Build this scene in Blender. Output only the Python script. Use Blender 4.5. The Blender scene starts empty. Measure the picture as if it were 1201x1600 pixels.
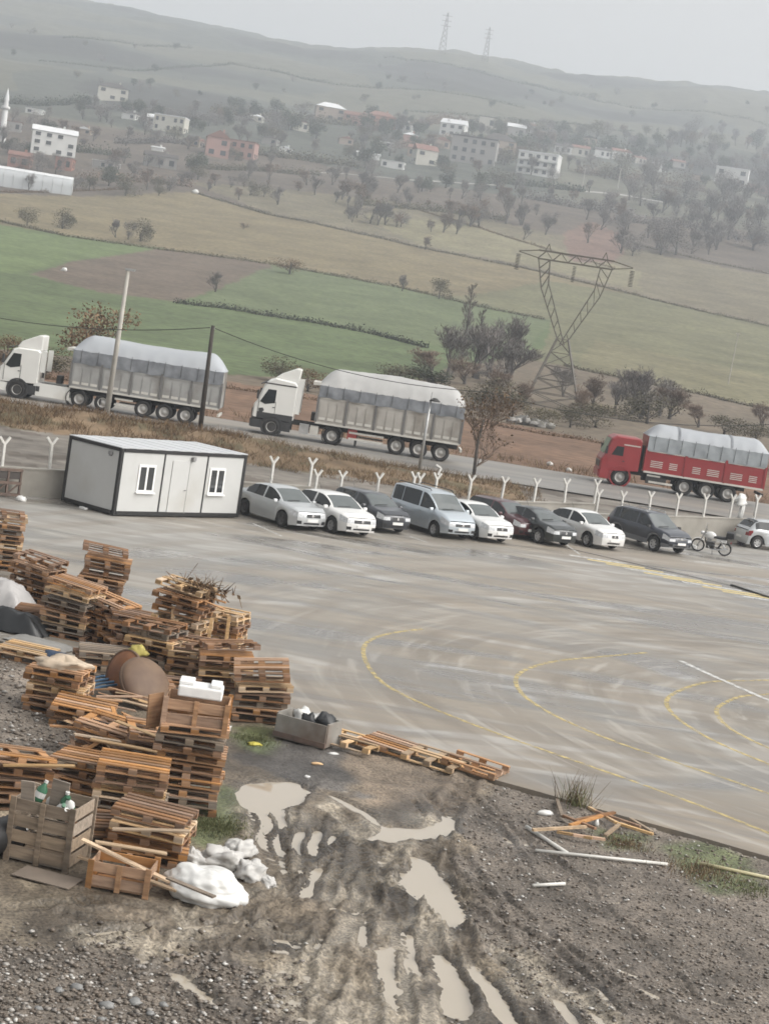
import bpy, math, random
import numpy as np
from mathutils import Vector, Matrix, Euler, noise as mnoise

# ------------------------------------------------------------------ camera, sky, sun, exposure
scene = bpy.context.scene
CAM_H, F_PX, ROLL, PITCH = 9.12, 2800.0, math.radians(8.9), math.radians(6.31)
cam_data = bpy.data.cameras.new('camera')
cam_data.sensor_fit = 'HORIZONTAL'; cam_data.sensor_width = 36.0
cam_data.lens = F_PX / 1201.0 * 36.0
cam_data.clip_start = 0.5; cam_data.clip_end = 9000
camera = bpy.data.objects.new('camera', cam_data)
scene.collection.objects.link(camera)
camera.matrix_world = (Matrix.Translation((0, 0, CAM_H)) @ Matrix.Rotation(math.pi / 2 - PITCH, 4, 'X')
                       @ Matrix.Rotation(ROLL, 4, 'Z'))
scene.camera = camera

world = bpy.data.worlds.new('World'); scene.world = world; world.use_nodes = True
wn, wl = world.node_tree.nodes, world.node_tree.links
SUN_EL, SUN_AZ = math.radians(45), math.radians(104)
sky = wn.new('ShaderNodeTexSky'); sky.sky_type = 'NISHITA'; sky.sun_disc = False
sky.sun_elevation = SUN_EL; sky.sun_rotation = SUN_AZ
sky.air_density = 1.0; sky.dust_density = 6.0; sky.ozone_density = 1.0; sky.altitude = 0
hs = wn.new('ShaderNodeHueSaturation'); hs.inputs['Saturation'].default_value = 0.10
wl.new(sky.outputs[0], hs.inputs['Color'])
tint = wn.new('ShaderNodeMix'); tint.data_type = 'RGBA'; tint.blend_type = 'MULTIPLY'; tint.inputs[0].default_value = 1.0
tint.inputs[7].default_value = (1.025, 1.0, 0.962, 1)
wl.new(hs.outputs[0], tint.inputs[6])
bgn = wn['Background']; bgn.inputs['Strength'].default_value = 0.145
wl.new(tint.outputs[2], bgn.inputs['Color'])

sun_data = bpy.data.lights.new('sun', 'SUN'); sun_data.energy = 0.5; sun_data.angle = math.radians(80)
sun_data.color = (1.0, 0.97, 0.93)
sun = bpy.data.objects.new('sun', sun_data); scene.collection.objects.link(sun)
sd = Vector((math.sin(SUN_AZ) * math.cos(SUN_EL), math.cos(SUN_AZ) * math.cos(SUN_EL), math.sin(SUN_EL)))
sun.rotation_euler = (-sd).to_track_quat('-Z', 'Y').to_euler()

vs = scene.view_settings
vs.view_transform = 'Standard'; vs.look = 'None'; vs.gamma = 1.0; vs.use_curve_mapping = False
vs.exposure = 0.76
scene.render.engine = 'CYCLES'
scene.cycles.use_denoising = True
scene.cycles.max_bounces = 6; scene.cycles.diffuse_bounces = 3; scene.cycles.glossy_bounces = 3
scene.cycles.transmission_bounces = 4; scene.cycles.transparent_max_bounces = 8; scene.cycles.volume_bounces = 1
scene.cycles.filter_width = 1.7
COL = scene.collection
R = math.radians
rng = random.Random(11)
nr = np.random.default_rng(7)

# ------------------------------------------------------------------ pixel -> direction -> place
_cr, _sr, _cp, _sp = math.cos(ROLL), math.sin(ROLL), math.cos(PITCH), math.sin(PITCH)
def ray(px, py):
    dx, dy = px - 600.5, py - 800.0
    u, v = dx * _cr + dy * _sr, -dx * _sr + dy * _cr
    return Vector((u / F_PX, _cp - v / F_PX * _sp, -(_sp + v / F_PX * _cp)))
def on_plane(px, py, z=0.0):
    r = ray(px, py); t = (z - CAM_H) / r.z
    return Vector((r.x * t, r.y * t, z))
def at_y(px, py, Y):
    r = ray(px, py); t = Y / r.y
    return Vector((r.x * t, Y, CAM_H + r.z * t))
def scale_at(Y):
    return F_PX / (Y + 0.01)

# ------------------------------------------------------------------ mesh builder
class MB:
    def __init__(s): s.v = []; s.f = []; s.smooth = False
    def add(s, vs_, fs):
        o = len(s.v); s.v += [tuple(p) for p in vs_]; s.f += [tuple(i + o for i in f) for f in fs]; return s
    def box(s, c, d, rot=None, taper=None):
        x, y, z = d[0] / 2, d[1] / 2, d[2] / 2
        P = [Vector((sx * x, sy * y, sz * z)) for sz in (-1, 1) for sx, sy in ((-1, -1), (1, -1), (1, 1), (-1, 1))]
        if taper:
            for p in P[4:]: p.x *= taper[0]; p.y *= taper[1]
        if rot is not None:
            m = rot if isinstance(rot, Matrix) else Euler(rot).to_matrix()
            P = [m @ p for p in P]
        c = Vector(c); P = [p + c for p in P]
        return s.add(P, [(3, 2, 1, 0), (4, 5, 6, 7), (0, 1, 5, 4), (1, 2, 6, 5), (2, 3, 7, 6), (3, 0, 4, 7)])
    def bar(s, a, b, w, h, up=(0, 0, 1)):
        a, b = Vector(a), Vector(b); d = b - a; L = d.length
        if L < 1e-6: return s
        d /= L; u = Vector(up); u = u - d * u.dot(d)
        if u.length < 1e-4: u = Vector((1, 0, 0)) - d * d.x
        u.normalize(); r = d.cross(u)
        m = Matrix((d, r, u)).transposed()
        return s.box((a + b) / 2, (L, w, h), m)
    def tube(s, pts, rad, n=6, cap=True):
        pts = [Vector(p) for p in pts]
        rad = rad if isinstance(rad, (list, tuple)) else [rad] * len(pts)
        rings = []
        ref = None
        for i, p in enumerate(pts):
            d = (pts[min(i + 1, len(pts) - 1)] - pts[max(i - 1, 0)]).normalized()
            if ref is None:
                ref = Vector((0, 0, 1)) if abs(d.z) < .9 else Vector((1, 0, 0))
            a = (ref - d * ref.dot(d)).normalized(); ref = a; b = d.cross(a)
            rings.append([p + (a * math.cos(2 * math.pi * k / n) + b * math.sin(2 * math.pi * k / n)) * rad[i] for k in range(n)])
        V = [q for r_ in rings for q in r_]; Fc = []
        for i in range(len(pts) - 1):
            for k in range(n):
                k2 = (k + 1) % n
                Fc.append((i * n + k, i * n + k2, (i + 1) * n + k2, (i + 1) * n + k))
        if cap:
            Fc.append(tuple(range(n - 1, -1, -1))); Fc.append(tuple((len(pts) - 1) * n + k for k in range(n)))
        return s.add(V, Fc)
    def lathe(s, prof, n=24, axis='Z', c=(0, 0, 0)):
        V = []; Fc = []; m = len(prof)
        for k in range(n):
            a = 2 * math.pi * k / n
            for r_, h in prof:
                p = (r_ * math.cos(a), r_ * math.sin(a), h)
                if axis == 'Y': p = (p[0], p[2], p[1])
                if axis == 'X': p = (p[2], p[0], p[1])
                V.append((p[0] + c[0], p[1] + c[1], p[2] + c[2]))
        for k in range(n):
            k2 = (k + 1) % n
            for i in range(m - 1):
                Fc.append((k * m + i, k2 * m + i, k2 * m + i + 1, k * m + i + 1))
        return s.add(V, Fc)
    def grid(s, P):          # P[i][j] points
        ni, nj = len(P), len(P[0]); V = [q for row in P for q in row]
        return s.add(V, [(i * nj + j, (i + 1) * nj + j, (i + 1) * nj + j + 1, i * nj + j + 1) for i in range(ni - 1) for j in range(nj - 1)])
    def prism(s, poly, thick, m=None):      # polygon in XZ, extruded along Y by +-thick/2
        n = len(poly)
        V = [Vector((x, -thick / 2, z)) for x, z in poly] + [Vector((x, thick / 2, z)) for x, z in poly]
        if m is not None: V = [m @ p for p in V]
        return s.add(V, [tuple(range(n)), tuple(range(2 * n - 1, n - 1, -1))] + [(i, i + n, (i + 1) % n + n, (i + 1) % n) for i in range(n)])
    def mesh(s, name, mat=None, smooth=False):
        me = bpy.data.meshes.new(name); me.from_pydata(s.v, [], s.f)
        if mat: me.materials.append(mat)
        if smooth:
            me.polygons.foreach_set('use_smooth', [True] * len(me.polygons))
        me.update(); return me
    def build(s, name, mat=None, parent=None, smooth=False, **kw):
        return obj(name, s.mesh(name, mat, smooth), parent, **kw)

def tag(o, label=None, cat=None, group=None, kind=None):
    if label: o['label'] = label
    if cat: o['category'] = cat
    if group: o['group'] = group
    if kind: o['kind'] = kind
    return o
def obj(name, me, parent=None, loc=None, rot=None, scale=None, label=None, cat=None, group=None, kind=None):
    o = bpy.data.objects.new(name, me); COL.objects.link(o)
    if parent is not None: o.parent = parent
    if loc is not None: o.location = loc
    if rot is not None: o.rotation_euler = rot
    if scale is not None: o.scale = scale if hasattr(scale, '__len__') else (scale,) * 3
    return tag(o, label, cat, group, kind)
def empty(name, loc=(0, 0, 0), rot=(0, 0, 0), label=None, cat=None, group=None, scale=None):
    return obj(name, None, None, loc, rot, scale, label, cat, group)
KIDS = {}
def copy_tree(o, parent=None):
    c = o.copy(); COL.objects.link(c); c.parent = parent
    for ch in o.children: copy_tree(ch, c)
    return c

def np_mesh(name, V, Fq, mat=None, smooth=False):
    """V (n,3) float array, Fq (m,k) int array"""
    me = bpy.data.meshes.new(name)
    V = np.asarray(V, np.float32); Fq = np.asarray(Fq, np.int32); k = Fq.shape[1]
    me.vertices.add(len(V)); me.vertices.foreach_set('co', V.ravel())
    me.loops.add(Fq.size); me.loops.foreach_set('vertex_index', Fq.ravel())
    me.polygons.add(len(Fq))
    me.polygons.foreach_set('loop_start', np.arange(0, Fq.size, k, dtype=np.int32))
    me.polygons.foreach_set('loop_total', np.full(len(Fq), k, np.int32))
    if smooth: me.polygons.foreach_set('use_smooth', np.ones(len(Fq), bool))
    if mat: me.materials.append(mat)
    me.update(calc_edges=True); me.validate()
    return me
def grid_faces(ni, nj):
    a = (np.arange(ni - 1)[:, None] * nj + np.arange(nj - 1)[None, :]).ravel()
    return np.stack([a, a + nj, a + nj + 1, a + 1], 1)
def vnoise(X, Y, seed=0):
    """smooth value noise on numpy arrays"""
    xi, yi = np.floor(X).astype(np.int64), np.floor(Y).astype(np.int64)
    xf, yf = X - xi, Y - yi
    def hsh(i, j):
        n = (i * 374761393 + j * 668265263 + seed * 1442695041) & 0x7fffffff
        n = ((n ^ (n >> 13)) * 1274126177) & 0x7fffffff
        return ((n ^ (n >> 16)) & 0xffff) / 65535.0
    sx, sy = xf * xf * (3 - 2 * xf), yf * yf * (3 - 2 * yf)
    a = hsh(xi, yi) * (1 - sx) + hsh(xi + 1, yi) * sx
    b = hsh(xi, yi + 1) * (1 - sx) + hsh(xi + 1, yi + 1) * sx
    return a * (1 - sy) + b * sy
def fbm(X, Y, oct=4, seed=0):
    t = 0; a = .5
    for k in range(oct):
        t = t + a * (vnoise(X, Y, seed + k) - .5); X = X * 2.03 + 17.1; Y = Y * 2.03 + 5.7; a *= .5
    return t

# ------------------------------------------------------------------ materials
MATS = {}
def nodes_of(m):
    m.use_nodes = True; nt = m.node_tree
    return nt, nt.nodes, nt.links, nt.nodes['Principled BSDF']
def ramp(n, stops):
    r = n.new('ShaderNodeValToRGB'); e = r.color_ramp.elements
    while len(e) > 1: e.remove(e[-1])
    e[0].position, e[0].color = stops[0][0], (*stops[0][1], 1) if len(stops[0][1]) == 3 else stops[0][1]
    for p, c in stops[1:]:
        x = e.new(p); x.color = (*c, 1) if len(c) == 3 else c
    return r
def srgb(r, g, b):
    f = lambda c: ((c / 255 + .055) / 1.055) ** 2.4 if c > 10 else c / 255 / 12.92
    return (f(r), f(g), f(b))
def mat(name, c, rough=.6, metal=0.0, var=.12, scale=3.0, c2=None, dirt=None, dirt_amt=.0, bump=0.0, spec=.5, objvar=.0, coat=0.0, stretch=None, trans=0.0):
    """base colour c with noise towards c2, object-to-object variation, dirt in a noise mask"""
    if name in MATS: return MATS[name]
    m = bpy.data.materials.new(name); nt, n, l, p = nodes_of(m)
    tc = n.new('ShaderNodeTexCoord'); src = tc.outputs['Object']
    if stretch:
        mp = n.new('ShaderNodeMapping'); mp.inputs['Scale'].default_value = stretch; l.new(src, mp.inputs[0]); src = mp.outputs[0]
    nz = n.new('ShaderNodeTexNoise'); nz.inputs['Scale'].default_value = scale; nz.inputs['Detail'].default_value = 5
    l.new(src, nz.inputs['Vector'])
    c2 = c2 or tuple(x * (1 - var * 2) for x in c)
    r = ramp(n, [(.32, c2), (.68, c)]); l.new(nz.outputs['Fac'], r.inputs[0]); out = r.outputs[0]
    if dirt:
        nz2 = n.new('ShaderNodeTexNoise'); nz2.inputs['Scale'].default_value = scale * .37; nz2.inputs['Detail'].default_value = 7
        l.new(src, nz2.inputs['Vector'])
        rr = ramp(n, [(.62 - .3 * dirt_amt, (0, 0, 0)), (.8 - .25 * dirt_amt, (1, 1, 1))]); l.new(nz2.outputs['Fac'], rr.inputs[0])
        mx = n.new('ShaderNodeMix'); mx.data_type = 'RGBA'; l.new(rr.outputs[0], mx.inputs[0]); l.new(out, mx.inputs[6]); mx.inputs[7].default_value = (*dirt, 1)
        out = mx.outputs[2]
    if objvar:
        oi = n.new('ShaderNodeObjectInfo'); h = n.new('ShaderNodeHueSaturation')
        ma = n.new('ShaderNodeMapRange'); ma.inputs[3].default_value = 1 - objvar; ma.inputs[4].default_value = 1 + objvar
        l.new(oi.outputs['Random'], ma.inputs[0]); l.new(ma.outputs[0], h.inputs['Value'])
        wn_ = n.new('ShaderNodeTexWhiteNoise'); wn_.noise_dimensions = '1D'; l.new(oi.outputs['Random'], wn_.inputs['W'])
        mb = n.new('ShaderNodeMapRange'); mb.inputs[3].default_value = 1 - objvar * .8; mb.inputs[4].default_value = 1 + objvar * .4
        l.new(wn_.outputs[0], mb.inputs[0]); l.new(mb.outputs[0], h.inputs['Saturation'])
        l.new(out, h.inputs['Color']); out = h.outputs[0]
    l.new(out, p.inputs['Base Color'])
    p.inputs['Roughness'].default_value = rough; p.inputs['Metallic'].default_value = metal
    p.inputs['Specular IOR Level'].default_value = spec
    if coat: p.inputs['Coat Weight'].default_value = coat; p.inputs['Coat Roughness'].default_value = .08
    if bump:
        b = n.new('ShaderNodeBump'); b.inputs['Strength'].default_value = bump; b.inputs['Distance'].default_value = .02
        l.new(nz.outputs['Fac'], b.inputs['Height']); l.new(b.outputs[0], p.inputs['Normal'])
    if trans:
        p.inputs['Transmission Weight'].default_value = trans
    MATS[name] = m; return m
# ================================================================== THE GROUND
WALL_K = 0.80
def wall_y(x): return 69.0 + (x + 13.0) * WALL_K
EDGE_A, EDGE_B = (-1.52, 38.4), (8.26, 33.5)          # foreground edge of the concrete yard
EDGE_K = (EDGE_B[1] - EDGE_A[1]) / (EDGE_B[0] - EDGE_A[0])
def edge_y(x): return EDGE_A[1] + (x - EDGE_A[0]) * EDGE_K

_TY = np.array([40, 97, 113, 150, 190, 230, 270, 330, 420, 540, 650, 850, 1100, 1500, 1900, 2050, 2300, 2600.])
_TZ = np.array([.70, .85, .85, 1.15, 1.5, 2.6, 4.97, 9.12, 16.6, 29.9, 48, 81, 125, 205, 292, 290, 262, 235.])
_fy = np.arange(40, 2601, 1.0); _fz = np.interp(_fy, _TY, _TZ)
_k = np.ones(41) / 41; _fs = np.convolve(np.pad(_fz, 20, mode='edge'), _k, 'valid')
_w = np.clip((_fy - 125) / 60, 0, 1); _fz = _fz * (1 - _w) + _fs * _w
_RX = np.array([-.75, -.21, -.17, -.08, 0.0, .06, .14, .215, .75])
_RV = np.array([-14, -20, -16, -14, -33, -30, -46, -42, -60.])
def terr_z(X, Y):
    X = np.asarray(X, float); Y = np.asarray(Y, float)
    z = np.interp(Y, _fy, _fz)
    far = np.clip((Y - 900) / 1000, 0, 1)
    z = z + far * ((388 - np.interp(X / Y, _RX, _RV)) / 2800 * 1900 + 9.12 - 292 - 4)
    z = z + np.clip((Y - 240) / 900, 0, 1) * 14 * fbm(X / 130, Y / 130, 4, 3) + np.clip((Y - 1000) / 700, 0, 1) * 30 * fbm(X / 320 + 3, Y / 320, 4, 9)
    z = z + np.clip((Y - 1200) / 500, 0, 1) * 9 * fbm(X / 26, Y / 26, 3, 19)
    # rough bank between the wall and the road
    bank = np.exp(-((Y - 94.5 - .06 * X) / 3.2) ** 2) * (np.clip((4 - X) / 14, 0, 1) * .5 + np.clip((9 - X) / 4, 0, 1) * .16)
    z = z + bank * (0.55 + 1.5 * vnoise(X / 2.3, Y / 2.1, 5) * .6)
    lump = np.exp(-((Y - 88) / 9) ** 2) * .16 * fbm(X / 1.7, Y / 1.5, 3, 8)
    return z + lump + np.where(Y > 113, 0.25 * fbm(X / 3, Y / 3, 2, 4), 0)
def ground_hit(px, py, y0=99.0, y1=2400.0):
    r = ray(px, py)
    Y = np.exp(np.linspace(math.log(y0), math.log(y1), 1500)); X = r.x / r.y * Y
    rz = CAM_H + r.z / r.y * Y; tz = terr_z(X, Y)
    k = np.argmax(tz > rz)
    if not (tz > rz).any(): k = len(Y) - 1
    return Vector((X[k], Y[k], float(tz[k])))
def in_poly(X, Y, P):
    ins = np.zeros(X.shape, bool); n = len(P)
    for i in range(n):
        x0, y0 = P[i]; x1, y1 = P[(i + 1) % n]
        if y0 == y1: continue
        c = ((y0 > Y) != (y1 > Y)) & (X < (x1 - x0) * (Y - y0) / (y1 - y0) + x0)
        ins ^= c
    return ins
def seg_dist(X, Y, a, b):
    dx, dy = b[0] - a[0], b[1] - a[1]; L = dx * dx + dy * dy + 1e-12
    t = np.clip(((X - a[0]) * dx + (Y - a[1]) * dy) / L, 0, 1)
    return np.hypot(X - a[0] - t * dx, Y - a[1] - t * dy), t

def attr_ground_mat(name, rough, bump, s1, s2, amp1=.35, amp2=.25, bdist=.05, spec=.25):
    m = bpy.data.materials.new(name); nt, n, l, p = nodes_of(m)
    at = n.new('ShaderNodeVertexColor'); at.layer_name = 'tone'
    g = n.new('ShaderNodeNewGeometry')
    a = n.new('ShaderNodeTexNoise'); a.inputs['Scale'].default_value = s1; a.inputs['Detail'].default_value = 6; l.new(g.outputs['Position'], a.inputs['Vector'])
    b = n.new('ShaderNodeTexNoise'); b.inputs['Scale'].default_value = s2; b.inputs['Detail'].default_value = 6; l.new(g.outputs['Position'], b.inputs['Vector'])
    m1 = n.new('ShaderNodeMapRange'); m1.inputs[1].default_value = .3; m1.inputs[2].default_value = .7; m1.inputs[3].default_value = 1 - amp1; m1.inputs[4].default_value = 1 + amp1; l.new(a.outputs[0], m1.inputs[0])
    m2 = n.new('ShaderNodeMapRange'); m2.inputs[1].default_value = .3; m2.inputs[2].default_value = .7; m2.inputs[3].default_value = 1 - amp2; m2.inputs[4].default_value = 1 + amp2; l.new(b.outputs[0], m2.inputs[0])
    mu = n.new('ShaderNodeMath'); mu.operation = 'MULTIPLY'; l.new(m1.outputs[0], mu.inputs[0]); l.new(m2.outputs[0], mu.inputs[1])
    h = n.new('ShaderNodeHueSaturation'); l.new(at.outputs[0], h.inputs['Color']); l.new(mu.outputs[0], h.inputs['Value'])
    l.new(h.outputs[0], p.inputs['Base Color'])
    p.inputs['Roughness'].default_value = rough; p.inputs['Specular IOR Level'].default_value = spec
    bp = n.new('ShaderNodeBump'); bp.inputs['Strength'].default_value = bump; bp.inputs['Distance'].default_value = bdist
    l.new(b.outputs[0], bp.inputs['Height']); l.new(bp.outputs[0], p.inputs['Normal'])
    return m, at, n, l, p, a, b

# ---- valley, fields and hill: one sheet from behind the wall to the ridge
_a = np.concatenate([np.linspace(-.75, -.26, 40)[:-1], np.linspace(-.26, .26, 400), np.linspace(.26, .62, 30)[1:]])
_ni, _nj = len(_a), 430
_yw = (69.2 + 13 * WALL_K) / (1 - WALL_K * _a)
_t = np.linspace(0, 1, _nj)
TYY = _yw[:, None] * (2560.0 / _yw[:, None]) ** _t[None, :]
TXX = _a[:, None] * TYY
TZZ = terr_z(TXX, TYY)
PXF = lambda L: [tuple(ground_hit(*q)[:2]) for q in L]
scrub = np.array((.135, .110, .080))
tone = np.ones((_ni, _nj, 3)) * scrub
jx = TXX + TYY * .006 * fbm(TXX / 9, TYY / 9, 3, 40); jy = TYY + TYY * .012 * fbm(TXX / 9 + 50, TYY / 9, 3, 41)
def paint(poly_px, c, world_pts=False):
    P = poly_px if world_pts else PXF(poly_px)
    tone[in_poly(jx, jy, P)] = c
# hill behind the village, in big patches
hill = TYY > 760
pn = vnoise(TXX / 140 + 9, TYY / 90, 61)
tone[hill] = (.070, .074, .060)
tone[hill & (pn > .55)] = (.098, .096, .070)
tone[hill & (pn < .3)] = (.045, .044, .038)
tone[(TYY > 500) & (TYY <= 760)] = (.098, .080, .064)
GRN, GRN2, STRAW, OLIVE, PLOW, SOIL = (.090, .118, .054), (.106, .128, .066), (.160, .132, .078), (.130, .126, .072), (.118, .092, .070), (.150, .094, .062)
paint([(-40, 300), (300, 300), (420, 335), (650, 385), (820, 418), (1000, 462), (1260, 522), (1260, 560), (850, 500), (620, 447), (450, 417), (100, 367), (-40, 345)], STRAW)
paint([(300, 285), (500, 300), (700, 330), (900, 372), (1260, 440), (1260, 520), (1000, 460), (820, 416), (650, 383), (420, 333)], (.140, .122, .082))
paint([(560, 335), (700, 345), (860, 385), (1000, 425), (1000, 455), (820, 414), (650, 380)], (.175, .158, .098))
paint([(880, 365), (925, 345), (968, 365), (976, 392), (955, 412), (890, 408)], (.155, .100, .078))
paint([(700, 465), (860, 440), (1000, 462), (1260, 522), (1260, 650), (1180, 630), (1040, 598), (900, 575), (820, 560), (760, 560), (700, 540)], OLIVE)
paint([(930, 530), (1260, 600), (1260, 650), (900, 575)], (.150, .138, .080))
paint([(-40, 345), (100, 367), (250, 388), (430, 412), (620, 447), (860, 500), (850, 545), (700, 575), (660, 592), (560, 595), (360, 585), (-40, 540)], GRN)
paint([(385, 430), (430, 412), (620, 447), (760, 480), (860, 500), (830, 540), (680, 540), (480, 500), (300, 474)], GRN2)
paint([(245, 388), (430, 412), (385, 432), (280, 472), (150, 455), (45, 428), (120, 408)], PLOW)
paint([(-40, 345), (100, 367), (245, 388), (100, 410), (30, 425), (-40, 430)], (.108, .142, .060))
paint([(-60, 570), (360, 596), (560, 628), (700, 650), (760, 655), (930, 688), (1260, 735), (1260, 790), (930, 740), (700, 712), (380, 662), (-60, 610)], SOIL)
tone[(TYY > 111.5) & (TYY < 121)] = SOIL
near = TYY < 112
nz_ = vnoise(TXX / 2.2, TYY / 1.6, 77)
tone[near] = (.17, .155, .135)
ap = near & (nz_ > .62); tone[ap] = (.115, .10, .085)
bk = near & (TYY > 89 + .06 * TXX - 3 * nz_) & (TXX < 7)
tone[bk] = (.175, .125, .078)
bk2 = bk & (vnoise(TXX / 1.4, TYY / 1.2, 78) > .6); tone[bk2] = (.11, .092, .055)
ot = near & (TYY > 100) & (TXX > 6) & (vnoise(TXX / 6, TYY / 1.5, 79) > .55); tone[ot] = (.075, .066, .058)
tm, *_ = attr_ground_mat('field_soil', .95, .5, .09, .9, .22, .3, .12)
me = np_mesh('terrain', np.stack([TXX, TYY, TZZ], 2).reshape(-1, 3), grid_faces(_ni, _nj)[:, ::-1], tm, True)
ca = me.color_attributes.new('tone', 'FLOAT_COLOR', 'POINT')
ca.data.foreach_set('color', np.concatenate([tone.reshape(-1, 3), np.ones((_ni * _nj, 1))], 1).astype(np.float32).ravel())
obj('terrain', me, kind='structure')

# ---- asphalt road with the trucks
m_asph = mat('asphalt', (.22, .21, .195), .55, var=.12, scale=.6, c2=(.15, .145, .135), dirt=(.27, .24, .2), dirt_amt=.5, stretch=(.25, 1.2, 1))
rb = MB(); xs = np.linspace(-75, 75, 61)
rb.grid([[(x, 98.0 + .018 * x + .5 * math.sin(x * .21) * .5, .93), (x, 102, .95), (x, 107, .96), (x, 112.4 + .2 * math.sin(x * .37), .93)] for x in xs])
rb.build('road', m_asph, kind='structure')
ROAD_Z = .96

# ---- concrete yard slab
def slab_mat():
    m = bpy.data.materials.new('yard_concrete'); nt, n, l, p = nodes_of(m)
    g = n.new('ShaderNodeNewGeometry')
    def noise(scale, stretch, rot, det=6, dist=0.0):
        mp = n.new('ShaderNodeMapping'); mp.inputs['Scale'].default_value = stretch; mp.inputs['Rotation'].default_value = (0, 0, rot)
        l.new(g.outputs['Position'], mp.inputs[0])
        z = n.new('ShaderNodeTexNoise'); z.inputs['Scale'].default_value = scale; z.inputs['Detail'].default_value = det; z.inputs['Distortion'].default_value = dist
        l.new(mp.outputs[0], z.inputs['Vector']); return z.outputs['Fac']
    def mixc(fac, a, b):
        x = n.new('ShaderNodeMix'); x.data_type = 'RGBA'; l.new(fac, x.inputs[0])
        for i, q in ((6, a), (7, b)):
            if isinstance(q, tuple): x.inputs[i].default_value = (*q, 1)
            else: l.new(q, x.inputs[i])
        return x.outputs[2]
    fine = ramp(n, [(.3, (.245, .235, .215)), (.7, (.345, .335, .31))]); l.new(noise(.9, (.5, 1, 1), 0), fine.inputs[0])
    mudm = ramp(n, [(.38, (0, 0, 0)), (.62, (1, 1, 1))]); l.new(noise(.085, (.6, 1.2, 1), R(-20), 5, .6), mudm.inputs[0])
    c = mixc(mudm.outputs[0], fine.outputs[0], (.275, .235, .185))
    sx_ = n.new('ShaderNodeSeparateXYZ'); l.new(g.outputs['Position'], sx_.inputs[0])
    gr = n.new('ShaderNodeMapRange'); gr.inputs[1].default_value = 40; gr.inputs[2].default_value = 62; gr.inputs[3].default_value = .62; gr.inputs[4].default_value = 0.0; l.new(sx_.outputs['Y'], gr.inputs[0])
    gm_ = n.new('ShaderNodeMath'); gm_.operation = 'MULTIPLY'; l.new(gr.outputs[0], gm_.inputs[0]); mr_ = n.new('ShaderNodeMapRange'); mr_.inputs[1].default_value = .3; mr_.inputs[2].default_value = .55; l.new(noise(.5, (.5, 1.2, 1), R(-25), 7, .6), mr_.inputs[0]); l.new(mr_.outputs[0], gm_.inputs[1])
    c = mixc(gm_.outputs[0], c, (.235, .20, .155))
    mot = n.new('ShaderNodeMapRange'); mot.inputs[1].default_value = .35; mot.inputs[2].default_value = .65; mot.inputs[3].default_value = 0; mot.inputs[4].default_value = .5; l.new(noise(1.7, (.35, 1.4, 1), R(-10), 8, .4), mot.inputs[0])
    c = mixc(mot.outputs[0], c, (.19, .178, .16))
    wet = ramp(n, [(.45, (0, 0, 0)), (.60, (1, 1, 1))]); l.new(noise(.17, (.42, 1.2, 1), R(-12), 8, 1.8), wet.inputs[0])
    wf = n.new('ShaderNodeMath'); wf.operation = 'MULTIPLY'; wf.inputs[1].default_value = .75; l.new(wet.outputs[0], wf.inputs[0])
    c = mixc(wf.outputs[0], c, (.125, .118, .108))
    # pale streaks: efflorescence plus wet sky reflection painted into the colour
    dry = ramp(n, [(.55, (0, 0, 0)), (.66, (1, 1, 1))]); l.new(noise(.30, (.42, 1.1, 1), R(-14), 8, 2.2), dry.inputs[0])
    df = n.new('ShaderNodeMath'); df.operation = 'MULTIPLY'; df.inputs[1].default_value = .42; l.new(dry.outputs[0], df.inputs[0])
    c = mixc(df.outputs[0], c, (.46, .455, .44))
    # curved tyre sweeps
    mp = n.new('ShaderNodeMapping'); mp.inputs['Location'].default_value = (-26, -47, 0); l.new(g.outputs['Position'], mp.inputs[0])
    wv = n.new('ShaderNodeTexWave'); wv.wave_type = 'RINGS'; wv.rings_direction = 'Z'; wv.inputs['Scale'].default_value = .16; wv.inputs['Distortion'].default_value = 2.2
    wv.inputs['Detail'].default_value = 4; wv.inputs['Detail Scale'].default_value = .5; l.new(mp.outputs[0], wv.inputs['Vector'])
    sw = ramp(n, [(.55, (0, 0, 0)), (.9, (1, 1, 1))]); l.new(wv.outputs['Fac'], sw.inputs[0])
    swm = n.new('ShaderNodeMath'); swm.operation = 'MULTIPLY'; l.new(sw.outputs[0], swm.inputs[0]); l.new(noise(.12, (1, 1, 1), 0), swm.inputs[1])
    sw2 = n.new('ShaderNodeMath'); sw2.operation = 'MULTIPLY'; sw2.inputs[1].default_value = .85; l.new(swm.outputs[0], sw2.inputs[0])
    c = mixc(sw2.outputs[0], c, (.20, .175, .145))
    # long curved sweeps left by turning lorries: noise in polar coordinates about the turning centre
    sub = n.new('ShaderNodeVectorMath'); sub.operation = 'SUBTRACT'; sub.inputs[1].default_value = (17.0, 46.5, 0); l.new(g.outputs['Position'], sub.inputs[0])
    ln = n.new('ShaderNodeVectorMath'); ln.operation = 'LENGTH'; l.new(sub.outputs[0], ln.inputs[0])
    sp = n.new('ShaderNodeSeparateXYZ'); l.new(sub.outputs[0], sp.inputs[0])
    at2 = n.new('ShaderNodeMath'); at2.operation = 'ARCTAN2'; l.new(sp.outputs['Y'], at2.inputs[0]); l.new(sp.outputs['X'], at2.inputs[1])
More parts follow.
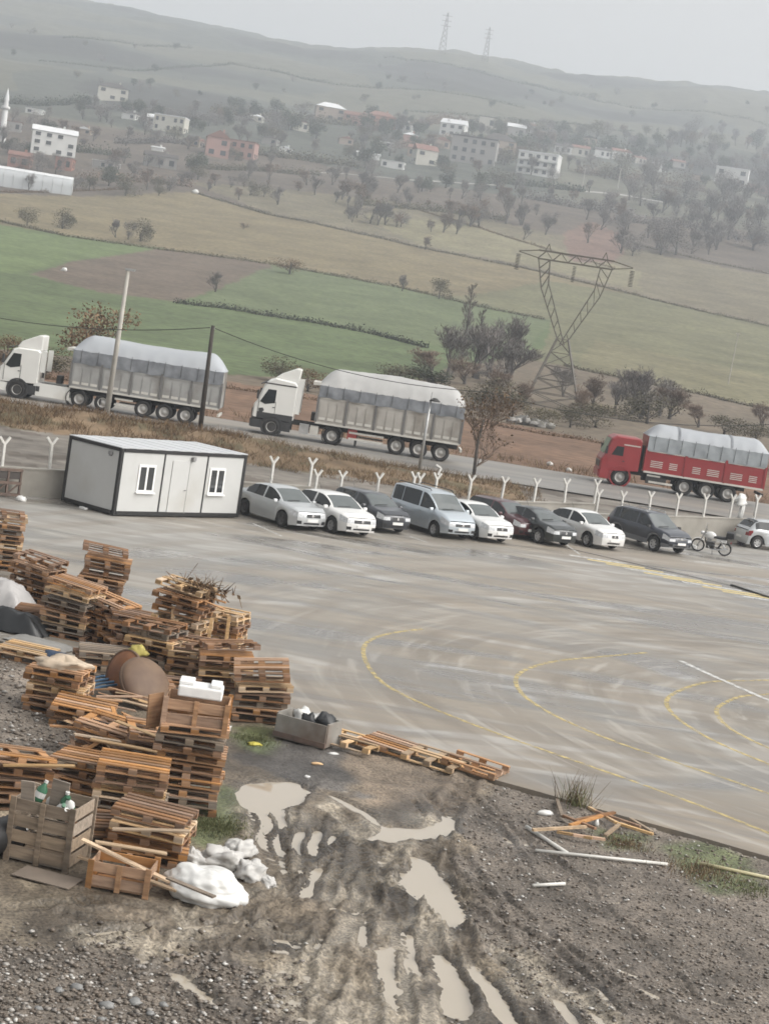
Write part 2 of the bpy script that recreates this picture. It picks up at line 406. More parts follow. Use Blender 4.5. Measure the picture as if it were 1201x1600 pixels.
    for sc_, am, col, lo, fc in ((1.1, 2.2, (.155, .135, .11), .5, .55), (2.3, 3.5, (.40, .375, .335), .56, .5)):
        mu = n.new('ShaderNodeMath'); mu.operation = 'MULTIPLY'; mu.inputs[1].default_value = am; l.new(at2.outputs[0], mu.inputs[0])
        ml = n.new('ShaderNodeMath'); ml.operation = 'MULTIPLY'; ml.inputs[1].default_value = sc_; l.new(ln.outputs['Value'], ml.inputs[0])
        cb_ = n.new('ShaderNodeCombineXYZ'); l.new(ml.outputs[0], cb_.inputs[0]); l.new(mu.outputs[0], cb_.inputs[1])
        nz2 = n.new('ShaderNodeTexNoise'); nz2.inputs['Scale'].default_value = 1.0; nz2.inputs['Detail'].default_value = 5; nz2.inputs['Distortion'].default_value = .3; l.new(cb_.outputs[0], nz2.inputs['Vector'])
        rs = ramp(n, [(lo, (0, 0, 0)), (lo + .12, (fc, fc, fc))]); l.new(nz2.outputs['Fac'], rs.inputs[0])
        fd = n.new('ShaderNodeMapRange'); fd.inputs[1].default_value = 26; fd.inputs[2].default_value = 15; l.new(ln.outputs['Value'], fd.inputs[0])
        fm = n.new('ShaderNodeMath'); fm.operation = 'MULTIPLY'; l.new(rs.outputs[0], fm.inputs[0]); l.new(fd.outputs[0], fm.inputs[1])
        c = mixc(fm.outputs[0], c, col)
    l.new(c, p.inputs['Base Color'])
    rr = n.new('ShaderNodeMapRange'); rr.inputs[3].default_value = .62; rr.inputs[4].default_value = .24; l.new(wet.outputs[0], rr.inputs[0]); l.new(rr.outputs[0], p.inputs['Roughness'])
    b = n.new('ShaderNodeBump'); b.inputs['Strength'].default_value = .12; b.inputs['Distance'].default_value = .02
    l.new(noise(9, (1, 1, 1), 0, 4), b.inputs['Height']); l.new(b.outputs[0], p.inputs['Normal'])
    return m
sb = MB(); top, low = [], []
xs = list(np.linspace(-45, 45, 91))
jag = [.05 * math.sin(x * 5.1) * math.sin(x * 1.7) + rng.uniform(-.03, .03) for x in xs]
nearv = [(x, edge_y(x) + j) for x, j in zip(xs, jag)]
farv = [(x, wall_y(x) + .1) for x in xs]
V = [(x, y, 0) for x, y in nearv] + [(x, y, 0) for x, y in farv] + [(x, y + .02, -.4) for x, y in nearv]
n_ = len(xs)
sb.add(V, [(i, i + 1, n_ + i + 1, n_ + i) for i in range(n_ - 1)] + [(2 * n_ + i, 2 * n_ + i + 1, i + 1, i) for i in range(n_ - 1)])
sb.build('concrete_yard', slab_mat(), kind='structure')
gb = MB().add([(-220, -60, -.6), (220, -60, -.6), (220, 60, -.6), (-220, 60, -.6)], [(0, 1, 2, 3)])
gb.build('ground', mat('ground_earth', (.14, .12, .1), .9, scale=.4), kind='structure')

# ---- painted markings (sheets a few mm above the slab)
def paint_mat(name, c, keep):
    m = bpy.data.materials.new(name); nt, n, l, p = nodes_of(m)
    p.inputs['Base Color'].default_value = (*c, 1); p.inputs['Roughness'].default_value = .55
    g = n.new('ShaderNodeNewGeometry'); z = n.new('ShaderNodeTexNoise'); z.inputs['Scale'].default_value = 4.5; z.inputs['Detail'].default_value = 8
    l.new(g.outputs['Position'], z.inputs['Vector'])
    r = ramp(n, [(keep - .18, (0, 0, 0)), (keep + .14, (.85, .85, .85))]); l.new(z.outputs['Fac'], r.inputs[0]); l.new(r.outputs[0], p.inputs['Alpha'])
    return m
m_yel, m_wht = paint_mat('worn_yellow_paint', (.55, .44, .19), .49), paint_mat('worn_white_paint', (.62, .62, .60), .42)
m_yel2 = paint_mat('worn_pale_yellow_paint', (.64, .52, .24), .30)
def smooth_line(P, k=5):
    P = [Vector((*q, 0)) for q in P]; out = []
    for i in range(len(P) - 1):
        p0, p1, p2, p3 = P[max(i - 1, 0)], P[i], P[i + 1], P[min(i + 2, len(P) - 1)]
        for s in range(k):
            t = s / k
            out.append(.5 * ((2 * p1) + (p2 - p0) * t + (2 * p0 - 5 * p1 + 4 * p2 - p3) * t * t + (3 * p1 - p0 - 3 * p2 + p3) * t ** 3))
    return out + [P[-1]]
def ribbon(name, px, w, z, m, world_pts=False):
    L = [on_plane(*q) for q in px] if not world_pts else [Vector((*q, 0)) for q in px]
    L = smooth_line([(q.x, q.y) for q in L]) if len(L) > 2 else L
    A, B = [], []
    for i, q in enumerate(L):
        d = (L[min(i + 1, len(L) - 1)] - L[max(i - 1, 0)]); d.z = 0; d.normalize(); nrm = Vector((-d.y, d.x, 0))
        A.append((q.x + nrm.x * w / 2, q.y + nrm.y * w / 2, z)); B.append((q.x - nrm.x * w / 2, q.y - nrm.y * w / 2, z))
    return MB().grid([A, B]).build(name, m, kind='structure')
ribbon('yellow_lane_line', [(660, 983), (620, 988), (585, 997), (568, 1012), (572, 1035), (590, 1060), (615, 1078), (660, 1100), (720, 1125), (800, 1155), (900, 1190), (1000, 1225), (1100, 1262), (1240, 1318)], .13, .004, m_yel)
ribbon('yellow_lane_line', [(1010, 1020), (930, 1027), (870, 1033), (825, 1045), (806, 1060), (812, 1080), (835, 1100), (880, 1125), (950, 1155), (1050, 1190), (1130, 1216), (1240, 1254)], .13, .004, m_yel)
ribbon('yellow_lane_line', [(1260, 1062), (1150, 1064), (1100, 1067), (1060, 1080), (1041, 1095), (1050, 1115), (1080, 1138), (1130, 1165), (1240, 1210)], .13, .004, m_yel)
ribbon('yellow_lane_line', [(1250, 1082), (1201, 1085), (1160, 1088), (1135, 1097), (1119, 1110), (1130, 1130), (1160, 1150), (1240, 1188)], .13, .004, m_yel)
ribbon('white_painted_line', [(1063, 1033), (1110, 1055), (1240, 1112)], .2, .008, m_wht)
hA, hB = on_plane(925, 872), on_plane(1230, 944)
for i in range(10):
    t = (i + .3) / 10; c = hA.lerp(hB, t)
    ribbon('hazard_bar', [(c.x - 1.25, c.y - .05), (c.x + 1.25, c.y + .05)], .36, .004, m_yel2 if i % 3 else m_wht, True)
for i, (a, b) in enumerate((((1065, 876), (1230, 890)), ((880, 848), (905, 866)), ((640, 838), (668, 848)), ((395, 818), (440, 838)))):
    ribbon('parking_line', [a, b], .1, .004, m_wht)

# ---- foreground dirt, mud and ruts with standing water
_da = np.linspace(-.34, .36, 430); _dy = np.linspace(15.0, 47.0, 560)
DX = _da[:, None] * _dy[None, :]; DY = np.broadcast_to(_dy[None, :], DX.shape).copy()
PG = lambda L: [tuple(on_plane(*q, -.08)[:2]) for q in L]
dirt_base = -.065 + .05 * fbm(DX / 1.1, DY / 1.1, 4, 21) + .022 * fbm(DX * 4, DY * 4, 3, 22) * 2
WX = DX + .26 * fbm(DX * 1.6, DY * 1.6, 4, 31); WY = DY + .42 * fbm(DX * 1.6 + 9, DY * 1.6, 4, 32)
WX2 = DX + 1.3 * fbm(DX * .9, DY * .9, 5, 33); WY2 = DY + 1.9 * fbm(DX * .9 + 4, DY * .9, 5, 34)
DZ = dirt_base + .035 * fbm(DX * 7, DY * 7, 2, 23)
RUTS = [([(470, 1620), (450, 1500), (440, 1400), (415, 1300), (400, 1255)], .24, .05), ([(560, 1620), (590, 1500), (640, 1380), (700, 1270), (730, 1220)], .22, .06),
        ([(620, 1620), (625, 1500), (600, 1400), (560, 1300), (520, 1265)], .20, .05), ([(720, 1620), (690, 1500), (640, 1420), (600, 1330)], .22, .07),
        ([(800, 1620), (760, 1530), (690, 1430), (640, 1360)], .2, .07), ([(970, 1620), (880, 1540), (780, 1470), (690, 1380)], .2, .055),
        ([(120, 1460), (250, 1450), (400, 1440), (560, 1420)], .16, .04), ([(220, 1500), (360, 1480), (500, 1490), (600, 1520)], .16, .05),
        ([(260, 1510), (330, 1560), (420, 1620)], .16, .05), ([(480, 1340), (560, 1320), (660, 1340), (760, 1400)], .18, .05),
        ([(690, 1220), (700, 1180)], .3, .03), ([(840, 1620), (820, 1560), (770, 1490)], .18, .05), ([(30, 1420), (150, 1410), (280, 1430)], .14, .035)]
gr_ = random.Random(77)
for _ in range(34):
    x0, y0 = gr_.uniform(470, 760), gr_.uniform(1225, 1420); x2 = 640 + (x0 - 620) * 2.2 + gr_.uniform(-150, 150); y2 = min(1620, y0 + gr_.uniform(120, 330))
    RUTS.append(([(x0, y0), ((x0 + x2) / 2 + gr_.uniform(-30, 30), (y0 + y2) / 2), (x2, y2)], gr_.uniform(.045, .11), gr_.uniform(.02, .045)))
for _ in range(12):
    x0, y0 = gr_.uniform(60, 420), gr_.uniform(1410, 1560); RUTS.append(([(x0, y0), (x0 + gr_.uniform(60, 110), y0 + gr_.uniform(-14, 14)), (x0 + gr_.uniform(140, 240), y0 + gr_.uniform(-25, 35))], gr_.uniform(.05, .1), gr_.uniform(.02, .04)))
rutm = np.zeros_like(DX)
for L, w, dep in RUTS:
    P = smooth_line(PG(L), 4 if w > .12 else 2); s0 = 0
    D = np.full(DX.shape, 9.); S = np.zeros_like(DX)
    for a, b in zip(P[:-1], P[1:]):
        d, t = seg_dist(WX, WY, a, b); L_ = (b - a).length
        m_ = d < D; D[m_] = d[m_]; S[m_] = (s0 + t * L_)[m_]; s0 += L_
    prof = -dep * np.exp(-(D / w) ** 4) + dep * .75 * np.exp(-((D - w * 1.45) / (w * .45)) ** 2)
    tread = 1 + .55 * np.sign(np.sin(S * 2 * math.pi / .21)) * (D < w)
    DZ += prof * tread; rutm = np.maximum(rutm, np.exp(-(D / (w * 1.6)) ** 2))
PUD = [[(640, 1335), (668, 1345), (700, 1385), (728, 1436), (700, 1442), (668, 1410), (646, 1372)], [(395, 1262), (450, 1262), (455, 1290), (400, 1300)], [(600, 1482), (614, 1480), (622, 1540), (614, 1586), (602, 1558)], [(748, 1514), (782, 1545), (806, 1598), (792, 1602), (764, 1560)], [(362, 1238), (385, 1222), (430, 1216), (472, 1222), (482, 1243), (440, 1262), (385, 1258)], [(576, 1306), (600, 1292), (640, 1291), (700, 1284), (716, 1292), (690, 1303), (640, 1313), (590, 1313)],
       [(680, 1488), (702, 1494), (726, 1540), (742, 1576), (722, 1592), (694, 1586), (688, 1545)], [(455, 1298), (520, 1296), (522, 1318), (480, 1336), (452, 1330)]]
CAPS = [(640, 1365, 665, 1400, 11), (665, 1400, 722, 1440, 9), (735, 1515, 775, 1560, 9), (775, 1560, 806, 1605, 8), (600, 1485, 612, 1565, 8), (640, 1460, 655, 1520, 8), (872, 1562, 905, 1610, 9),
        (275, 1522, 330, 1560, 7), (150, 1454, 240, 1450, 6), (300, 1446, 400, 1440, 5), (955, 1508, 992, 1524, 6), (1000, 1538, 1034, 1556, 7), (402, 1275, 410, 1322, 6), (430, 1282, 432, 1330, 7),
        (520, 1240, 600, 1290, 5), (700, 1275, 712, 1300, 6), (500, 1350, 480, 1400, 7), (920, 1580, 940, 1600, 6), (560, 1440, 570, 1480, 6), (430, 1470, 500, 1478, 5), (350, 1500, 420, 1516, 5), (1040, 1500, 1065, 1506, 5)]
for _ in range(70):
    x0, y0 = gr_.uniform(360, 980), gr_.uniform(1230, 1610); a_ = gr_.uniform(-.3, 1.2) if x0 > 560 else gr_.uniform(-.4, .4); L_ = gr_.uniform(8, 40)
    CAPS.append((x0, y0, x0 + L_ * math.cos(a_), y0 + L_ * math.sin(a_), gr_.uniform(2.0, 4.2)))
for _ in range(30):
    x0, y0 = gr_.uniform(100, 460), gr_.uniform(1420, 1590); L_ = gr_.uniform(10, 60); CAPS.append((x0, y0, x0 + L_, y0 + gr_.uniform(-8, 12), gr_.uniform(1.6, 3.2)))
for _ in range(26):
    x0, y0 = gr_.uniform(880, 1150), gr_.uniform(1470, 1610); L_ = gr_.uniform(10, 38); CAPS.append((x0, y0, x0 + L_, y0 + L_ * gr_.uniform(.1, .7), gr_.uniform(1.8, 4.0)))
EXJ, EYJ = .10 * fbm(DX * 6, DY * 6, 3, 35), .16 * fbm(DX * 6 + 5, DY * 6, 3, 36)
WX = WX + EXJ; WY = WY + EYJ
pm = np.zeros_like(DX)
for L in PUD:
    pm[in_poly(WX, WY, PG(L))] = 1
for x0, y0, x1, y1, w in CAPS:
    a, b = PG([(x0, y0), (x1, y1)]); sc_ = scale_at((a[1] + b[1]) / 2)
    d, t = seg_dist(WX, WY, a, b); pm = np.maximum(pm, np.clip(1.6 - d / (w / sc_), 0, 1))
for _ in range(3):
    q = pm.copy(); q[1:-1] = (pm[:-2] + pm[1:-1] * 2 + pm[2:]) / 4; q[:, 1:-1] = (q[:, :-2] + q[:, 1:-1] * 2 + q[:, 2:]) / 4; pm = q
# bucket marks left standing in the water
for k in range(5):
    a, b = PG([(398 + k * 27, 1268 + k * 3), (402 + k * 26, 1332 + k * 2)])
    d, t = seg_dist(DX + .05 * np.sin(DY * 3), DY, a, b); pm = pm * (1 - .95 * np.exp(-(d / .07) ** 4))
WATER = -.128
DZ = np.maximum(DZ, -.118 + .012 * fbm(DX * 3, DY * 3, 2, 44)) * (1 - pm) + (-.19) * pm
ey = edge_y(DX)
under = np.clip((DY - ey + .1) / .25, 0, 1)
DZ = DZ * (1 - under) - .45 * under
DZ += np.where(DY < ey, .05 * np.exp(-((ey - DY - .35) / .3) ** 2), 0) * (vnoise(DX * 2, DY * 2, 90) > .35)
def dirt_z(x, y):
    i = np.interp(x / y, _da, np.arange(len(_da))); j = np.interp(y, _dy, np.arange(len(_dy)))
    return float(DZ[int(round(i)), int(round(j))])
def base_z(x, y): return 0.0 if y > edge_y(x) + .0 else dirt_z(x, y)
MUD, GRAV, TAN, DARK = np.array((.140, .114, .084)), np.array((.138, .117, .096)), np.array((.215, .178, .130)), np.array((.070, .064, .058))
dt = np.ones(DX.shape + (3,)) * MUD
dt = np.where((fbm(DX / 1.5, DY / 1.5, 4, 51) > .05)[..., None], TAN, dt)
gw = np.zeros_like(DX)
def blur(a, k):
    for _ in range(k):
        a[1:-1] = (a[:-2] + a[1:-1] * 2 + a[2:]) / 4; a[:, 1:-1] = (a[:, :-2] + a[:, 1:-1] * 2 + a[:, 2:]) / 4
    return a
def dpaint(L, c, grav=False):
    i_ = in_poly(WX2, WY2, PG(L)); dt[i_] = c
    if grav: gw[i_] = 1
dpaint([(800, 1225), (1300, 1360), (1300, 1620), (900, 1620), (760, 1480), (700, 1360), (760, 1250)], GRAV, True)
dpaint([(-60, 1470), (180, 1460), (330, 1500), (480, 1540), (430, 1640), (-60, 1640)], GRAV, True)
dpaint([(-80, 1020), (60, 1020), (130, 1080), (110, 1200), (-80, 1210)], GRAV * 1.25, True)
dpaint([(430, 1150), (560, 1170), (640, 1200), (600, 1240), (480, 1230), (350, 1190), (360, 1150)], DARK * 1.35)
dpaint([(560, 1180), (760, 1220), (740, 1280), (640, 1260), (560, 1250)], (.17, .135, .10))
mott = fbm(DX * .8 + 3, DY * .8, 5, 57)
dt = dt * (1 + 1.1 * mott[..., None])
wetm = np.clip((fbm(DX * .55 + 8, DY * .55, 4, 58) + .02) * 6, 0, 1)
dt = dt * (1 - .34 * wetm[..., None] * (1 - .6 * gw[..., None]))
dt = dt * (1 - .25 * rutm[..., None])
slr = np.zeros_like(DX, bool)
for L in ([(380, 1225), (560, 1250), (720, 1285), (700, 1320), (560, 1300), (530, 1345), (400, 1345)], [(580, 1310), (700, 1330), (740, 1440), (690, 1470), (600, 1440)], [(90, 1445), (300, 1425), (520, 1440), (600, 1500), (560, 1600), (330, 1590), (250, 1500)], [(590, 1450), (700, 1450), (830, 1620), (560, 1620)], [(760, 1460), (860, 1490), (1000, 1620), (860, 1620)], [(280, 1430), (430, 1340), (560, 1380), (600, 1440), (400, 1480)]):
    slr |= in_poly(WX2, WY2, PG(L))
ang = np.arctan2(DX - .6, 40 - DY); rad = np.hypot(DX - .6, 40 - DY)
stk = fbm(ang * 22, rad * .8, 4, 91) + .6 * fbm(DX * 3.1, DY * 2.2, 3, 92)
slm = np.clip((stk + .02) * 9, 0, 1) * slr
slm = blur(slm, 2)[..., None]
dt = dt * (1 - .8 * slm) + np.array((.30, .262, .205)) * .8 * slm
blur(gw, 10); dt = blur(dt, 3)
gm = np.zeros_like(DX, bool)
for L in ([(270, 1270), (330, 1230), (395, 1258), (380, 1300), (310, 1330), (270, 1330)], [(355, 1140), (420, 1130), (440, 1165), (390, 1180), (350, 1165)], [(1040, 1330), (1110, 1325), (1201, 1372), (1201, 1400), (1080, 1385)], [(930, 1300), (1020, 1305), (1010, 1330), (940, 1325)]):
    gm |= in_poly(WX2, WY2, PG(L))
gmf = blur(gm.astype(float), 8)[..., None] * .8
dt = dt * (1 - gmf) + np.array((.095, .118, .048)) * gmf
pmw = blur(pm.copy(), 14)
wet_a = np.clip(slm[..., 0] * .75 + wetm * .6 * (1 - gw) + np.clip(pmw * 3.0, 0, 1) * .9 + rutm * .35 * (vnoise(DX * .7, DY * .7, 66) > .4), 0, 1)
dt = dt * (1 - .22 * np.clip(pmw * 3, 0, 1)[..., None])
dm, at, n, l, p, na, nb = attr_ground_mat('muddy_earth', .6, .9, 1.3, 19, .34, .55, .03, .5)
rr = n.new('ShaderNodeMapRange'); rr.inputs[1].default_value = 0; rr.inputs[2].default_value = 1; rr.inputs[3].default_value = .8; rr.inputs[4].default_value = .16
l.new(at.outputs['Alpha'], rr.inputs[0]); l.new(rr.outputs[0], p.inputs['Roughness'])
me = np_mesh('dirt_ground', np.stack([DX, DY, DZ], 2).reshape(-1, 3), grid_faces(*DX.shape)[:, ::-1], dm, True)
ca = me.color_attributes.new('tone', 'FLOAT_COLOR', 'POINT')
ca.data.foreach_set('color', np.concatenate([dt.reshape(-1, 3), wet_a.reshape(-1, 1)], 1).astype(np.float32).ravel())
obj('dirt_ground', me, kind='structure')
# standing muddy water
wm = bpy.data.materials.new('muddy_water'); nt, n, l, p = nodes_of(wm)
p.inputs['Base Color'].default_value = (.37, .325, .26, 1); p.inputs['Roughness'].default_value = .02; p.inputs['IOR'].default_value = 1.6; 
MB().add([(-11, 15.2, WATER), (11, 15.2, WATER), (11, edge_y(11) - .25, WATER), (-11, edge_y(-11) - .25, WATER)], [(0, 1, 2, 3)]).build('puddle_water', wm, kind='structure')

# ---- loose stones on the gravel parts (uncountable)
def rock_set(count, region, smin, smax, seed):
    g = np.random.default_rng(seed); ico = [(0, 0, 1), (.9, 0, .25), (.28, .85, .3), (-.72, .53, .28), (-.72, -.53, .3), (.28, -.85, .25), (0, 0, -.6)]
    fc = np.array([(0, 1, 2), (0, 2, 3), (0, 3, 4), (0, 4, 5), (0, 5, 1), (6, 2, 1), (6, 3, 2), (6, 4, 3), (6, 5, 4), (6, 1, 5)])
    ico = np.array(ico); Vs, Fs, k = [], [], 0
    while k < count:
        px, py = g.uniform(*region[0]), g.uniform(*region[1]); q = on_plane(px, py, -.08); x, y = q.x, q.y
        if y > edge_y(x) - .1: continue
        i = int(round(np.interp(x / y, _da, np.arange(len(_da))))); j = int(round(np.interp(y, _dy, np.arange(len(_dy)))))
        if pm[i, j] > .2: continue
        if g.random() > gw[i, j] + .10: continue
        s = smin * (smax / smin) ** (g.random() ** 2.6)
        P = ico * (s * g.uniform(.7, 1.2, 3)) * g.uniform(.75, 1.15, (7, 1)); P[:, 2] *= .6
        a = g.uniform(0, 6.28); ca_, sa_ = math.cos(a), math.sin(a)
        P = np.stack([P[:, 0] * ca_ - P[:, 1] * sa_ + x, P[:, 0] * sa_ + P[:, 1] * ca_ + y, P[:, 2] + DZ[i, j] + s * .12], 1)
        Vs.append(P); Fs.append(fc + 7 * k); k += 1
    return np.concatenate(Vs), np.concatenate(Fs)
m_stone = bpy.data.materials.new('stone_chips'); nt, n, l, p = nodes_of(m_stone)
g_ = n.new('ShaderNodeNewGeometry'); rp = ramp(n, [(0, (.05, .042, .035)), (.3, (.125, .098, .075)), (.6, (.165, .14, .115)), (.85, (.22, .20, .18)), (.95, (.36, .345, .32)), (1, (.55, .54, .51))]); l.new(g_.outputs['Random Per Island'], rp.inputs[0])
l.new(rp.outputs[0], p.inputs['Base Color']); p.inputs['Roughness'].default_value = .5
for nm, cnt, reg, a, b, sd_ in (('gravel', 13000, ((690, 1260), (1230, 1640)), .010, .055, 1), ('gravel', 7500, ((-60, 480), (1440, 1640)), .010, .07, 2), ('gravel', 2200, ((-60, 140), (1010, 1215)), .02, .09, 3)):
    V, Fq = rock_set(cnt, reg, a, b, sd_)
    tag(obj(nm, np_mesh(nm, V, Fq, m_stone)), ['dark grey stone chips strewn over the earth', 'dark stone chips spread below the white sack', 'grey rubble between the pallet stacks'][sd_ - 1], 'gravel', kind='stuff')

# ---- haze over the valley
hz = MB().box((0, 1300, 168), (4400, 2780, 340))
hm = bpy.data.materials.new('valley_haze'); hm.use_nodes = True; hn, hl = hm.node_tree.nodes, hm.node_tree.links
for q in list(hn):
    if q.type != 'OUTPUT_MATERIAL': hn.remove(q)
pv = hn.new('ShaderNodeVolumePrincipled'); pv.inputs['Color'].default_value = (.84, .91, 1.0, 1); pv.inputs['Density'].default_value = .00046; pv.inputs['Anisotropy'].default_value = .2
hl.new(pv.outputs[0], hn['Material Output'].inputs['Volume'])
hz.build('haze', hm, kind='stuff')
# ================================================================== WALL, FENCE, CABIN
def bev(o, w=.02, seg=2):
    m = o.modifiers.new('bevel', 'BEVEL'); m.width = w; m.segments = seg; m.limit_method = 'ANGLE'; m.angle_limit = R(40)
    return o
m_wall = mat('wall_concrete', (.33, .31, .275), .8, var=.12, scale=1.1, c2=(.25, .235, .205), dirt=(.17, .155, .13), dirt_amt=.35, bump=.15)
WDIR = Vector((1, WALL_K, 0)).normalized(); WN = Vector((-WDIR.y, WDIR.x, 0)); WANG = math.atan2(WALL_K, 1)
SECT = [(-24, -3.25, .92, 1.18, 'low concrete wall running behind the white cabin'), (-3.25, 1.2, .75, .95, 'concrete wall section behind the dark hatchback and silver van'),
        (1.2, 10.15, .98, 1.40, 'raised concrete wall section behind the maroon and white cars'), (10.15, 25, .90, 1.48, 'bare concrete wall behind the motorcycle and dark SUV')]
for x0, x1, z0, z1, lab in SECT:
    a, b = Vector((x0, wall_y(x0) + .0, 0)), Vector((x1 - .01, wall_y(x1 - .01), 0)); t = WN * .24
    top = MB(); V = []
    for q, z in ((a, z0), (b, z1)):
        for o_ in (Vector((0, 0, 0)), t):
            V += [(q.x + o_.x, q.y + o_.y, -.2), (q.x + o_.x, q.y + o_.y, z)]
    top.add(V, [(0, 4, 5, 1), (2, 3, 7, 6), (1, 5, 7, 3), (0, 1, 3, 2), (4, 6, 7, 5)])
    w = empty('concrete_wall', (0, 0, 0), label=lab, cat='wall')
    top.build('wall_body', m_wall, w)
    cp = MB()
    V = []
    for q, z in ((a, z0), (b, z1)):
        for o_ in (-WN * .03, t + WN * .03):
            V += [(q.x + o_.x, q.y + o_.y, z + .003), (q.x + o_.x, q.y + o_.y, z + .06)]
    cp.add(V, [(0, 4, 5, 1), (2, 3, 7, 6), (1, 5, 7, 3), (0, 1, 3, 2), (4, 6, 7, 5), (0, 2, 6, 4)])
    cp.build('wall_coping', m_wall, w)
def wall_top(x):
    for x0, x1, z0, z1, _ in SECT:
        if x0 <= x <= x1: return z0 + (z1 - z0) * (x - x0) / (x1 - x0) + .06
    return 1.1
m_post = mat('post_paint', (.62, .61, .575), .6, var=.1, scale=6, dirt=(.45, .43, .38), dirt_amt=.3)
POSTS = [(-16.3, 1.95), (-14.66, 1.99), (-13.09, 2.12), (-4.95, 2.14), (-3.39, 2.22), (-3.12, 1.74), (-2.06, 1.77), (-.47, 1.83), (1.1, 1.99), (1.36, 1.98), (2.13, 2.04), (3.73, 2.09), (5.31, 2.14), (6.94, 2.2), (8.5, 2.31), (10.06, 2.41),
         (10.26, 1.94), (11.57, 1.95), (13.15, 2.05), (14.73, 2.09), (16.35, 2.16), (17.93, 2.28), (19.48, 2.36), (21.1, 2.42)]
WHERE = {-14.66: 'left of the white cabin', -13.09: 'beside the white cabin corner'}
ORD = ['first', 'second', 'third', 'fourth', 'fifth', 'sixth', 'seventh', 'eighth', 'ninth', 'tenth', 'eleventh', 'twelfth', 'thirteenth', 'fourteenth', 'fifteenth', 'sixteenth', 'seventeenth', 'eighteenth', 'nineteenth', 'twentieth', 'twenty-first', 'twenty-second']
def post_label(i):
    if i == 1: return 'white forked concrete fence post above the steel rack'
    if i == 2: return 'white forked concrete fence post between steel rack and cabin'
    if i == 0: return 'white forked concrete fence post standing farthest beyond the steel rack'
    return 'white forked concrete fence post, %s past the cabin along the row of cars' % ORD[i - 3]
for i, (x, zn) in enumerate(POSTS):
    y = wall_y(x) + .12; zb = wall_top(x) - .02
    p = empty('fence_post', (x, y, zb), (R(rng.uniform(-2, 2)), R(rng.uniform(-1.5, 1.5)), WANG), label=post_label(i), cat='fence post', group='forked posts along the yard wall')
    hgt = zn - zb; d = .095
    MB().box((0, 0, hgt / 2), (d, d, hgt)).build('shaft', m_post, p)
    for s in (-1, 1):
        MB().bar((s * .02, 0, hgt - .03), (s * .215, 0, hgt + .235), .085, .075, up=(0, 1, 0)).build('arm', m_post, p)
# twisted spare piece stuck on one post
q = MB(); q.bar((0, 0, 0), (.18, 0, .3), .08, .08); q.bar((.18, 0, .3), (-.1, .02, .48), .07, .07)
q.build('broken_post_top', m_post, loc=(2.13, wall_y(2.13) + .12, 2.2), rot=(0, R(-10), WANG), label='broken white concrete piece jammed on top of a forked fence post', cat='rubble')

# white plastic sheet snagged on the fence near the right end
def lump(name, m, size, seed, parent=None, n=18, rough=.25, flat=.0, sub=True, freq=1.6, **kw):
    """a crumpled sack-like body"""
    V, Fc = [], []
    for i in range(n // 2 + 1):
        ph = math.pi * i / (n // 2)
        for k in range(n):
            a = 2 * math.pi * k / n
            d = Vector((math.sin(ph) * math.cos(a), math.sin(ph) * math.sin(a), math.cos(ph)))
            r = 1 + rough * mnoise.noise(d * freq + Vector((seed, 0, 0))) * 1.5 + rough * .55 * mnoise.noise(d * freq * 2.7 + Vector((0, seed, 0))) - rough * .45 * (1 - abs(mnoise.noise(d * freq * 1.9 + Vector((seed, seed, 0))))) ** 8
            z = d.z * r
            if z < -.55: z = -.55 + (z + .55) * .1
            V.append((d.x * r * size[0] / 2, d.y * r * size[1] / 2, (z + .57) * size[2] / 1.57))
    for i in range(n // 2):
        for k in range(n): Fc.append((i * n + k, (i + 1) * n + k, (i + 1) * n + (k + 1) % n, i * n + (k + 1) % n))
    return MB().add(V, Fc).build(name, m, parent, smooth=True, **kw)
m_plastic = mat('white_plastic', (.66, .66, .645), .38, var=.06, scale=4, c2=(.55, .55, .53), bump=.15)
sx = 18.55
sh = empty('plastic_sheet', (sx, wall_y(sx) + .12, wall_top(sx)), (0, 0, WANG), label='bunched white plastic sheet hanging from the fence above the motorcycle', cat='plastic sheet')
lump('bundle', m_plastic, (.95, .45, .55), 3.1, sh, loc=(-.1, 0, .68), rot=(0, R(-12), 0), rough=.4)
lump('tail', m_plastic, (.3, .22, .95), 7.7, sh, loc=(.02, 0, 0), rot=(0, R(8), 0), rough=.35)

# ---- white prefabricated cabin
m_panel = mat('cabin_panel', (.50, .505, .495), .45, var=.03, scale=1.2, dirt=(.43, .425, .40), dirt_amt=.25)
m_black = mat('black_trim', (.018, .018, .018), .45, var=.1, scale=8)
m_white = mat('white_pvc', (.8, .8, .79), .35, var=.03)
m_dglass = mat('dark_glass', (.03, .033, .035), .06, var=.1, scale=2, spec=.8)
m_roofw = mat('cabin_roof', (.54, .555, .57), .4, var=.04, scale=1, c2=(.47, .485, .50), stretch=(1, .2, 1))
CW, CD, CH = 6.69, 3.04, 2.6
cab = empty('office_cabin', (-10.04, 66.65, 0), (0, 0, .884), label='white prefabricated cabin with black edging standing on the concrete yard', cat='cabin')
e = .11; zb0 = .06
def cb(name, c, d, m): return MB().box(c, d).build(name, m, cab)
for nm, x0, x1 in (('wall_panel', e, 2.22), ('wall_panel', 2.30, 4.52), ('wall_panel', 4.60, CW - e)):
    cb(nm, ((x0 + x1) / 2, .06, CH / 2), (x1 - x0, .07, CH - .3), m_panel)
cb('wall_panel', (.06, CD / 2, CH / 2), (.07, CD - 2 * e, CH - .3), m_panel)
cb('wall_panel', (CW - .06, CD / 2, CH / 2), (.07, CD - 2 * e, CH - .3), m_panel)
cb('wall_panel', (CW / 2, CD - .06, CH / 2), (CW - 2 * e, .07, CH - .3), m_panel)
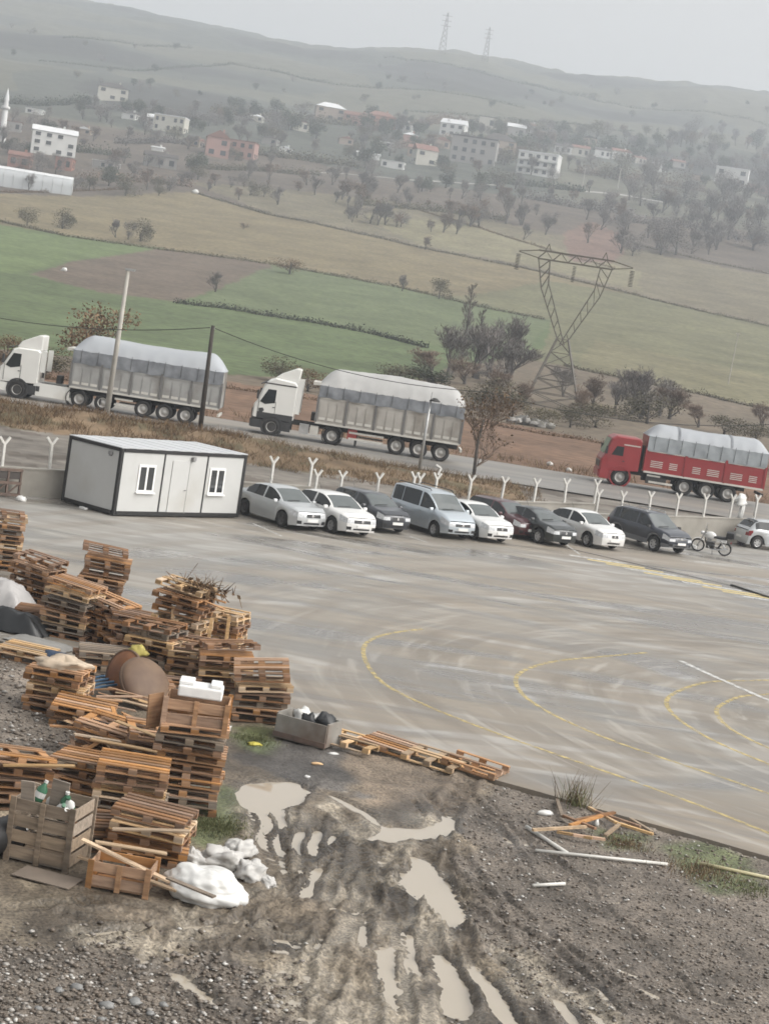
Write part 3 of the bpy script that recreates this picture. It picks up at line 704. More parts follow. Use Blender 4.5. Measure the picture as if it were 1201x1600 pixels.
for x, y in ((e / 2, e / 2), (CW - e / 2, e / 2), (e / 2, CD - e / 2), (CW - e / 2, CD - e / 2)):
    bev(cb('corner_post', (x, y, CH / 2 + .02), (e + .03, e + .03, CH - .06), m_black), .01)
for x in (2.26, 4.56): cb('joint_strip', (x, .045, CH / 2), (.07, .07, CH - .26), m_black)
for y in (.05, CD - .05):
    cb('bottom_rail', (CW / 2, y, .13), (CW - .3, .13, .15), m_black); cb('top_rail', (CW / 2, y, CH - .07), (CW - .3, .13, .13), m_black)
for x in (.05, CW - .05):
    cb('bottom_rail', (x, CD / 2, .13), (.13, CD - .3, .15), m_black); cb('top_rail', (x, CD / 2, CH - .07), (.13, CD - .3, .13), m_black)
rf = MB(); nx = 18
for i in range(nx):
    x = -.02 + (CW + .04) * (i + .5) / nx
    rf.box((x, CD / 2, CH + .012 + .01 * (i % 2)), ((CW + .04) / nx - .004, CD + .02, .03))
rf.box((CW / 2, CD / 2, CH - .04), (CW - .2, CD - .2, .06))
rf.build('roof', m_roofw, cab)
for wx in (1.42, 5.18):
    w = cb('window', (wx, .018, 1.48), (.86, .05, 1.06), m_white)
    for dx in (-.2, .2):
        MB().box((wx + dx, -.005, 1.48), (.29, .03, .88)).build('pane', m_dglass, w)
    MB().box((wx, -.03, .93), (.96, .12, .05)).build('sill', m_white, w)
dr = cb('door', (3.15, .012, 1.2), (.9, .04, 2.05), m_panel)
MB().box((3.615, -.004, 1.2), (.025, .03, 2.06)).build('door_frame', mat('door_seal', (.42, .42, .41), .5), dr)
MB().bar((3.53, -.05, 1.08), (3.44, -.05, 1.08), .03, .03).build('door_handle', mat('dull_metal', (.3, .3, .31), .35, metal=.7), dr)
m_lampg = mat('lamp_grey', (.25, .25, .25), .4)
for x, y, rz in ((3.72, -.06, 0), (-.05, .55, 0)):
    MB().box((x, y, CH - .26), (.15, .12, .12)).box((x, y, CH - .35), (.1, .09, .07)).build('wall_lamp', m_lampg, cab)
for x, y in ((.3, .3), (CW - .3, .3), (.3, CD - .3), (CW - .3, CD - .3), (CW / 2, .3)):
    MB().box((x, y, .03), (.3, .3, .06)).build('foot_block', m_wall, cab)
q = on_plane(136, 795); MB().box((0, 0, .04), (.35, .14, .07)).build('timber_offcut', m_white, loc=(q.x - .1, q.y - .25, 0.003), rot=(0, 0, 2.4), label='small white block lying against the cabin base', cat='block')

# rack of brown frames left of the cabin
m_rust = mat('rusty_steel', (.16, .11, .085), .75, var=.25, scale=5, c2=(.09, .065, .055))
q = on_plane(2, 778)
rk = empty('steel_rack', (-14.2, 67.5, 0), (0, 0, WANG), label='brown steel rack of frames standing against the wall left of the cabin', cat='rack')
for k in range(6): MB().box((-2.2 + k * .52, 0, .55), (.07, .09, 1.1)).build('upright', m_rust, rk)
for z in (.1, .55, 1.05): MB().box((-.9, 0, z), (2.7, .12, .1)).build('rail', m_rust, rk)
for k in range(5):
    MB().box((-1.94 + k * .52, .0, .84), (.42, .04, .28)).build('infill_panel', mat('rack_infill', (.07, .06, .055), .8), rk)
    MB().bar((-2.15 + k * .52, -.02, .15), (-1.75 + k * .52, -.02, .5), .05, .05).build('brace', m_rust, rk)
q = on_plane(40, 772); lump('white_rag', m_plastic, (.4, .3, .2), 4.4, loc=(-13.6, 66.9, 0), label='white rag lying at the foot of the steel rack', cat='rag')

# ================================================================== CARS
m_tyre = mat('tyre_rubber', (.022, .021, .02), .75, var=.2, scale=6)
m_rim = mat('silver_rim', (.48, .48, .48), .4, metal=.5, var=.08)
m_rimdark = mat('rim_hollow', (.05, .05, .05), .5)
m_lens = mat('headlamp_lens', (.62, .64, .66), .12, var=.18, scale=14, spec=.8)
m_tail = mat('tail_lamp', (.25, .02, .02), .2)
m_grille = mat('grille_black', (.02, .02, .022), .4, var=.2, scale=20)
m_plate = mat('number_plate', (.75, .75, .73), .45, var=.04)
m_carglass = mat('car_glass', (.018, .022, .024), .05, var=.2, scale=1.5, spec=.5)
m_shield = mat('windscreen_glass', (.10, .115, .115), .05, var=.12, scale=1.2, spec=1.0)  # base greyed above the side glass, reflected sky put into the colour
m_trim = mat('bumper_plastic', (.035, .036, .038), .6, var=.1)
m_chrome = mat('bright_metal', (.7, .7, .7), .2, metal=.9)
def make_wheel(parent, x, y, r, w, outer, hub=m_rim, steel=False):
    s = 1 if outer > 0 else -1
    wh = MB().lathe([(r * .62, -w / 2), (r * .93, -w / 2), (r, -w / 2 + .03), (r, w / 2 - .03), (r * .93, w / 2), (r * .62, w / 2), (r * .6, w / 2 - .03), (r * .6, -w / 2 + .03), (r * .62, -w / 2)], 24, 'Y').build('wheel', m_tyre, parent, smooth=True, loc=(x, y, r))
    yy = s * (w / 2 - .035)
    rim = MB().lathe([(0.001, yy * .55), (r * .60, yy * .55)], 20, 'Y').build('rim_dish', m_rimdark if not steel else hub, wh)
    sp = MB(); sp.lathe([(r * .50, yy), (r * .62, yy + s * .03), (r * .62, yy - s * .03), (r * .50, yy)], 20, 'Y'); sp.lathe([(.001, yy + s * .012), (r * .17, yy + s * .01), (r * .2, yy - s * .03)], 12, 'Y')
    if steel: sp.lathe([(r * .15, yy), (r * .3, yy - s * .06), (r * .52, yy)], 20, 'Y')
    else:
        for k in range(6):
            a = 2 * math.pi * k / 6
            sp.bar((math.cos(a) * r * .15, yy, math.sin(a) * r * .15), (math.cos(a) * r * .54, yy, math.sin(a) * r * .54), r * .22, .03, up=(0, 1, 0))
    sp.build('rim', hub, wh)
    return wh
def make_car(name, P, paint, label, cat='car', lower=None):
    L, W, H, wb, r = P['L'], P['W'] / 2, P['H'], P['wb'], P.get('r', .33)
    hf, hr = L / 2, -L / 2
    xf = hf - P['fo']; xr = xf - wb
    car = empty(name, label=label, cat=cat, group='cars parked along the yard wall')
    top = P['top']; belt = P['belt']
    key = sorted(set([round(v, 3) for v in list(np.linspace(hr, hf, 37)) + [q[0] for q in top] + [xf + d * r * 1.28 for d in (-1, -.92, -.75, -.5, 0, .5, .75, .92, 1)] + [xr + d * r * 1.28 for d in (-1, -.92, -.75, -.5, 0, .5, .75, .92, 1)] + [P['xB'] - .05, P['xB'] + .05, P['xA'], P['xC']]]))
    key = [k for i, k in enumerate(key) if i == 0 or k - key[i - 1] > .012 or k == hf]
    zt = lambda x: float(np.interp(x, [q[0] for q in top], [q[1] for q in top]))
    zbl = lambda x: float(np.interp(x, [q[0] for q in belt], [q[1] for q in belt]))
    def wd(x):
        a = max(0, (x - (hf - .75)) / .75); b = max(0, ((hr + .5) - x) / .5)
        return W * (1 - .20 * a ** 2.2) * (1 - .12 * b ** 2.2)
    sill = P.get('sill', .2)
    def zbot(x):
        z = sill + .05 * max(0, (x - (hf - .4)) / .4)
        for c in (xf, xr):
            d = abs(x - c); ra = r * 1.26
            if d < ra: z = max(z, r + math.sqrt(ra * ra - d * d) * .98)
        return z
    wr = P.get('wr', .78)
    rows = []
    for x in key:
        w, t, b0, zo = wd(x), zt(x), zbl(x), zbot(x)
        b0 = min(b0, t - .015); cabf = min(1, max(0, (t - b0) / .42)); dz = b0 - zo
        z1 = max(zo, sill + .0) if False else zo
        yr = w * (.90 * (1 - cabf) + wr * cabf)
        rows.append([(w * .95, zo), (w * .99, zo + dz * .3), (w, zo + dz * .62), (w * .975, b0 - .01), (w * .95, b0 + .02 * cabf + .004), (yr, b0 + (t - b0) * .86), (yr * .90, t - .03 * cabf - .004), (yr * .5, t - .006), (0, t)])
    NR = len(rows[0])
    def side_pts(s): return [[(x, s * y, z) for y, z in rw] for x, rw in zip(key, rows)]
    xA, xB, xC, xW, xR = P['xA'], P['xB'], P['xC'], P['xW'], P['xR']   # A/B/C pillars, cowl->roof front, roof rear->deck
    groups = {}
    for s in (-1, 1):
        for i in range(len(key) - 1):
            xm = (key[i] + key[i + 1]) / 2; t = zt(xm); b0 = zbl(xm)
            for j in range(NR - 1):
                g = 'body'
                if j == 4 and P['xRW'] < xm < xA and t - b0 > .2 and abs(xm - xB) > .05 and not (P.get('xD') and abs(xm - P['xD']) < .05): g = ('side_window_f' if xm > xB else 'side_window_r') + ('' if not P.get('xD') or xm > P['xD'] else '2') + str(s)
                if j >= 6 and xW[0] + .02 > xm > xW[1]: g = 'windscreen'
                if j >= 6 and xR[1] < xm < xR[0]: g = 'rear_window'
                if j <= 3 and sill + .02 < zt(xm) and g == 'body':
                    if xB - .02 < xm < xA + .12 and xm < xf - r * 1.27: g = 'door_f%d' % s
                    elif xC < xm <= xB - .02 and xm > xr + r * 1.0 and P.get('rd', True): g = 'door_r%d' % s
                if j in (1, 2) and xm > hf - P.get('hl', .36) and j == 2: g = 'headlamp%d' % s
                if j == 2 and xm < hr + .2: g = 'tail_lamp%d' % s
                if lower and j == 0: g = 'cladding'
                groups.setdefault(g, []).append((s, i, j))
    G = {'body': ('body', paint), 'windscreen': ('windscreen', m_shield), 'rear_window': ('rear_window', m_carglass), 'cladding': ('cladding', lower)}
    doors = {}
    def submesh(faces):
        mb = MB(); idx = {}
        for s, i, j in faces:
            f = []
            for a, b in ((i, j), (i + 1, j), (i + 1, j + 1), (i, j + 1)):
                k = (s, a, b) if b < NR - 1 else (0, a, b)
                if k not in idx:
                    y, z = rows[a][b]; idx[k] = len(mb.v); mb.v.append((key[a], s * y, z))
                f.append(idx[k])
            mb.f.append(tuple(f if s < 0 else f[::-1]))
        return mb
    for g, fs in groups.items():
        mb = submesh(fs)
        if g in G: o = mb.build(G[g][0], G[g][1], car, smooth=True)
        elif g.startswith('door'): doors[g] = mb.build('door', paint, car, smooth=True)
        elif g.startswith('side'): mb.build('side_window', m_carglass, car, smooth=True)
        elif g.startswith('head'): mb.build('headlamp', m_lens, car, smooth=True)
        elif g.startswith('tail'): mb.build('tail_lamp', m_tail, car, smooth=True)
    # front and rear fascia
    for front in (True, False):
        k = -1 if front else 0; rw = rows[k]; x0 = key[k]; sg = 1 if front else -1
        ys = [q[0] for q in rw[:5]]; zs = [q[1] for q in rw[:5]]
        nzs, nys = 8, 14
        zz = np.linspace(zs[0], rw[4][1], nzs + 1)
        def pt(u, z):
            y = float(np.interp(z, zs, ys)) * u; f_ = (z - zz[0]) / (zz[-1] - zz[0])
            return (x0 + sg * (.10 * (1 - abs(u) ** 2.5) * (1 - .6 * (2 * f_ - 1) ** 2) + .015 * math.sin(f_ * 3.1)), y, z)
        us = np.linspace(-1, 1, nys + 1); sub = {}
        for a in range(nys):
            for b in range(nzs):
                um = abs((us[a] + us[a + 1]) / 2); g = 'bumper'
                if front:
                    if b in P.get('gr', (5, 6)) and um < P.get('gw', .5): g = 'grille'
                    elif b in (5, 6) and um > .62: g = 'headlamp'
                    elif b in (1,) and um < .6: g = 'air_intake'
                    elif b in (1, 2) and .7 < um < .93 and P.get('fog', True): g = 'fog_lamp_recess'
                else:
                    if b in (5, 6) and um > .72: g = 'tail_lamp'
                if lower and b < 3 and g == 'bumper': g = 'bumper_plastic'
                if g in ('headlamp', 'tail_lamp', 'fog_lamp_recess'): g += '1' if us[a] > 0 else '0'
                sub.setdefault(g, []).append((a, b))
        for g, fs in sub.items():
            mb = MB(); idx = {}
            dx = {'gri': -.012, 'air': -.02, 'fog': -.015}.get(g[:3], .0) * sg
            for a, b in fs:
                f = []
                for aa, bb in ((a, b), (a + 1, b), (a + 1, b + 1), (a, b + 1)):
                    if (aa, bb) not in idx:
                        q = pt(us[aa], zz[bb]); idx[(aa, bb)] = len(mb.v); mb.v.append((q[0] + dx, q[1], q[2]))
                    f.append(idx[(aa, bb)])
                mb.f.append(tuple(f if front else f[::-1]))
            m = {'bum': paint, 'gri': m_grille, 'hea': m_lens, 'air': m_grille, 'fog': m_grille, 'tai': m_tail}[g[:3]]
            if g == 'bumper_plastic': m = lower
            mb.build({'gri': 'grille', 'hea': 'headlamp', 'air': 'air_intake', 'fog': 'fog_lamp_recess', 'tai': 'tail_lamp'}.get(g[:3], 'front_bumper' if front else 'rear_bumper'), m, car, smooth=True)
        zpl = zz[0] + (zz[-1] - zz[0]) * (P.get('pl', .42) if front else .45)
        q = pt(0, zpl); MB().box((q[0] + sg * .012, 0, zpl), (.015, .52, .115)).build('number_plate', m_plate, car)
        if front:
            zg = zz[P.get('gr', (5, 6))[0]] + .07; q = pt(0, zg); MB().lathe([(.001, .012), (.05, .012), (.062, 0)], 10, 'X', (q[0] + .0, 0, zg)).build('badge', m_chrome, car)
            for zz_ in (zg - .03, zg + .05):
                q = pt(.0, zz_); MB().box((q[0] - .012, 0, zz_), (.016, W * P.get('gw', .5) * 1.55, .012)).build('grille_bar', m_chrome if P.get('chr') else m_trim, car)
    for s in (-1, 1):
        xm = xA - .1; zm = zbl(xm) + .07; w = wd(xm)
        mi = bev(MB().box((0, 0, 0), (.13, .19, .13), taper=(.8, .9)).build('door_mirror', P.get('mirror', paint), car, loc=(xm + .03, s * (w + .09), zm)), .03, 2)
        for g, xh in (('door_f%d' % s, xB + .14), ('door_r%d' % s, xC + .28)):
            if g in doors: MB().box((xh, s * (wd(xh) * .99 + .012), zbl(xh) - .14), (.19, .03, .035)).build('handle', P.get('hm', paint), doors[g])
        for x in (xf, xr): make_wheel(car, x, s * (W - .115), r, .2, s, P.get('hub', m_rim), P.get('steel', False))
    MB().box(((hf + hr) / 2, 0, sill + .19), (L - .5, 2 * W - .5, .3)).build('underbody', m_trim, car)
    for xw in (xf, xr): MB().box((xw, 0, r + .2), (r * 2.1, 2 * W - .48, .5)).build('wheel_well', m_trim, car)
    # wipers
    zc = zt(xW[0]); MB().bar((xW[0] - .02, -.5, zc + .03), (xW[0] - .06, .15, zc + .06), .02, .02).build('wiper', m_trim, car)
    if P.get('rails'):
        for s in (-1, 1): MB().tube([(xW[1] - .1, s * W * .66, H - .03), (xW[1] - .2, s * W * .67, H + .04), (xR[0] + .3, s * W * .67, H + .04), (xR[0] + .15, s * W * .66, H - .03)], .022).build('roof_rail', m_rim if P['rails'] == 2 else m_trim, car)
    an = MB().tube([(xR[0] + .15, 0, H - .02), (xR[0] - .05, 0, H + .2)], .008, 4).build('aerial', m_trim, car)
    return car, xf, xr, W
def sedan(L=4.5, W=1.74, H=1.48, wb=2.6, fo=.85, nose=.85, hood=1.02, deck=1.08, beltf=.95, beltr=1.02, **kw):
    hf, hr = L / 2, -L / 2; xc = hf - 1.06; xrf = xc - .74; xrr = hr + 1.25; xd = hr + .58
    d = dict(L=L, W=W, H=H, wb=wb, fo=fo, top=[(hr, deck - .12), (hr + .06, deck - .02), (xd, deck + .02), (xd + .38, deck + .22), (xrr - .1, H - .1), (xrr + .25, H - .03), (-.1, H), (xrf - .2, H - .015), (xrf, H - .07), (xc - .35, hood + .255), (xc, hood + .02), (xc + .5, hood - .05), (hf - .3, nose + .1), (hf - .08, nose + .01), (hf, nose - .03)],
             belt=[(hr, deck - .16), (hr + .5, beltr), (0, (beltf + beltr) / 2), (xc, beltf), (hf - .3, nose + .03), (hf, nose - .06)], xA=xc - .12, xB=-.08, xC=hr + .95, xRW=xd + .2, xW=(xc, xrf), xR=(xrr, xd), wr=.76)
    d.update(kw); return d
def hatch(L=4.05, W=1.73, H=1.46, wb=2.58, fo=.84, nose=.86, hood=1.03, **kw):
    hf, hr = L / 2, -L / 2; xc = hf - .98; xrf = xc - .74; xrr = hr + .5; xd = hr + .08
    d = dict(L=L, W=W, H=H, wb=wb, fo=fo, top=[(hr, .95), (hr + .06, 1.02), (xrr - .16, H - .16), (xrr + .05, H - .05), (-.3, H), (xrf - .15, H - .02), (xrf, H - .06), (xc - .35, hood + .25), (xc, hood + .02), (xc + .45, hood - .05), (hf - .3, nose + .1), (hf - .08, nose + .01), (hf, nose - .03)],
             belt=[(hr, .9), (hr + .5, 1.02), (0, .96), (xc, .92), (hf - .3, nose + .03), (hf, nose - .06)], xA=xc - .12, xB=-.05, xC=hr + .75, xRW=hr + .35, xW=(xc, xrf), xR=(xrr, xd + .02), wr=.77)
    d.update(kw); return d
def van(L=4.4, W=1.78, H=1.88, wb=2.81, fo=.82):
    hf, hr = L / 2, -L / 2; xc = hf - .86; xrf = xc - .76
    return dict(L=L, W=W, H=H, wb=wb, fo=fo, top=[(hr, 1.35), (hr + .03, 1.5), (hr + .12, H - .08), (hr + .5, H - .02), (-.2, H), (xrf - .2, H - .04), (xrf, H - .12), (xc - .3, 1.42), (xc, 1.16), (xc + .35, 1.10), (hf - .25, 1.0), (hf - .08, .9), (hf, .84)],
                belt=[(hr, 1.08), (hr + .5, 1.1), (0, 1.08), (xc, 1.08), (hf - .3, .93), (hf, .79)], xA=xc - .1, xB=.12, xC=hr + 1.0, xD=hr + .98, xRW=hr + .28, xW=(xc, xrf), xR=(hr + .09, hr + .02), wr=.83, gr=(5, 6), gw=.55, rails=1, sill=.24, r=.32, hl=.45)
def suv(L=4.33, W=1.82, H=1.74, wb=2.63, fo=.86):
    hf, hr = L / 2, -L / 2; xc = hf - 1.04; xrf = xc - .72
    return dict(L=L, W=W, H=H, wb=wb, fo=fo, top=[(hr, 1.1), (hr + .05, 1.2), (hr + .38, H - .1), (hr + .7, H - .03), (-.2, H), (xrf - .15, H - .02), (xrf, H - .07), (xc - .3, 1.36), (xc, 1.13), (xc + .45, 1.08), (hf - .25, 1.0), (hf - .06, .92), (hf, .86)],
                belt=[(hr, 1.02), (hr + .5, 1.1), (0, 1.09), (xc, 1.05), (hf - .25, .94), (hf, .81)], xA=xc - .1, xB=-.05, xC=hr + .9, xD=hr + .88, xRW=hr + .5, xW=(xc, xrf), xR=(hr + .4, hr + .06), wr=.80, r=.36, sill=.3, rails=2, gr=(6,), gw=.45, chr=1, mirror=m_trim)
def paintm(name, c, metal=0.0, rough=.3): return mat(name, c, rough, metal=metal, var=.03, scale=1.0, coat=.7, dirt=tuple(x * .8 + .02 for x in c), dirt_amt=.25)
p_silver, p_white, p_white2 = paintm('silver_paint', (.50, .52, .53), .35), paintm('white_paint', (.70, .70, .685)), paintm('cream_white_paint', (.69, .695, .685))
p_slate, p_maroon, p_green, p_navy, p_van = paintm('slate_paint', (.028, .032, .04), .2), paintm('maroon_paint', (.06, .014, .018), .1), paintm('dark_green_paint', (.016, .021, .021), .1), paintm('navy_paint', (.012, .016, .028), .1), paintm('silver_blue_paint', (.46, .51, .55), .35)
m_clad = mat('grey_cladding', (.15, .155, .165), .5)
HEAD = R(-54)
def place_car(car, xw, W, px, py, head=HEAD, side=-1, at=None):
    g = Vector(at) if at else on_plane(px, py)
    f = Vector((math.cos(head), math.sin(head), 0)); l_ = Vector((-math.sin(head), math.cos(head), 0))
    car.location = g - f * xw - l_ * side * (W - .03); car.rotation_euler = (0, 0, head)
c, xf, xr, W = make_car('sedan_car', sedan(4.35, 1.76, 1.54, 2.63, hub=m_rimdark, steel=True), p_silver, 'silver saloon car parked right beside the white cabin'); place_car(c, xf, W, 437, 824, R(-50))
c, xf, xr, W = make_car('sedan_car', sedan(4.53, 1.79, 1.52, 2.64, gw=.55), p_white, 'white saloon with black grille between the silver saloon and dark hatchback'); place_car(c, xf, W, 515, 833, R(-53))
c, xf, xr, W = make_car('hatchback_car', hatch(4.06, 1.74, 1.5, gw=.42), p_slate, 'dark slate hatchback tucked in beside the tall silver van'); place_car(c, xf, W, 573, 828, R(-54))
c, xf, xr, W = make_car('compact_van', van(), p_van, 'tall silver blue people carrier with roof rails', cat='van'); place_car(c, xf, W, 675, 838)
c, xf, xr, W = make_car('sedan_car', sedan(4.4, 1.76, 1.51, 2.6, gw=.4), p_white2, 'white car squeezed between the tall silver van and the maroon car'); place_car(c, xf, W, 736, 843)
c, xf, xr, W = make_car('hatchback_car', hatch(4.1, 1.73, 1.52, gw=.35), p_maroon, 'dark maroon car parked between two white and dark cars'); place_car(c, xf, W, 786, 838)
c, xf, xr, W = make_car('sedan_car', sedan(4.2, 1.70, 1.47, 2.45, gw=.4, fog=False), p_green, 'old dark green saloon beside the maroon car'); place_car(c, xf, W, 838, 849)
c, xf, xr, W = make_car('sedan_car', sedan(4.4, 1.75, 1.52, 2.6, gw=.35, fog=False), p_white, 'white saloon parked next to the dark navy SUV'); place_car(c, xf, W, 914, 854)
c, xf, xr, W = make_car('suv_car', suv(), p_navy, 'dark navy SUV with grey cladding and roof rails', lower=m_clad); place_car(c, xf, W, 1018, 861)
c, xf, xr, W = make_car('hatchback_car', hatch(3.85, 1.7, 1.52, 2.46), p_silver, 'silver hatchback behind the motorcycle, parked along the concrete wall'); place_car(c, xr, W, 1181, 858, R(18))
q = on_plane(1072, 858); lump('white_bag', m_plastic, (.5, .35, .32), 8.8, loc=(q.x + .25, q.y, 0), label='small white bag on the ground ahead of the navy SUV', cat='bag')
q = on_plane(1157, 852); lump('dark_bag', mat('maroon_cloth', (.06, .03, .035), .8), (.4, .4, .5), 2.8, loc=(q.x, q.y + .3, 0), label='dark sack on the ground by the wall near the silver hatchback', cat='bag')

# ---- motorcycle
mo = empty('motorcycle', label='white motorcycle with black top box parked near the concrete wall', cat='motorcycle')
def mc_wheel(x):
    w = MB().lathe([(.25, -.035), (.29, -.05), (.315, 0), (.29, .05), (.25, .035), (.25, -.035)], 24, 'Y').build('wheel', m_tyre, mo, smooth=True, loc=(x, 0, .315))
    s = MB().lathe([(.235, -.02), (.255, -.02), (.255, .02), (.235, .02), (.235, -.02)], 20, 'Y'); s.lathe([(.03, -.06), (.05, -.06), (.05, .06), (.03, .06)], 10, 'Y')
    for k in range(8):
        a = k * math.pi / 4; s.bar((.03 * math.cos(a), 0, .03 * math.sin(a)), (.24 * math.cos(a), 0, .24 * math.sin(a)), .012, .012)
    s.build('spokes', m_rim, w)
mc_wheel(.62); mc_wheel(-.62)
for s in (-1, 1):
    MB().tube([(.62, s * .09, .315), (.36, s * .09, 1.0)], .028, 8).build('fork_leg', m_chrome, mo)
    MB().tube([(-.62, s * .11, .32), (-.38, s * .13, .72)], .025, 8).build('shock_absorber', m_chrome, mo)
    mi = MB().tube([(.34, s * .25, 1.05), (.36, s * .36, 1.24)], .008, 5).build('mirror', m_trim, mo)
    MB().lathe([(.001, -.01), (.06, -.01), (.06, .01), (.001, .01)], 12, 'X', (.36, s * .38, 1.27)).build('mirror_glass', m_chrome, mi)
MB().tube([(.30, -.38, 1.04), (.36, -.2, 1.02), (.38, 0, .99), (.36, .2, 1.02), (.30, .38, 1.04)], .016, 6).build('handlebar', m_trim, mo)
hl_ = MB().lathe([(.001, .1), (.07, .09), (.095, .0), (.07, -.08), (.001, -.1)], 14, 'X', (.48, 0, .92)).build('headlamp', p_white, mo, smooth=True)
tk = lump('fuel_tank', p_white, (.56, .30, .32), 1.2, mo, n=20, rough=.05, loc=(.12, 0, .72)); 
st = bev(MB().box((-.35, 0, .82), (.66, .26, .1)).build('seat', mat('black_vinyl', (.015, .015, .016), .5), mo), .04, 3)
bev(MB().box((-.42, 0, .68), (.5, .24, .15), taper=(.9, .8)).build('side_cover', p_white, mo), .03)
eng = MB().box((.06, 0, .42), (.38, .26, .3)).lathe([(.07, -.17), (.1, -.15), (.1, .15), (.07, .17)], 12, 'Y', (-.05, 0, .38)).build('engine', m_rimdark, mo)
for k in range(5): MB().box((.14, 0, .5 + k * .045), (.22, .24, .02)).build('cooling_fin', m_rim, eng)
MB().tube([(.38, 0, .95), (.3, 0, .55), (.15, 0, .26), (-.25, 0, .26), (-.45, 0, .6)], .028, 8).build('frame_tube', m_trim, mo)
MB().tube([(.16, .15, .4), (.05, .16, .25), (-.3, .17, .27), (-.78, .18, .38)], [.022, .022, .04, .045], 8).build('exhaust_pipe', m_chrome, mo)
MB().tube([(-.1, .07, .36), (-.62, .08, .315)], .02, 6).build('swing_arm', m_trim, mo)
for x in (.62, -.62):
    fd = MB(); fd.grid([[(x + .35 * math.cos(a), y, .315 + .35 * math.sin(a)) for a in np.linspace(R(25 if x > 0 else 20), R(140 if x > 0 else 170), 12)] for y in (-.065, 0, .065)])
    fd.build('mudguard', p_white if x > 0 else m_trim, mo, smooth=True)
bx_ = bev(MB().box((-.78, 0, 1.02), (.4, .42, .27), taper=(.85, .85)).build('top_box', mat('black_vinyl', (.015, .015, .016)), mo), .04, 2)
MB().box((-.66, 0, .86), (.42, .2, .03)).build('luggage_rack', m_trim, mo)
MB().box((-.86, 0, .66), (.06, .16, .08)).build('tail_lamp', m_tail, mo)
MB().tube([(-.05, .1, .28), (-.1, .28, .02)], .012, 5).build('side_stand', m_trim, mo)
g0 = on_plane(1109, 865); mo.location = (g0.x, g0.y, 0); mo.rotation_euler = (R(-7), 0, R(167)); mo.scale = (1.05, 1.05, 1.05)
# ================================================================== TRUCKS
m_tarp = mat('grey_tarpaulin', (.36, .38, .40), .5, var=.08, scale=1.4, c2=(.34, .36, .385), bump=.5, stretch=(.6, 1, 1))
m_tarp2 = mat('white_tarpaulin', (.43, .43, .42), .5, var=.08, scale=1.1, c2=(.36, .36, .355), bump=.5)
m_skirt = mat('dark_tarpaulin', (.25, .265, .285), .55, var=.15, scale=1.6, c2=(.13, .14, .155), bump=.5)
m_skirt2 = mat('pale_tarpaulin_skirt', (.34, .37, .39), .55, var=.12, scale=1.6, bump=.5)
m_gbox = mat('grey_truck_steel', (.36, .36, .35), .6, var=.1, scale=1.2, c2=(.28, .28, .27), dirt=(.16, .14, .12), dirt_amt=.35)
m_gbox2 = mat('beige_truck_steel', (.42, .40, .365), .6, var=.1, scale=1.2, c2=(.33, .31, .28), dirt=(.18, .155, .125), dirt_amt=.35)
m_red = mat('red_truck_paint', (.30, .028, .032), .4, var=.08, scale=1, coat=.3, dirt=(.22, .05, .045), dirt_amt=.3)
m_twhite = mat('cab_white', (.74, .74, .71), .35, var=.04, scale=.8, coat=.3, dirt=(.5, .47, .41), dirt_amt=.2)
m_strip = mat('pale_strip', (.62, .60, .55), .5, var=.1, scale=2)
m_frame = mat('chassis_dark', (.04, .038, .036), .7, var=.2, scale=3)
m_twh = mat('truck_rim', (.52, .51, .49), .5, var=.12, scale=4, dirt=(.2, .17, .14), dirt_amt=.4)
m_postd = mat('dark_side_post', (.17, .165, .16), .6, var=.12, scale=2)
def twheel(parent, x, y, s, hub=m_twh, dirty=False):
    r, w = .52, .32
    wh = MB().lathe([(.30, -w / 2), (.47, -w / 2), (r, -w / 2 + .05), (r, w / 2 - .05), (.47, w / 2), (.30, w / 2), (.29, 0), (.30, -w / 2)], 26, 'Y').build('wheel', m_tyre, parent, smooth=True, loc=(x, y, r))
    MB().lathe([(.001, s * .10), (.10, s * .10), (.13, s * .03), (.24, s * .02), (.27, s * .13), (.305, s * .155)], 22, 'Y').build('rim', hub, wh, smooth=True)
    return wh
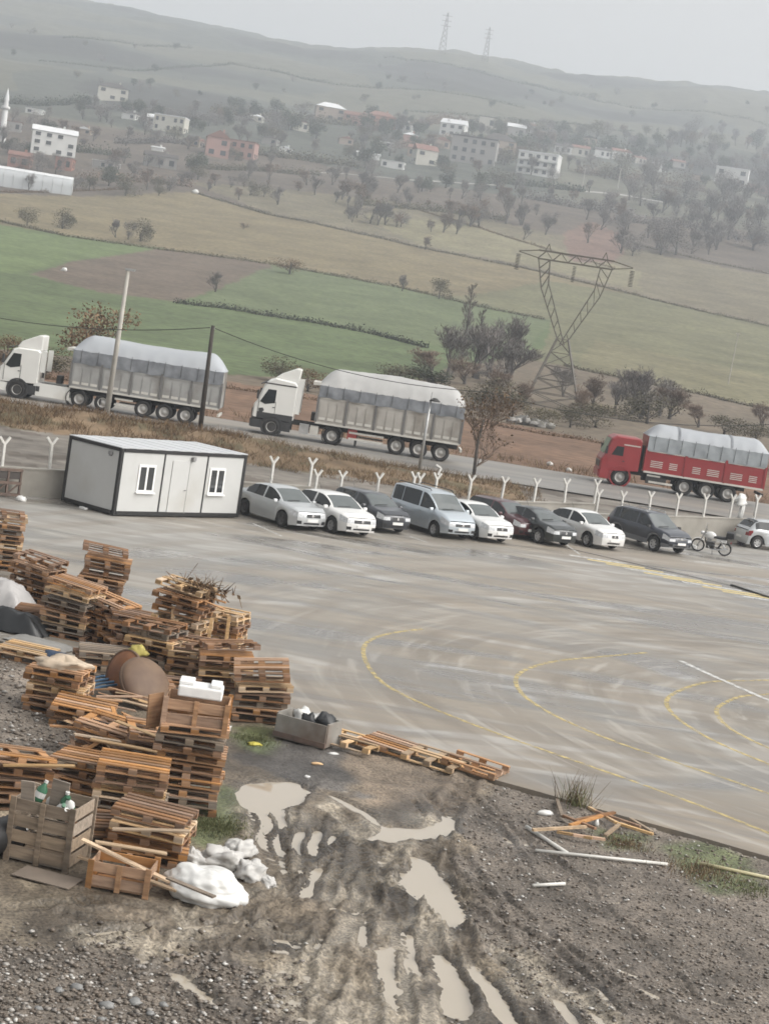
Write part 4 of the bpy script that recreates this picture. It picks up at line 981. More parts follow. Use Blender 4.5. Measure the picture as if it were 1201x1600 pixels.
def load_body(t, x0, x1, zb, zs, zk, zd, hw, side_m, tarp_m, skirt_m, bays, red=False, seed=0):
    """dropside box from x0 (rear) to x1 (front) with a domed tarpaulin"""
    L = x1 - x0
    MB().box(((x0 + x1) / 2, 0, zb + .06), (L, 2 * hw - .06, .12)).build('load_floor', m_frame, t)
    for s in (-1, 1):
        bw = L / bays
        for k in range(bays):
            c = x0 + bw * (k + .5)
            pn = MB().box((c, s * hw, (zb + zs) / 2), (bw - .14, .05, zs - zb - .02)).build('side_board', side_m, t)
            if not red:
                rb_ = MB().box((c, s * (hw + .03), zs - .08), (bw - .16, .03, .1)).build('top_rib', side_m, pn)
                for q in range(3):
                    xx = c + (q - 1) * (bw - .2) / 3
                    MB().box((xx, s * (hw + .035), zb + (zs - zb) * .52), ((bw - .2) / 3 - .10, .03, (zs - zb) * .58), taper=(1, 1)).build('pressed_panel', side_m, pn)
                    MB().box((xx, s * (hw + .057), zb + .25), ((bw - .2) / 3 - .12, .014, .16)).build('reflector_plate', m_strip, pn)
            else:
                MB().box((c, s * (hw + .03), zs - .05), (bw - .2, .02, .06)).build('pale_strip', m_strip, pn)
                nlv = 2 if k != 1 else 2
                for q in range(nlv):
                    xx = c + (q - .5) * bw * .42; wv = bw * (.30 if (q + k) % 2 else .2)
                    for z in range(4): MB().box((xx, s * (hw + .032), zb + .33 + z * .11), (wv, .014, .045)).build('louvre', m_strip, pn)
            MB().box((x0 + bw * k, s * (hw + .02), (zb + zs) / 2 + .05), (.13, .1, zs - zb + .1)).build('side_post', side_m if red else m_postd, t)
        MB().box((x1, s * (hw + .02), (zb + zs) / 2 + .05), (.13, .1, zs - zb + .1)).build('side_post', side_m if red else m_postd, t)
        MB().box(((x0 + x1) / 2, s * (hw + .02), zb - .03), (L, .1, .11)).build('lower_rail', m_strip, t)
        # raised boards behind the tarpaulin skirt
        sk = MB(); nx = 60; P = [[], [], []]
        for i in range(nx + 1):
            x = x0 + L * i / nx; wv = .035 * mnoise.noise(Vector((x * 1.7, s * 3 + seed, 0))) + .02 * math.sin(x * 5.1 + seed)
            P[0].append((x, s * (hw + .05 + wv * .5), zk + .02)); P[1].append((x, s * (hw + .085 + wv), (zs + zk) / 2)); P[2].append((x, s * (hw + .075 - wv), zs - .03 + .8 * wv))
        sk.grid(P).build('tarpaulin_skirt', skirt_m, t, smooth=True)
    for x in (x0, x1):
        MB().box((x, 0, (zb + zk) / 2), (.06, 2 * hw - .02, zk - zb)).build('tailboard' if x == x0 else 'headboard', side_m, t)
    D = []; nx, ny = 70, 22
    for i in range(nx + 1):
        u = i / nx; x = x0 - .08 + (L + .16) * u; row = []
        endf = min(1, (min(u * 1.15, (1 - u)) / .13)) ; endf = math.sin(min(1, max(0, endf)) * math.pi / 2) ** .8
        for j in range(ny + 1):
            v = -1 + 2 * j / ny; prof = (1 - abs(v) ** 2.6)
            z = zk + .03 + (zd - zk) * prof * endf * (1 + .05 * math.sin(u * 6.3 * 1.2 + seed))
            z += prof * endf * (.04 * mnoise.noise(Vector((x * .8, v * 2, seed))) + .02 * mnoise.noise(Vector((x * 2.6, v * 5, seed))))
            sc_ = max(0, abs(v) - .55) / .45
            z += -.05 * sc_ * abs(math.sin(x * math.pi / .85 + seed)) * endf
            row.append((x, v * (hw + .06), z))
        D.append(row)
    tp = MB().grid(D).build('tarpaulin', tarp_m, t, smooth=True)
    for i in range(0, 9):
        x = x0 + L * (i + .5) / 9
        for s in (-1, 1): MB().bar((x, s * (hw + .1), zk + .1), (x + .02, s * (hw + .1), zs + .05), .02, .02).build('tie_rope', m_frame, tp)
    return tp
def cab_shell(t, prof, hw, m, name='cab'):
    """closed cab with a rounded plan: outline in x,z swept over y"""
    ys = [-1, -.97, -.85, 0, .85, .97, 1]; sh = [.10, .04, .0, .0, .0, .04, .10]
    P = []
    cx = sum(q[0] for q in prof) / len(prof); cz = sum(q[1] for q in prof) / len(prof)
    mb = MB(); n = len(prof)
    for y, k in zip(ys, sh):
        P.append([(x + (-k if x > cx else k * .3), y * hw, z - (k * .8 if z > cz else 0)) for x, z in prof])
    V = [q for r_ in P for q in r_]; Fc = []
    for i in range(len(ys) - 1):
        for k in range(n): Fc.append((i * n + k, i * n + (k + 1) % n, (i + 1) * n + (k + 1) % n, (i + 1) * n + k))
    Fc += [tuple(range(n - 1, -1, -1)), tuple((len(ys) - 1) * n + k for k in range(n))]
    return mb.add(V, Fc).build(name, m, t)
def semi(variant, label, px, py):
    t = empty('semi_truck', label=label, cat='truck')
    A = variant == 'a'
    prof = [(-1.15, 1.02), (-1.15, 2.95), (-1.0, 3.06), (.25, 3.05), (.55, 2.92), (1.05, 1.95), (1.22, 1.72), (1.25, .95), (1.18, .9)] if A else \
           [(-1.2, 1.05), (-1.2, 3.15), (-1.05, 3.28), (.1, 3.38), (.5, 3.2), (.72, 2.95), (1.05, 1.95), (1.2, 1.7), (1.24, 1.0), (1.15, .95)]
    sh = cab_shell(t, prof, 1.22, m_twhite)
    bev(sh, .03, 2)
    for s in (-1, 1):
        d = MB().prism([(-.05, 1.1), (-.05, 2.72), (.45, 2.72), (.92, 1.92), (.92, 1.1)] if A else [(-.1, 1.2), (-.1, 2.8), (.5, 2.8), (.9, 1.95), (.9, 1.2)], .02).build('door', m_twhite, t, loc=(0, s * 1.228, 0))
        MB().prism([(-.02, 1.92), (-.02, 2.68), (.46, 2.68), (.86, 1.9), (.55, 1.78)], .03).build('window', m_carglass, d, loc=(0, s * .008, 0))
        MB().box((.02, s * .02, 1.65), (.14, .03, .05)).build('handle', m_trim, d)
        for xx in (-.07, .92): MB().box((xx, s * .004, 1.5), (.025, .03, 1.0)).build('door_seam', m_trim, d)
        MB().box((1.02, s * 1.36, 2.3), (.12, .2, .52)).build('wing_mirror', m_trim, t)
        if not A:
            MB().box((-.2, s * 1.225, 3.02), (1.9, .02, .07)).build('dark_stripe', m_trim, t)
            MB().prism([(.55, 1.42), (.65, 1.56), (.88, 1.5), (.86, 1.3), (.72, 1.2)], .02).build('vent_opening', m_trim, t, loc=(0, s * 1.245, 0))
        MB().lathe([(.001, 0), (.63, 0)], 22, 'Y').build('wheel_well', m_frame, t, loc=(0, s * 1.232, .60))
        if not A: MB().box((-.1, s * 1.215, 1.12), (2.1, .05, .36)).build('lower_trim', m_trim, t)
        arch = MB().lathe([(.56, -.2), (.66, -.2), (.66, .2), (.56, .2), (.56, -.2)], 24, 'Y').build('wheel_arch', m_trim, t, loc=(0, s * 1.07, .56))
        MB().box((.92, s * 1.06, .62), (.6, .34, .5), taper=(.95, 1)).build('bumper_corner', m_trim if not A else m_twhite, t)
        MB().box((-.85, s * 1.06, .62), (.5, .32, .55)).build('cab_step', m_trim, t)
        MB().box((1.2, s * .85, .72), (.1, .42, .2)).build('headlamp', m_lens, t)
        twheel(t, 0, s * 1.10, s)
        for xd_ in ((-3.77, -5.2) if A else (-3.58,)): twheel(t, xd_, s * .98, s)
        AX = (-7.65, -8.95, -10.25) if A else (-7.4, -8.72, -10.03)
        fw = MB().lathe([(.58, -.3), (.63, -.3), (.63, .3), (.58, .3), (.58, -.3)], 24, 'Y')
        fw.build('rear_mudguard', m_frame, t, loc=(-3.58, s * .95, .53))
        for z in (.9, .55): MB().bar((-5.9 if A else -4.55, s * 1.16, z - .02), (-7.0 if A else -6.6, s * 1.16, z - .02), .05, .11).build('side_guard', m_strip, t)
        for x in AX: twheel(t, x, s * 1.0, s)
        for x in AX:
            MB().grid([[(x + .6 * math.cos(a), s * y, .52 + .62 * math.sin(a)) for a in np.linspace(R(25), R(155), 10)] for y in (.8, 1.19)]).build('mudguard', m_frame, t, smooth=True)
        if A:
            MB().box((-2.05, s * 1.12, .72), (2.2, .14, .78)).build('side_fairing', m_twhite, t)
            MB().box((-1.22, s * 1.195, .75), (.22, .02, .32)).build('fairing_slot', m_trim, t)
        else:
            MB().box((-1.9, s * .95, .68), (.55, .5, .55)).build('fuel_tank', mat('tank_alloy', (.5, .5, .5), .35, metal=.5), t)
            MB().box((-2.5, s * .95, .68), (.5, .5, .52)).build('battery_box', m_strip, t)
            MB().box((-4.75, s * .95, .78), (.55, .45, .6)).build('tool_box', mat('red_box', (.3, .05, .045), .5), t)
    MB().box((1.24, 0, .62), (.14, 2.3, .45)).build('front_bumper', m_twhite if A else m_trim, t)
    MB().box((.82, 0, 2.98), (.3, 2.1, .05), (0, R(25), 0)).build('sun_visor', m_trim, t)
    MB().box((1.32, 0, .6), (.02, .52, .12)).build('number_plate', m_plate, t)
    MB().box((1.26, 0, 1.2), (.05, 1.9, .5)).build('grille', m_grille, t)
    MB().grid([[(.60 + .48 * k / 4 + .02 * (A), y, (2.86 if A else 2.88) - .9 * k / 4) for k in range(5)] for y in (-1.1, 0, 1.1)]).build('windscreen', m_shield, t)
    # roof deflector
    de = [(-1.15, 3.0), (-1.15, 3.92), (-.9, 3.95), (.1, 3.45), (.35, 3.06)] if A else [(-1.2, 3.2), (-1.28, 4.05), (-1.0, 4.08), (-.1, 3.62), (.2, 3.36)]
    bev(MB().prism(de, 1.9).build('roof_deflector', m_twhite, t), .06, 3)
    for s in (-1, 1): MB().box((-1.35, s * 1.12, 2.4 if A else 2.45), (.3, .05, 2.0 if not A else 1.3)).build('cab_side_wing', m_twhite, t)
    MB().box((-1.32, .5, 2.2), (.14, .2, 1.6)).build('air_intake_stack', m_frame, t)
    for s in (-.42, .42): MB().box((-5, s, .92), (12.0, .12, .26)).build('chassis_rail', m_frame, t)
    MB().box((-3.3, 0, 1.12), (.9, .9, .12)).build('fifth_wheel', m_frame, t)
    MB().box((-2.35, .3, 1.45), (.3, .9, .5)).build('brake_hose_rack', m_frame, t)
    MB().box((-5.0, 1.0, .5), (.14, .14, .8)).build('landing_leg', m_frame, t)
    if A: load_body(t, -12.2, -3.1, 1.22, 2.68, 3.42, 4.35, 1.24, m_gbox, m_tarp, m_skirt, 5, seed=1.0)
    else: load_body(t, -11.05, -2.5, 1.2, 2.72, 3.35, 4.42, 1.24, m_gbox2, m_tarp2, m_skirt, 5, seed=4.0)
    MB().box((-2.95 if A else -2.35, 0, 3.42), (.55, 2.2, .18)).build('front_canopy_board', m_strip, t)
    MB().box((-12.2 if A else -11.2, 0, .8), (.12, 2.3, .16)).build('rear_bumper_bar', m_strip, t)
    g = on_plane(px, py, ROAD_Z); t.location = (g.x, g.y + 1.15, ROAD_Z); t.rotation_euler = (0, 0, math.pi + TR); t.scale = (.955,) * 3 if A else (1, 1, 1)
    return t
TR = R(1.2)
semi('a', 'white semi truck hauling a grey trailer under pale grey tarpaulin behind the cabin', 24, 621.5)
semi('b', 'white semi truck with dark lower cab and beige trailer under white tarpaulin', 421, 680)
def red_truck(px, py):
    t = empty('tipper_truck', label='red rigid truck with red dropside body under grey tarpaulin', cat='truck')
    prof = [(-1.05, 1.0), (-1.05, 2.85), (-.9, 2.98), (.55, 2.98), (.82, 2.82), (1.15, 1.78), (1.3, 1.5), (1.32, .82), (1.22, .78)]
    bev(cab_shell(t, prof, 1.2, m_red), .03)
    for s in (-1, 1):
        d = MB().prism([(-.15, 1.05), (-.15, 2.45), (.5, 2.45), (.92, 1.75), (.92, 1.05)], .02).build('door', m_red, t, loc=(0, s * 1.208, 0))
        MB().prism([(.02, 1.8), (.02, 2.36), (.46, 2.36), (.72, 1.8)], .03).build('window', m_carglass, d, loc=(0, s * .01, 0))
        MB().box((-.05, s * .02, 1.5), (.14, .03, .05)).build('handle', m_trim, d)
        MB().box((-.45, s * 1.21, 2.5), (1.0, .02, .07)).build('pale_stripe', m_strip, t)
        MB().box((1.05, s * 1.33, 2.05), (.12, .18, .45)).build('wing_mirror', m_trim, t)
        MB().lathe([(.57, -.2), (.66, -.2), (.66, .2), (.57, .2), (.57, -.2)], 22, 'Y').build('wheel_arch', m_red, t, loc=(0, s * 1.04, .56))
        MB().box((.95, s * 1.03, .58), (.62, .34, .5)).build('bumper_corner', m_red, t)
        MB().box((1.27, s * .85, .75), (.08, .42, .2)).build('headlamp', m_lens, t)
        twheel(t, 0, s * 1.02, s)
        for x in (-3.95, -5.3, -6.62): twheel(t, x, s * .99, s, m_twh)
        MB().box((-2.2, s * 1.0, .62), (1.2, .4, .42)).build('fuel_tank', m_frame, t)
        MB().bar((-1.75, s * 1.2, .52), (-3.2, s * 1.2, .52), .05, .12).build('side_guard', m_strip, t)
        MB().box((-2.0, s * 1.2, .9), (.8, .04, .1)).build('side_guard', m_strip, t)
    MB().box((1.3, 0, .6), (.14, 2.2, .42)).build('front_bumper', m_red, t); MB().box((1.31, 0, 1.15), (.05, 1.8, .4)).build('grille', m_grille, t)
    MB().grid([[(.87 + .30 * k / 4, y, 2.74 - .92 * k / 4) for k in range(5)] for y in (-1.06, 0, 1.06)]).build('windscreen', m_shield, t)
    for s in (-.42, .42): MB().box((-3.4, s, .88), (8.6, .12, .26)).build('chassis_rail', m_frame, t)
    MB().box((-1.2, .6, 1.8), (.16, .3, 1.6)).build('air_intake_stack', m_frame, t)
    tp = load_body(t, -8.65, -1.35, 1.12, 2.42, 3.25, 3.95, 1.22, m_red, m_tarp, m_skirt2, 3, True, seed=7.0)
    for x in (-3.2, -6.4):
        MB().grid([[(x + dx, v * 1.29, 3.27 + .70 * (1 - abs(v) ** 2.6)) for v in np.linspace(-1, 1, 15)] for dx in (-.06, .06)]).build('strap', m_skirt, tp, loc=(0, 0, .05))
    MB().box((-8.7, 0, .75), (.12, 2.2, .16)).build('rear_bumper_bar', m_frame, t)
    for i, x in enumerate((-3.95, -5.3, -6.62)):
        for s in (-1, 1): MB().grid([[(x + .6 * math.cos(a), s * y, .52 + .6 * math.sin(a)) for a in np.linspace(R(30), R(150), 10)] for y in (.8, 1.18)]).build('mudguard', m_frame, t, smooth=True)
    g = on_plane(px, py, ROAD_Z); t.location = (g.x, g.y + 1.15, ROAD_Z); t.rotation_euler = (0, 0, math.pi + TR * .5)
red_truck(965, 758.5)

# ================================================================== POLES, LINES, PYLON
m_cpole = mat('concrete_pole', (.42, .40, .36), .8, var=.1, scale=2)
m_wpole = mat('tarred_timber', (.05, .042, .034), .85, var=.2, scale=3)
m_gal = mat('galvanised', (.45, .46, .46), .45, metal=.5, var=.08)
def pole_pts(bx_, by_, tx, ty, zg=.95):
    g = on_plane(bx_, by_, zg); g.y = max(g.y, 88); b = at_y(bx_, by_, g.y); tp = at_y(tx, ty, g.y); return g, tp
g, tp = pole_pts(166, 650, 201, 420)
gz = float(terr_z(g.x, g.y))
po = empty('concrete_utility_pole', (g.x, g.y, gz - .05), label='pale concrete pole with lamp head in front of the pale grey trailer', cat='utility pole')
MB().tube([(0, 0, 0), (tp.x - g.x, 0, tp.z - gz)], [.17, .10], 10).build('shaft', m_cpole, po, smooth=True)
MB().box((tp.x - g.x + .1, 0, tp.z - gz + .02), (.55, .22, .12)).build('lamp_head', m_gal, po)
CP = Vector((tp.x, g.y, tp.z))
g, tp = pole_pts(311, 682, 333, 507)
gz = float(terr_z(g.x, g.y))
po = empty('timber_utility_pole', (g.x, g.y, gz - .05), label='dark timber pole at the rear of the pale grey trailer', cat='utility pole')
MB().tube([(0, 0, 0), (tp.x - g.x, 0, tp.z - gz)], [.14, .10], 10).build('shaft', m_wpole, po, smooth=True)
MB().tube([(tp.x - g.x - .12, 0, tp.z - gz - .15), (tp.x - g.x + .12, 0, tp.z - gz - .15)], .05, 8).build('insulator', m_gal, po)
WP = Vector((tp.x, g.y, tp.z - .15))
g, tp = pole_pts(654, 738, 673, 624)
gz = float(terr_z(g.x, g.y))
po = empty('street_lamp', (g.x, g.y, gz - .05), label='slim grey street lamp in front of the beige trailer', cat='street lamp')
MB().tube([(0, 0, 0), (tp.x - g.x, 0, tp.z - gz)], [.09, .055], 10).build('shaft', m_gal, po, smooth=True)
dx, dz = tp.x - g.x, tp.z - gz
MB().lathe([(.001, .16), (.1, .15), (.28, .02), (.3, -.03), (.001, -.05)], 16, 'Z', (dx + .22, 0, dz)).build('lamp_head', m_frame, po, smooth=True)
MB().tube([(dx, 0, dz), (dx + .01, 0, dz + .45)], .012, 5).build('spike', m_frame, po)
m_cable = mat('black_cable', (.03, .03, .03), .6)
def cable(a, b, sag, label, r=.022):
    P = [a.lerp(b, k / 24) - Vector((0, 0, sag * 4 * (k / 24) * (1 - k / 24))) for k in range(25)]
    MB().tube(P, r, 5).build('overhead_cable', m_cable, label=label, cat='cable')
cable(at_y(-120, 470, WP.y + 6), WP, .7, 'thin black overhead cable running to the dark timber pole from the left')
FAR_END = at_y(1290, 655, WP.y + 10); cable(WP, at_y(760, 612, WP.y + 2), .7, 'thin black overhead cable from the dark timber pole over the beige trailer')
cable(at_y(760, 612, WP.y + 2), FAR_END, 1.0, 'thin black overhead cable crossing in front of the lattice pylon')

# lattice pylon
m_lat = mat('lattice_steel', (.15, .138, .12), .6, metal=.2, var=.12, scale=2)
m_ins = mat('brown_insulator', (.045, .035, .032), .4)
PY = 196.0
pb = at_y(858, 655, PY); pzb = float(terr_z(pb.x, PY))
s_ = F_PX / PY
pyl = empty('lattice_pylon', (pb.x, PY, pzb - .2), label='tall lattice steel pylon with forked head and hanging insulators beyond the road', cat='pylon')
def member(mb, a, b, w=.11): mb.bar(a, b, w, w)
Ht = at_y(893, 398, PY).z - pzb
zw, zbm = Ht * .46, Ht - .7
legs = {}
def ring(z, hx, hy, cx=0): return [Vector((cx + sx * hx, sy * hy, z)) for sx, sy in ((-1, -1), (1, -1), (1, 1), (-1, 1))]
b0, b1 = ring(0, 3.1, 2.4), ring(zw, .62, .6)
for k in range(4): MB().bar(b0[k], b1[k], .16, .16).build('leg', m_lat, pyl)
N = 5
for k in range(4):
    br = MB(); k2 = (k + 1) % 4
    for i in range(N):
        t0, t1 = i / N, (i + 1) / N
        a0, a1, c0, c1 = b0[k].lerp(b1[k], t0), b0[k].lerp(b1[k], t1), b0[k2].lerp(b1[k2], t0), b0[k2].lerp(b1[k2], t1)
        member(br, a0, c1, .08); member(br, c0, a1, .08); member(br, a1, c1, .07)
    br.build('bracing', m_lat, pyl)
for s in (-1, 1):
    f0 = [Vector((s * .62, sy * .6, zw)) for sy in (-1, 1)] + [Vector((-s * .25, sy * .6, zw - .6)) for sy in (-1, 1)]
    f1 = [Vector((s * 4.0, sy * .5, zbm)) for sy in (-1, 1)] + [Vector((s * 2.75, sy * .5, zbm)) for sy in (-1, 1)]
    mid = [Vector((s * 3.2, sy * .55, zw + (zbm - zw) * .62)) for sy in (-1, 1)] + [Vector((s * 2.5, sy * .55, zw + (zbm - zw) * .70)) for sy in (-1, 1)]
    for a, m_, b in zip(f0, mid, f1):
        MB().bar(a, m_, .10, .10).bar(m_, b, .10, .10).build('fork_leg', m_lat, pyl)
    br = MB()
    for i in range(8):
        t0, t1 = i / 8, (i + 1) / 8
        def P(c, t): return f0[c].lerp(mid[c], t / .62) if t < .62 else mid[c].lerp(f1[c], (t - .62) / .38)
        for (c, d) in ((0, 2), (1, 3), (0, 1), (2, 3)): member(br, P(c, t0), P(d, t1), .065)
    br.build('bracing', m_lat, pyl)
    MB().bar((s * 4.0, 0, zbm + .05), (s * 6.2, 0, zbm + .45), .1, .1).bar((s * 4.0, 0, zbm + .9), (s * 6.2, 0, zbm + .5), .1, .1).build('arm_tip', m_lat, pyl)
    i_ = MB()
    for k in range(11): i_.lathe([(.02, -.08), (.27, -.05), (.27, 0), (.02, .02)], 8, 'Z', (s * 6.2, 0, zbm + .15 - k * .16))
    i_.build('insulator_string', m_ins, pyl)
i_ = MB()
for k in range(11): i_.lathe([(.02, -.08), (.2, -.05), (.2, 0), (.02, .02)], 8, 'Z', (0, 0, zbm - .3 - k * .16))
i_.build('insulator_string', m_ins, pyl)
bm = MB()
for sy in (-.5, .5):
    bm.bar((-4.1, sy, zbm), (4.1, sy, zbm), .12, .12); bm.bar((-4.1, sy, zbm + .9), (4.1, sy, zbm + .9), .12, .12)
    for k in range(10): bm.bar((-4.1 + .82 * k, sy, zbm + .9 * (k % 2)), (-4.1 + .82 * (k + 1), sy, zbm + .9 * ((k + 1) % 2)), .065, .065)
bm.build('cross_beam', m_lat, pyl)
for s in (-1, 1): MB().bar((s * 3.4, 0, zbm + .9), (s * 3.1, 0, zbm + 1.7), .09, .09).bar((s * 2.8, 0, zbm + .9), (s * 3.1, 0, zbm + 1.7), .09, .09).build('peak', m_lat, pyl)
pyl.rotation_euler = (0, 0, R(-6))
# ================================================================== TREES, HEDGES, DRY GRASS
def leaf_mat(name, stops, rough=.8):
    m = bpy.data.materials.new(name); nt, n, l, p = nodes_of(m)
    g = n.new('ShaderNodeNewGeometry'); r = ramp(n, stops); l.new(g.outputs['Random Per Island'], r.inputs[0])
    oi = n.new('ShaderNodeObjectInfo'); h = n.new('ShaderNodeHueSaturation'); ma = n.new('ShaderNodeMapRange'); ma.inputs[3].default_value = .8; ma.inputs[4].default_value = 1.2
    l.new(oi.outputs['Random'], ma.inputs[0]); l.new(ma.outputs[0], h.inputs['Value']); l.new(r.outputs[0], h.inputs['Color']); l.new(h.outputs[0], p.inputs['Base Color'])
    p.inputs['Roughness'].default_value = rough; p.inputs['Specular IOR Level'].default_value = .2
    return m
m_twig = leaf_mat('bare_twigs', [(0, (.12, .108, .100)), (1, (.225, .205, .192))])
m_twig2 = leaf_mat('reddish_twigs', [(0, (.125, .092, .072)), (1, (.23, .175, .135))])
m_bark = mat('grey_bark', (.12, .105, .092), .9, var=.25, scale=4)
m_green = leaf_mat('evergreen_leaves', [(0, (.035, .042, .027)), (.6, (.060, .070, .042)), (1, (.095, .10, .06))])
m_olive = leaf_mat('olive_leaves', [(0, (.062, .056, .036)), (.6, (.105, .094, .058)), (1, (.16, .14, .085))])
m_brown = leaf_mat('brown_leaves', [(0, (.075, .048, .03)), (.6, (.14, .088, .05)), (1, (.22, .15, .085))])
m_dry = leaf_mat('dry_grass', [(0, (.075, .050, .030)), (.5, (.145, .10, .060)), (1, (.24, .175, .105))])
m_weed = leaf_mat('green_weeds', [(0, (.07, .075, .035)), (.6, (.12, .135, .06)), (1, (.22, .21, .11))])
def ribbons(A, B, w0, w1, gen):
    """n thin 4-point strips from A to B (n,3)"""
    d = B - A; d /= np.linalg.norm(d, axis=1, keepdims=True) + 1e-9
    r_ = gen.normal(size=A.shape); s = np.cross(d, r_); s /= np.linalg.norm(s, axis=1, keepdims=True) + 1e-9
    w0 = np.broadcast_to(np.asarray(w0).reshape(-1, 1), (len(A), 1)); w1 = np.broadcast_to(np.asarray(w1).reshape(-1, 1), (len(A), 1))
    V = np.stack([A - s * w0, A + s * w0, B + s * w1, B - s * w1], 1).reshape(-1, 3)
    return V, np.arange(len(V)).reshape(-1, 4)
def leaf_quads(C, size, gen, asp=.6):
    n = len(C); a = gen.normal(size=(n, 3)); a /= np.linalg.norm(a, axis=1, keepdims=True); b = np.cross(a, gen.normal(size=(n, 3))); b /= np.linalg.norm(b, axis=1, keepdims=True) + 1e-9
    s = (size * gen.uniform(.6, 1.3, (n, 1)))
    V = np.stack([C - a * s, C - b * s * asp, C + a * s, C + b * s * asp], 1).reshape(-1, 3)
    return V, np.arange(len(V)).reshape(-1, 4)
def bare_tree(seed, spread=.45, levels=5, up=.35, kids=3, tall=False):
    """unit-height bare tree -> (trunk mesh builder, twig arrays)"""
    g = random.Random(seed); tb = MB(); A, B, W = [], [], []
    def grow(p, d, L, r, lv):
        q = p
        nseg = 2 if lv < 2 else 1
        for _ in range(nseg):
            d = (d + Vector((g.uniform(-1, 1), g.uniform(-1, 1), g.uniform(-.3, .6))) * .16).normalized()
            q2 = q + d * L / nseg
            if lv < 2: tb.tube([q, q2], [r, r * .8], 5, cap=False)
            else: A.append(q[:]); B.append(q2[:]); W.append(max(r, .0022))
            if lv >= 0 and lv < levels:
                for _k in range(g.randint(1, 2)):
                    side(q.lerp(q2, g.uniform(.2, 1)), d, L, r, lv)
            q = q2; r *= .8
        if lv < levels:
            for _k in range(kids): side(q, d, L, r, lv)
    def side(p, d, L, r, lv):
        a = Vector((g.uniform(-1, 1), g.uniform(-1, 1), g.uniform(-.2, .5)))
        nd = (d * (1.0 if not tall else 1.6) + a * spread * 1.9 + Vector((0, 0, up * .5))).normalized()
        if lv + 1 <= levels: grow(p, nd, L * g.uniform(.58, .82), r * .55, lv + 1)
    if tall:
        tb.tube([(0, 0, 0), (0.01, 0, .5), (0, .01, .97)], [.02, .013, .004], 6)
        for k in range(46):
            z = .12 + .84 * k / 46; L = .17 * (1 - .65 * k / 46)
            a = g.uniform(0, 6.28); grow(Vector((0, 0, z)), Vector((math.cos(a) * .5, math.sin(a) * .5, .8)).normalized(), L * .7, .006, 3)
    else:
        grow(Vector((0, 0, -.01)), Vector((0, 0, 1)), .20, .024, 0)
    A, B, W = np.array(A), np.array(B), np.array(W)
    mz = max(B[:, 2].max(), .5)
    A /= mz; B /= mz; W = W / mz
    for i, v in enumerate(tb.v): tb.v[i] = tuple(c / mz for c in v)
    return tb, A, B, W
def make_bare(seed, mt, **kw):
    tb, A, B, W = bare_tree(seed, **kw); g = np.random.default_rng(seed)
    if len(A) > 2600: k = g.choice(len(A), 2600, replace=False); A, B, W = A[k], B[k], W[k]
    V, Fq = ribbons(A, B, W * 1.15, W * .6, g)
    return tb.mesh('trunk', m_bark, True), np_mesh('crown', V, Fq, mt)
def make_leafy(seed, mt, n=900, size=.05, w=.55, z0=.15, lobes=9, density_edge=.5):
    g = np.random.default_rng(seed); C = []
    L = [(g.uniform(-.5, .5) * w, g.uniform(-.5, .5) * w, g.uniform(z0 + .15, .85), g.uniform(.16, .26)) for _ in range(lobes)]
    for i in range(n):
        x, y, z, r_ = L[g.integers(lobes)]; d = g.normal(size=3); d /= np.linalg.norm(d); rr = r_ * g.uniform(density_edge, 1.08)
        C.append((x + d[0] * rr * w / .55, y + d[1] * rr * w / .55, min(1.0, max(z0 * .3, z + d[2] * rr))))
    V, Fq = leaf_quads(np.array(C), size, g)
    tb = MB(); tb.tube([(0, 0, -.02), (.01, 0, z0 + .3)], [.035, .02], 6)
    for x, y, z, r_ in L[:5]: tb.tube([(.0, 0, z0 + .1), (x, y, z)], [.014, .006], 4, cap=False)
    return tb.mesh('trunk', m_bark, True), np_mesh('crown', V, Fq, mt)
KIND = {'bare': [make_bare(s, m_twig, spread=.42, levels=5, up=.5) for s in (1, 2, 3, 4, 5, 6)], 'red': [make_bare(s, m_twig2, spread=.5, levels=5, up=.45) for s in (11, 12)],
        'tall': [make_bare(s, m_twig, tall=True, levels=5, spread=.3) for s in (21, 22)], 'ever': [make_leafy(s, m_green, n=2600, size=.026, lobes=14) for s in (31, 32, 33)],
        'olive': [make_leafy(s, m_olive, n=2200, size=.024, lobes=14, w=.7, z0=.05) for s in (41, 42, 43)], 'brown': [make_leafy(s, m_brown, n=2000, size=.022, lobes=13, w=.75, z0=.03, density_edge=.3) for s in (51, 52)],
        'grey': [make_leafy(s, m_twig, n=3200, size=.016, w=.62, z0=.05, density_edge=.2, lobes=12) for s in (61, 62, 63)]}
_tc = 0
def tree(kind, px, py, hpx, label, group, name='tree', wide=1.0, loc=None):
    global _tc
    g = loc or ground_hit(px, py); h = hpx / (F_PX / g.y); _tc += 1
    tr, cr = KIND[kind][_tc % len(KIND[kind])]
    t = empty(name, (g.x, g.y, g.z - .01 * h), (0, 0, rng.uniform(0, 6.28)), label=label, cat='tree' if name != 'bush' else 'bush', group=group, scale=(h * wide, h * wide, h))
    obj('trunk', tr, t); obj('crown', cr, t); return t
GF = 'trees on the field boundaries'
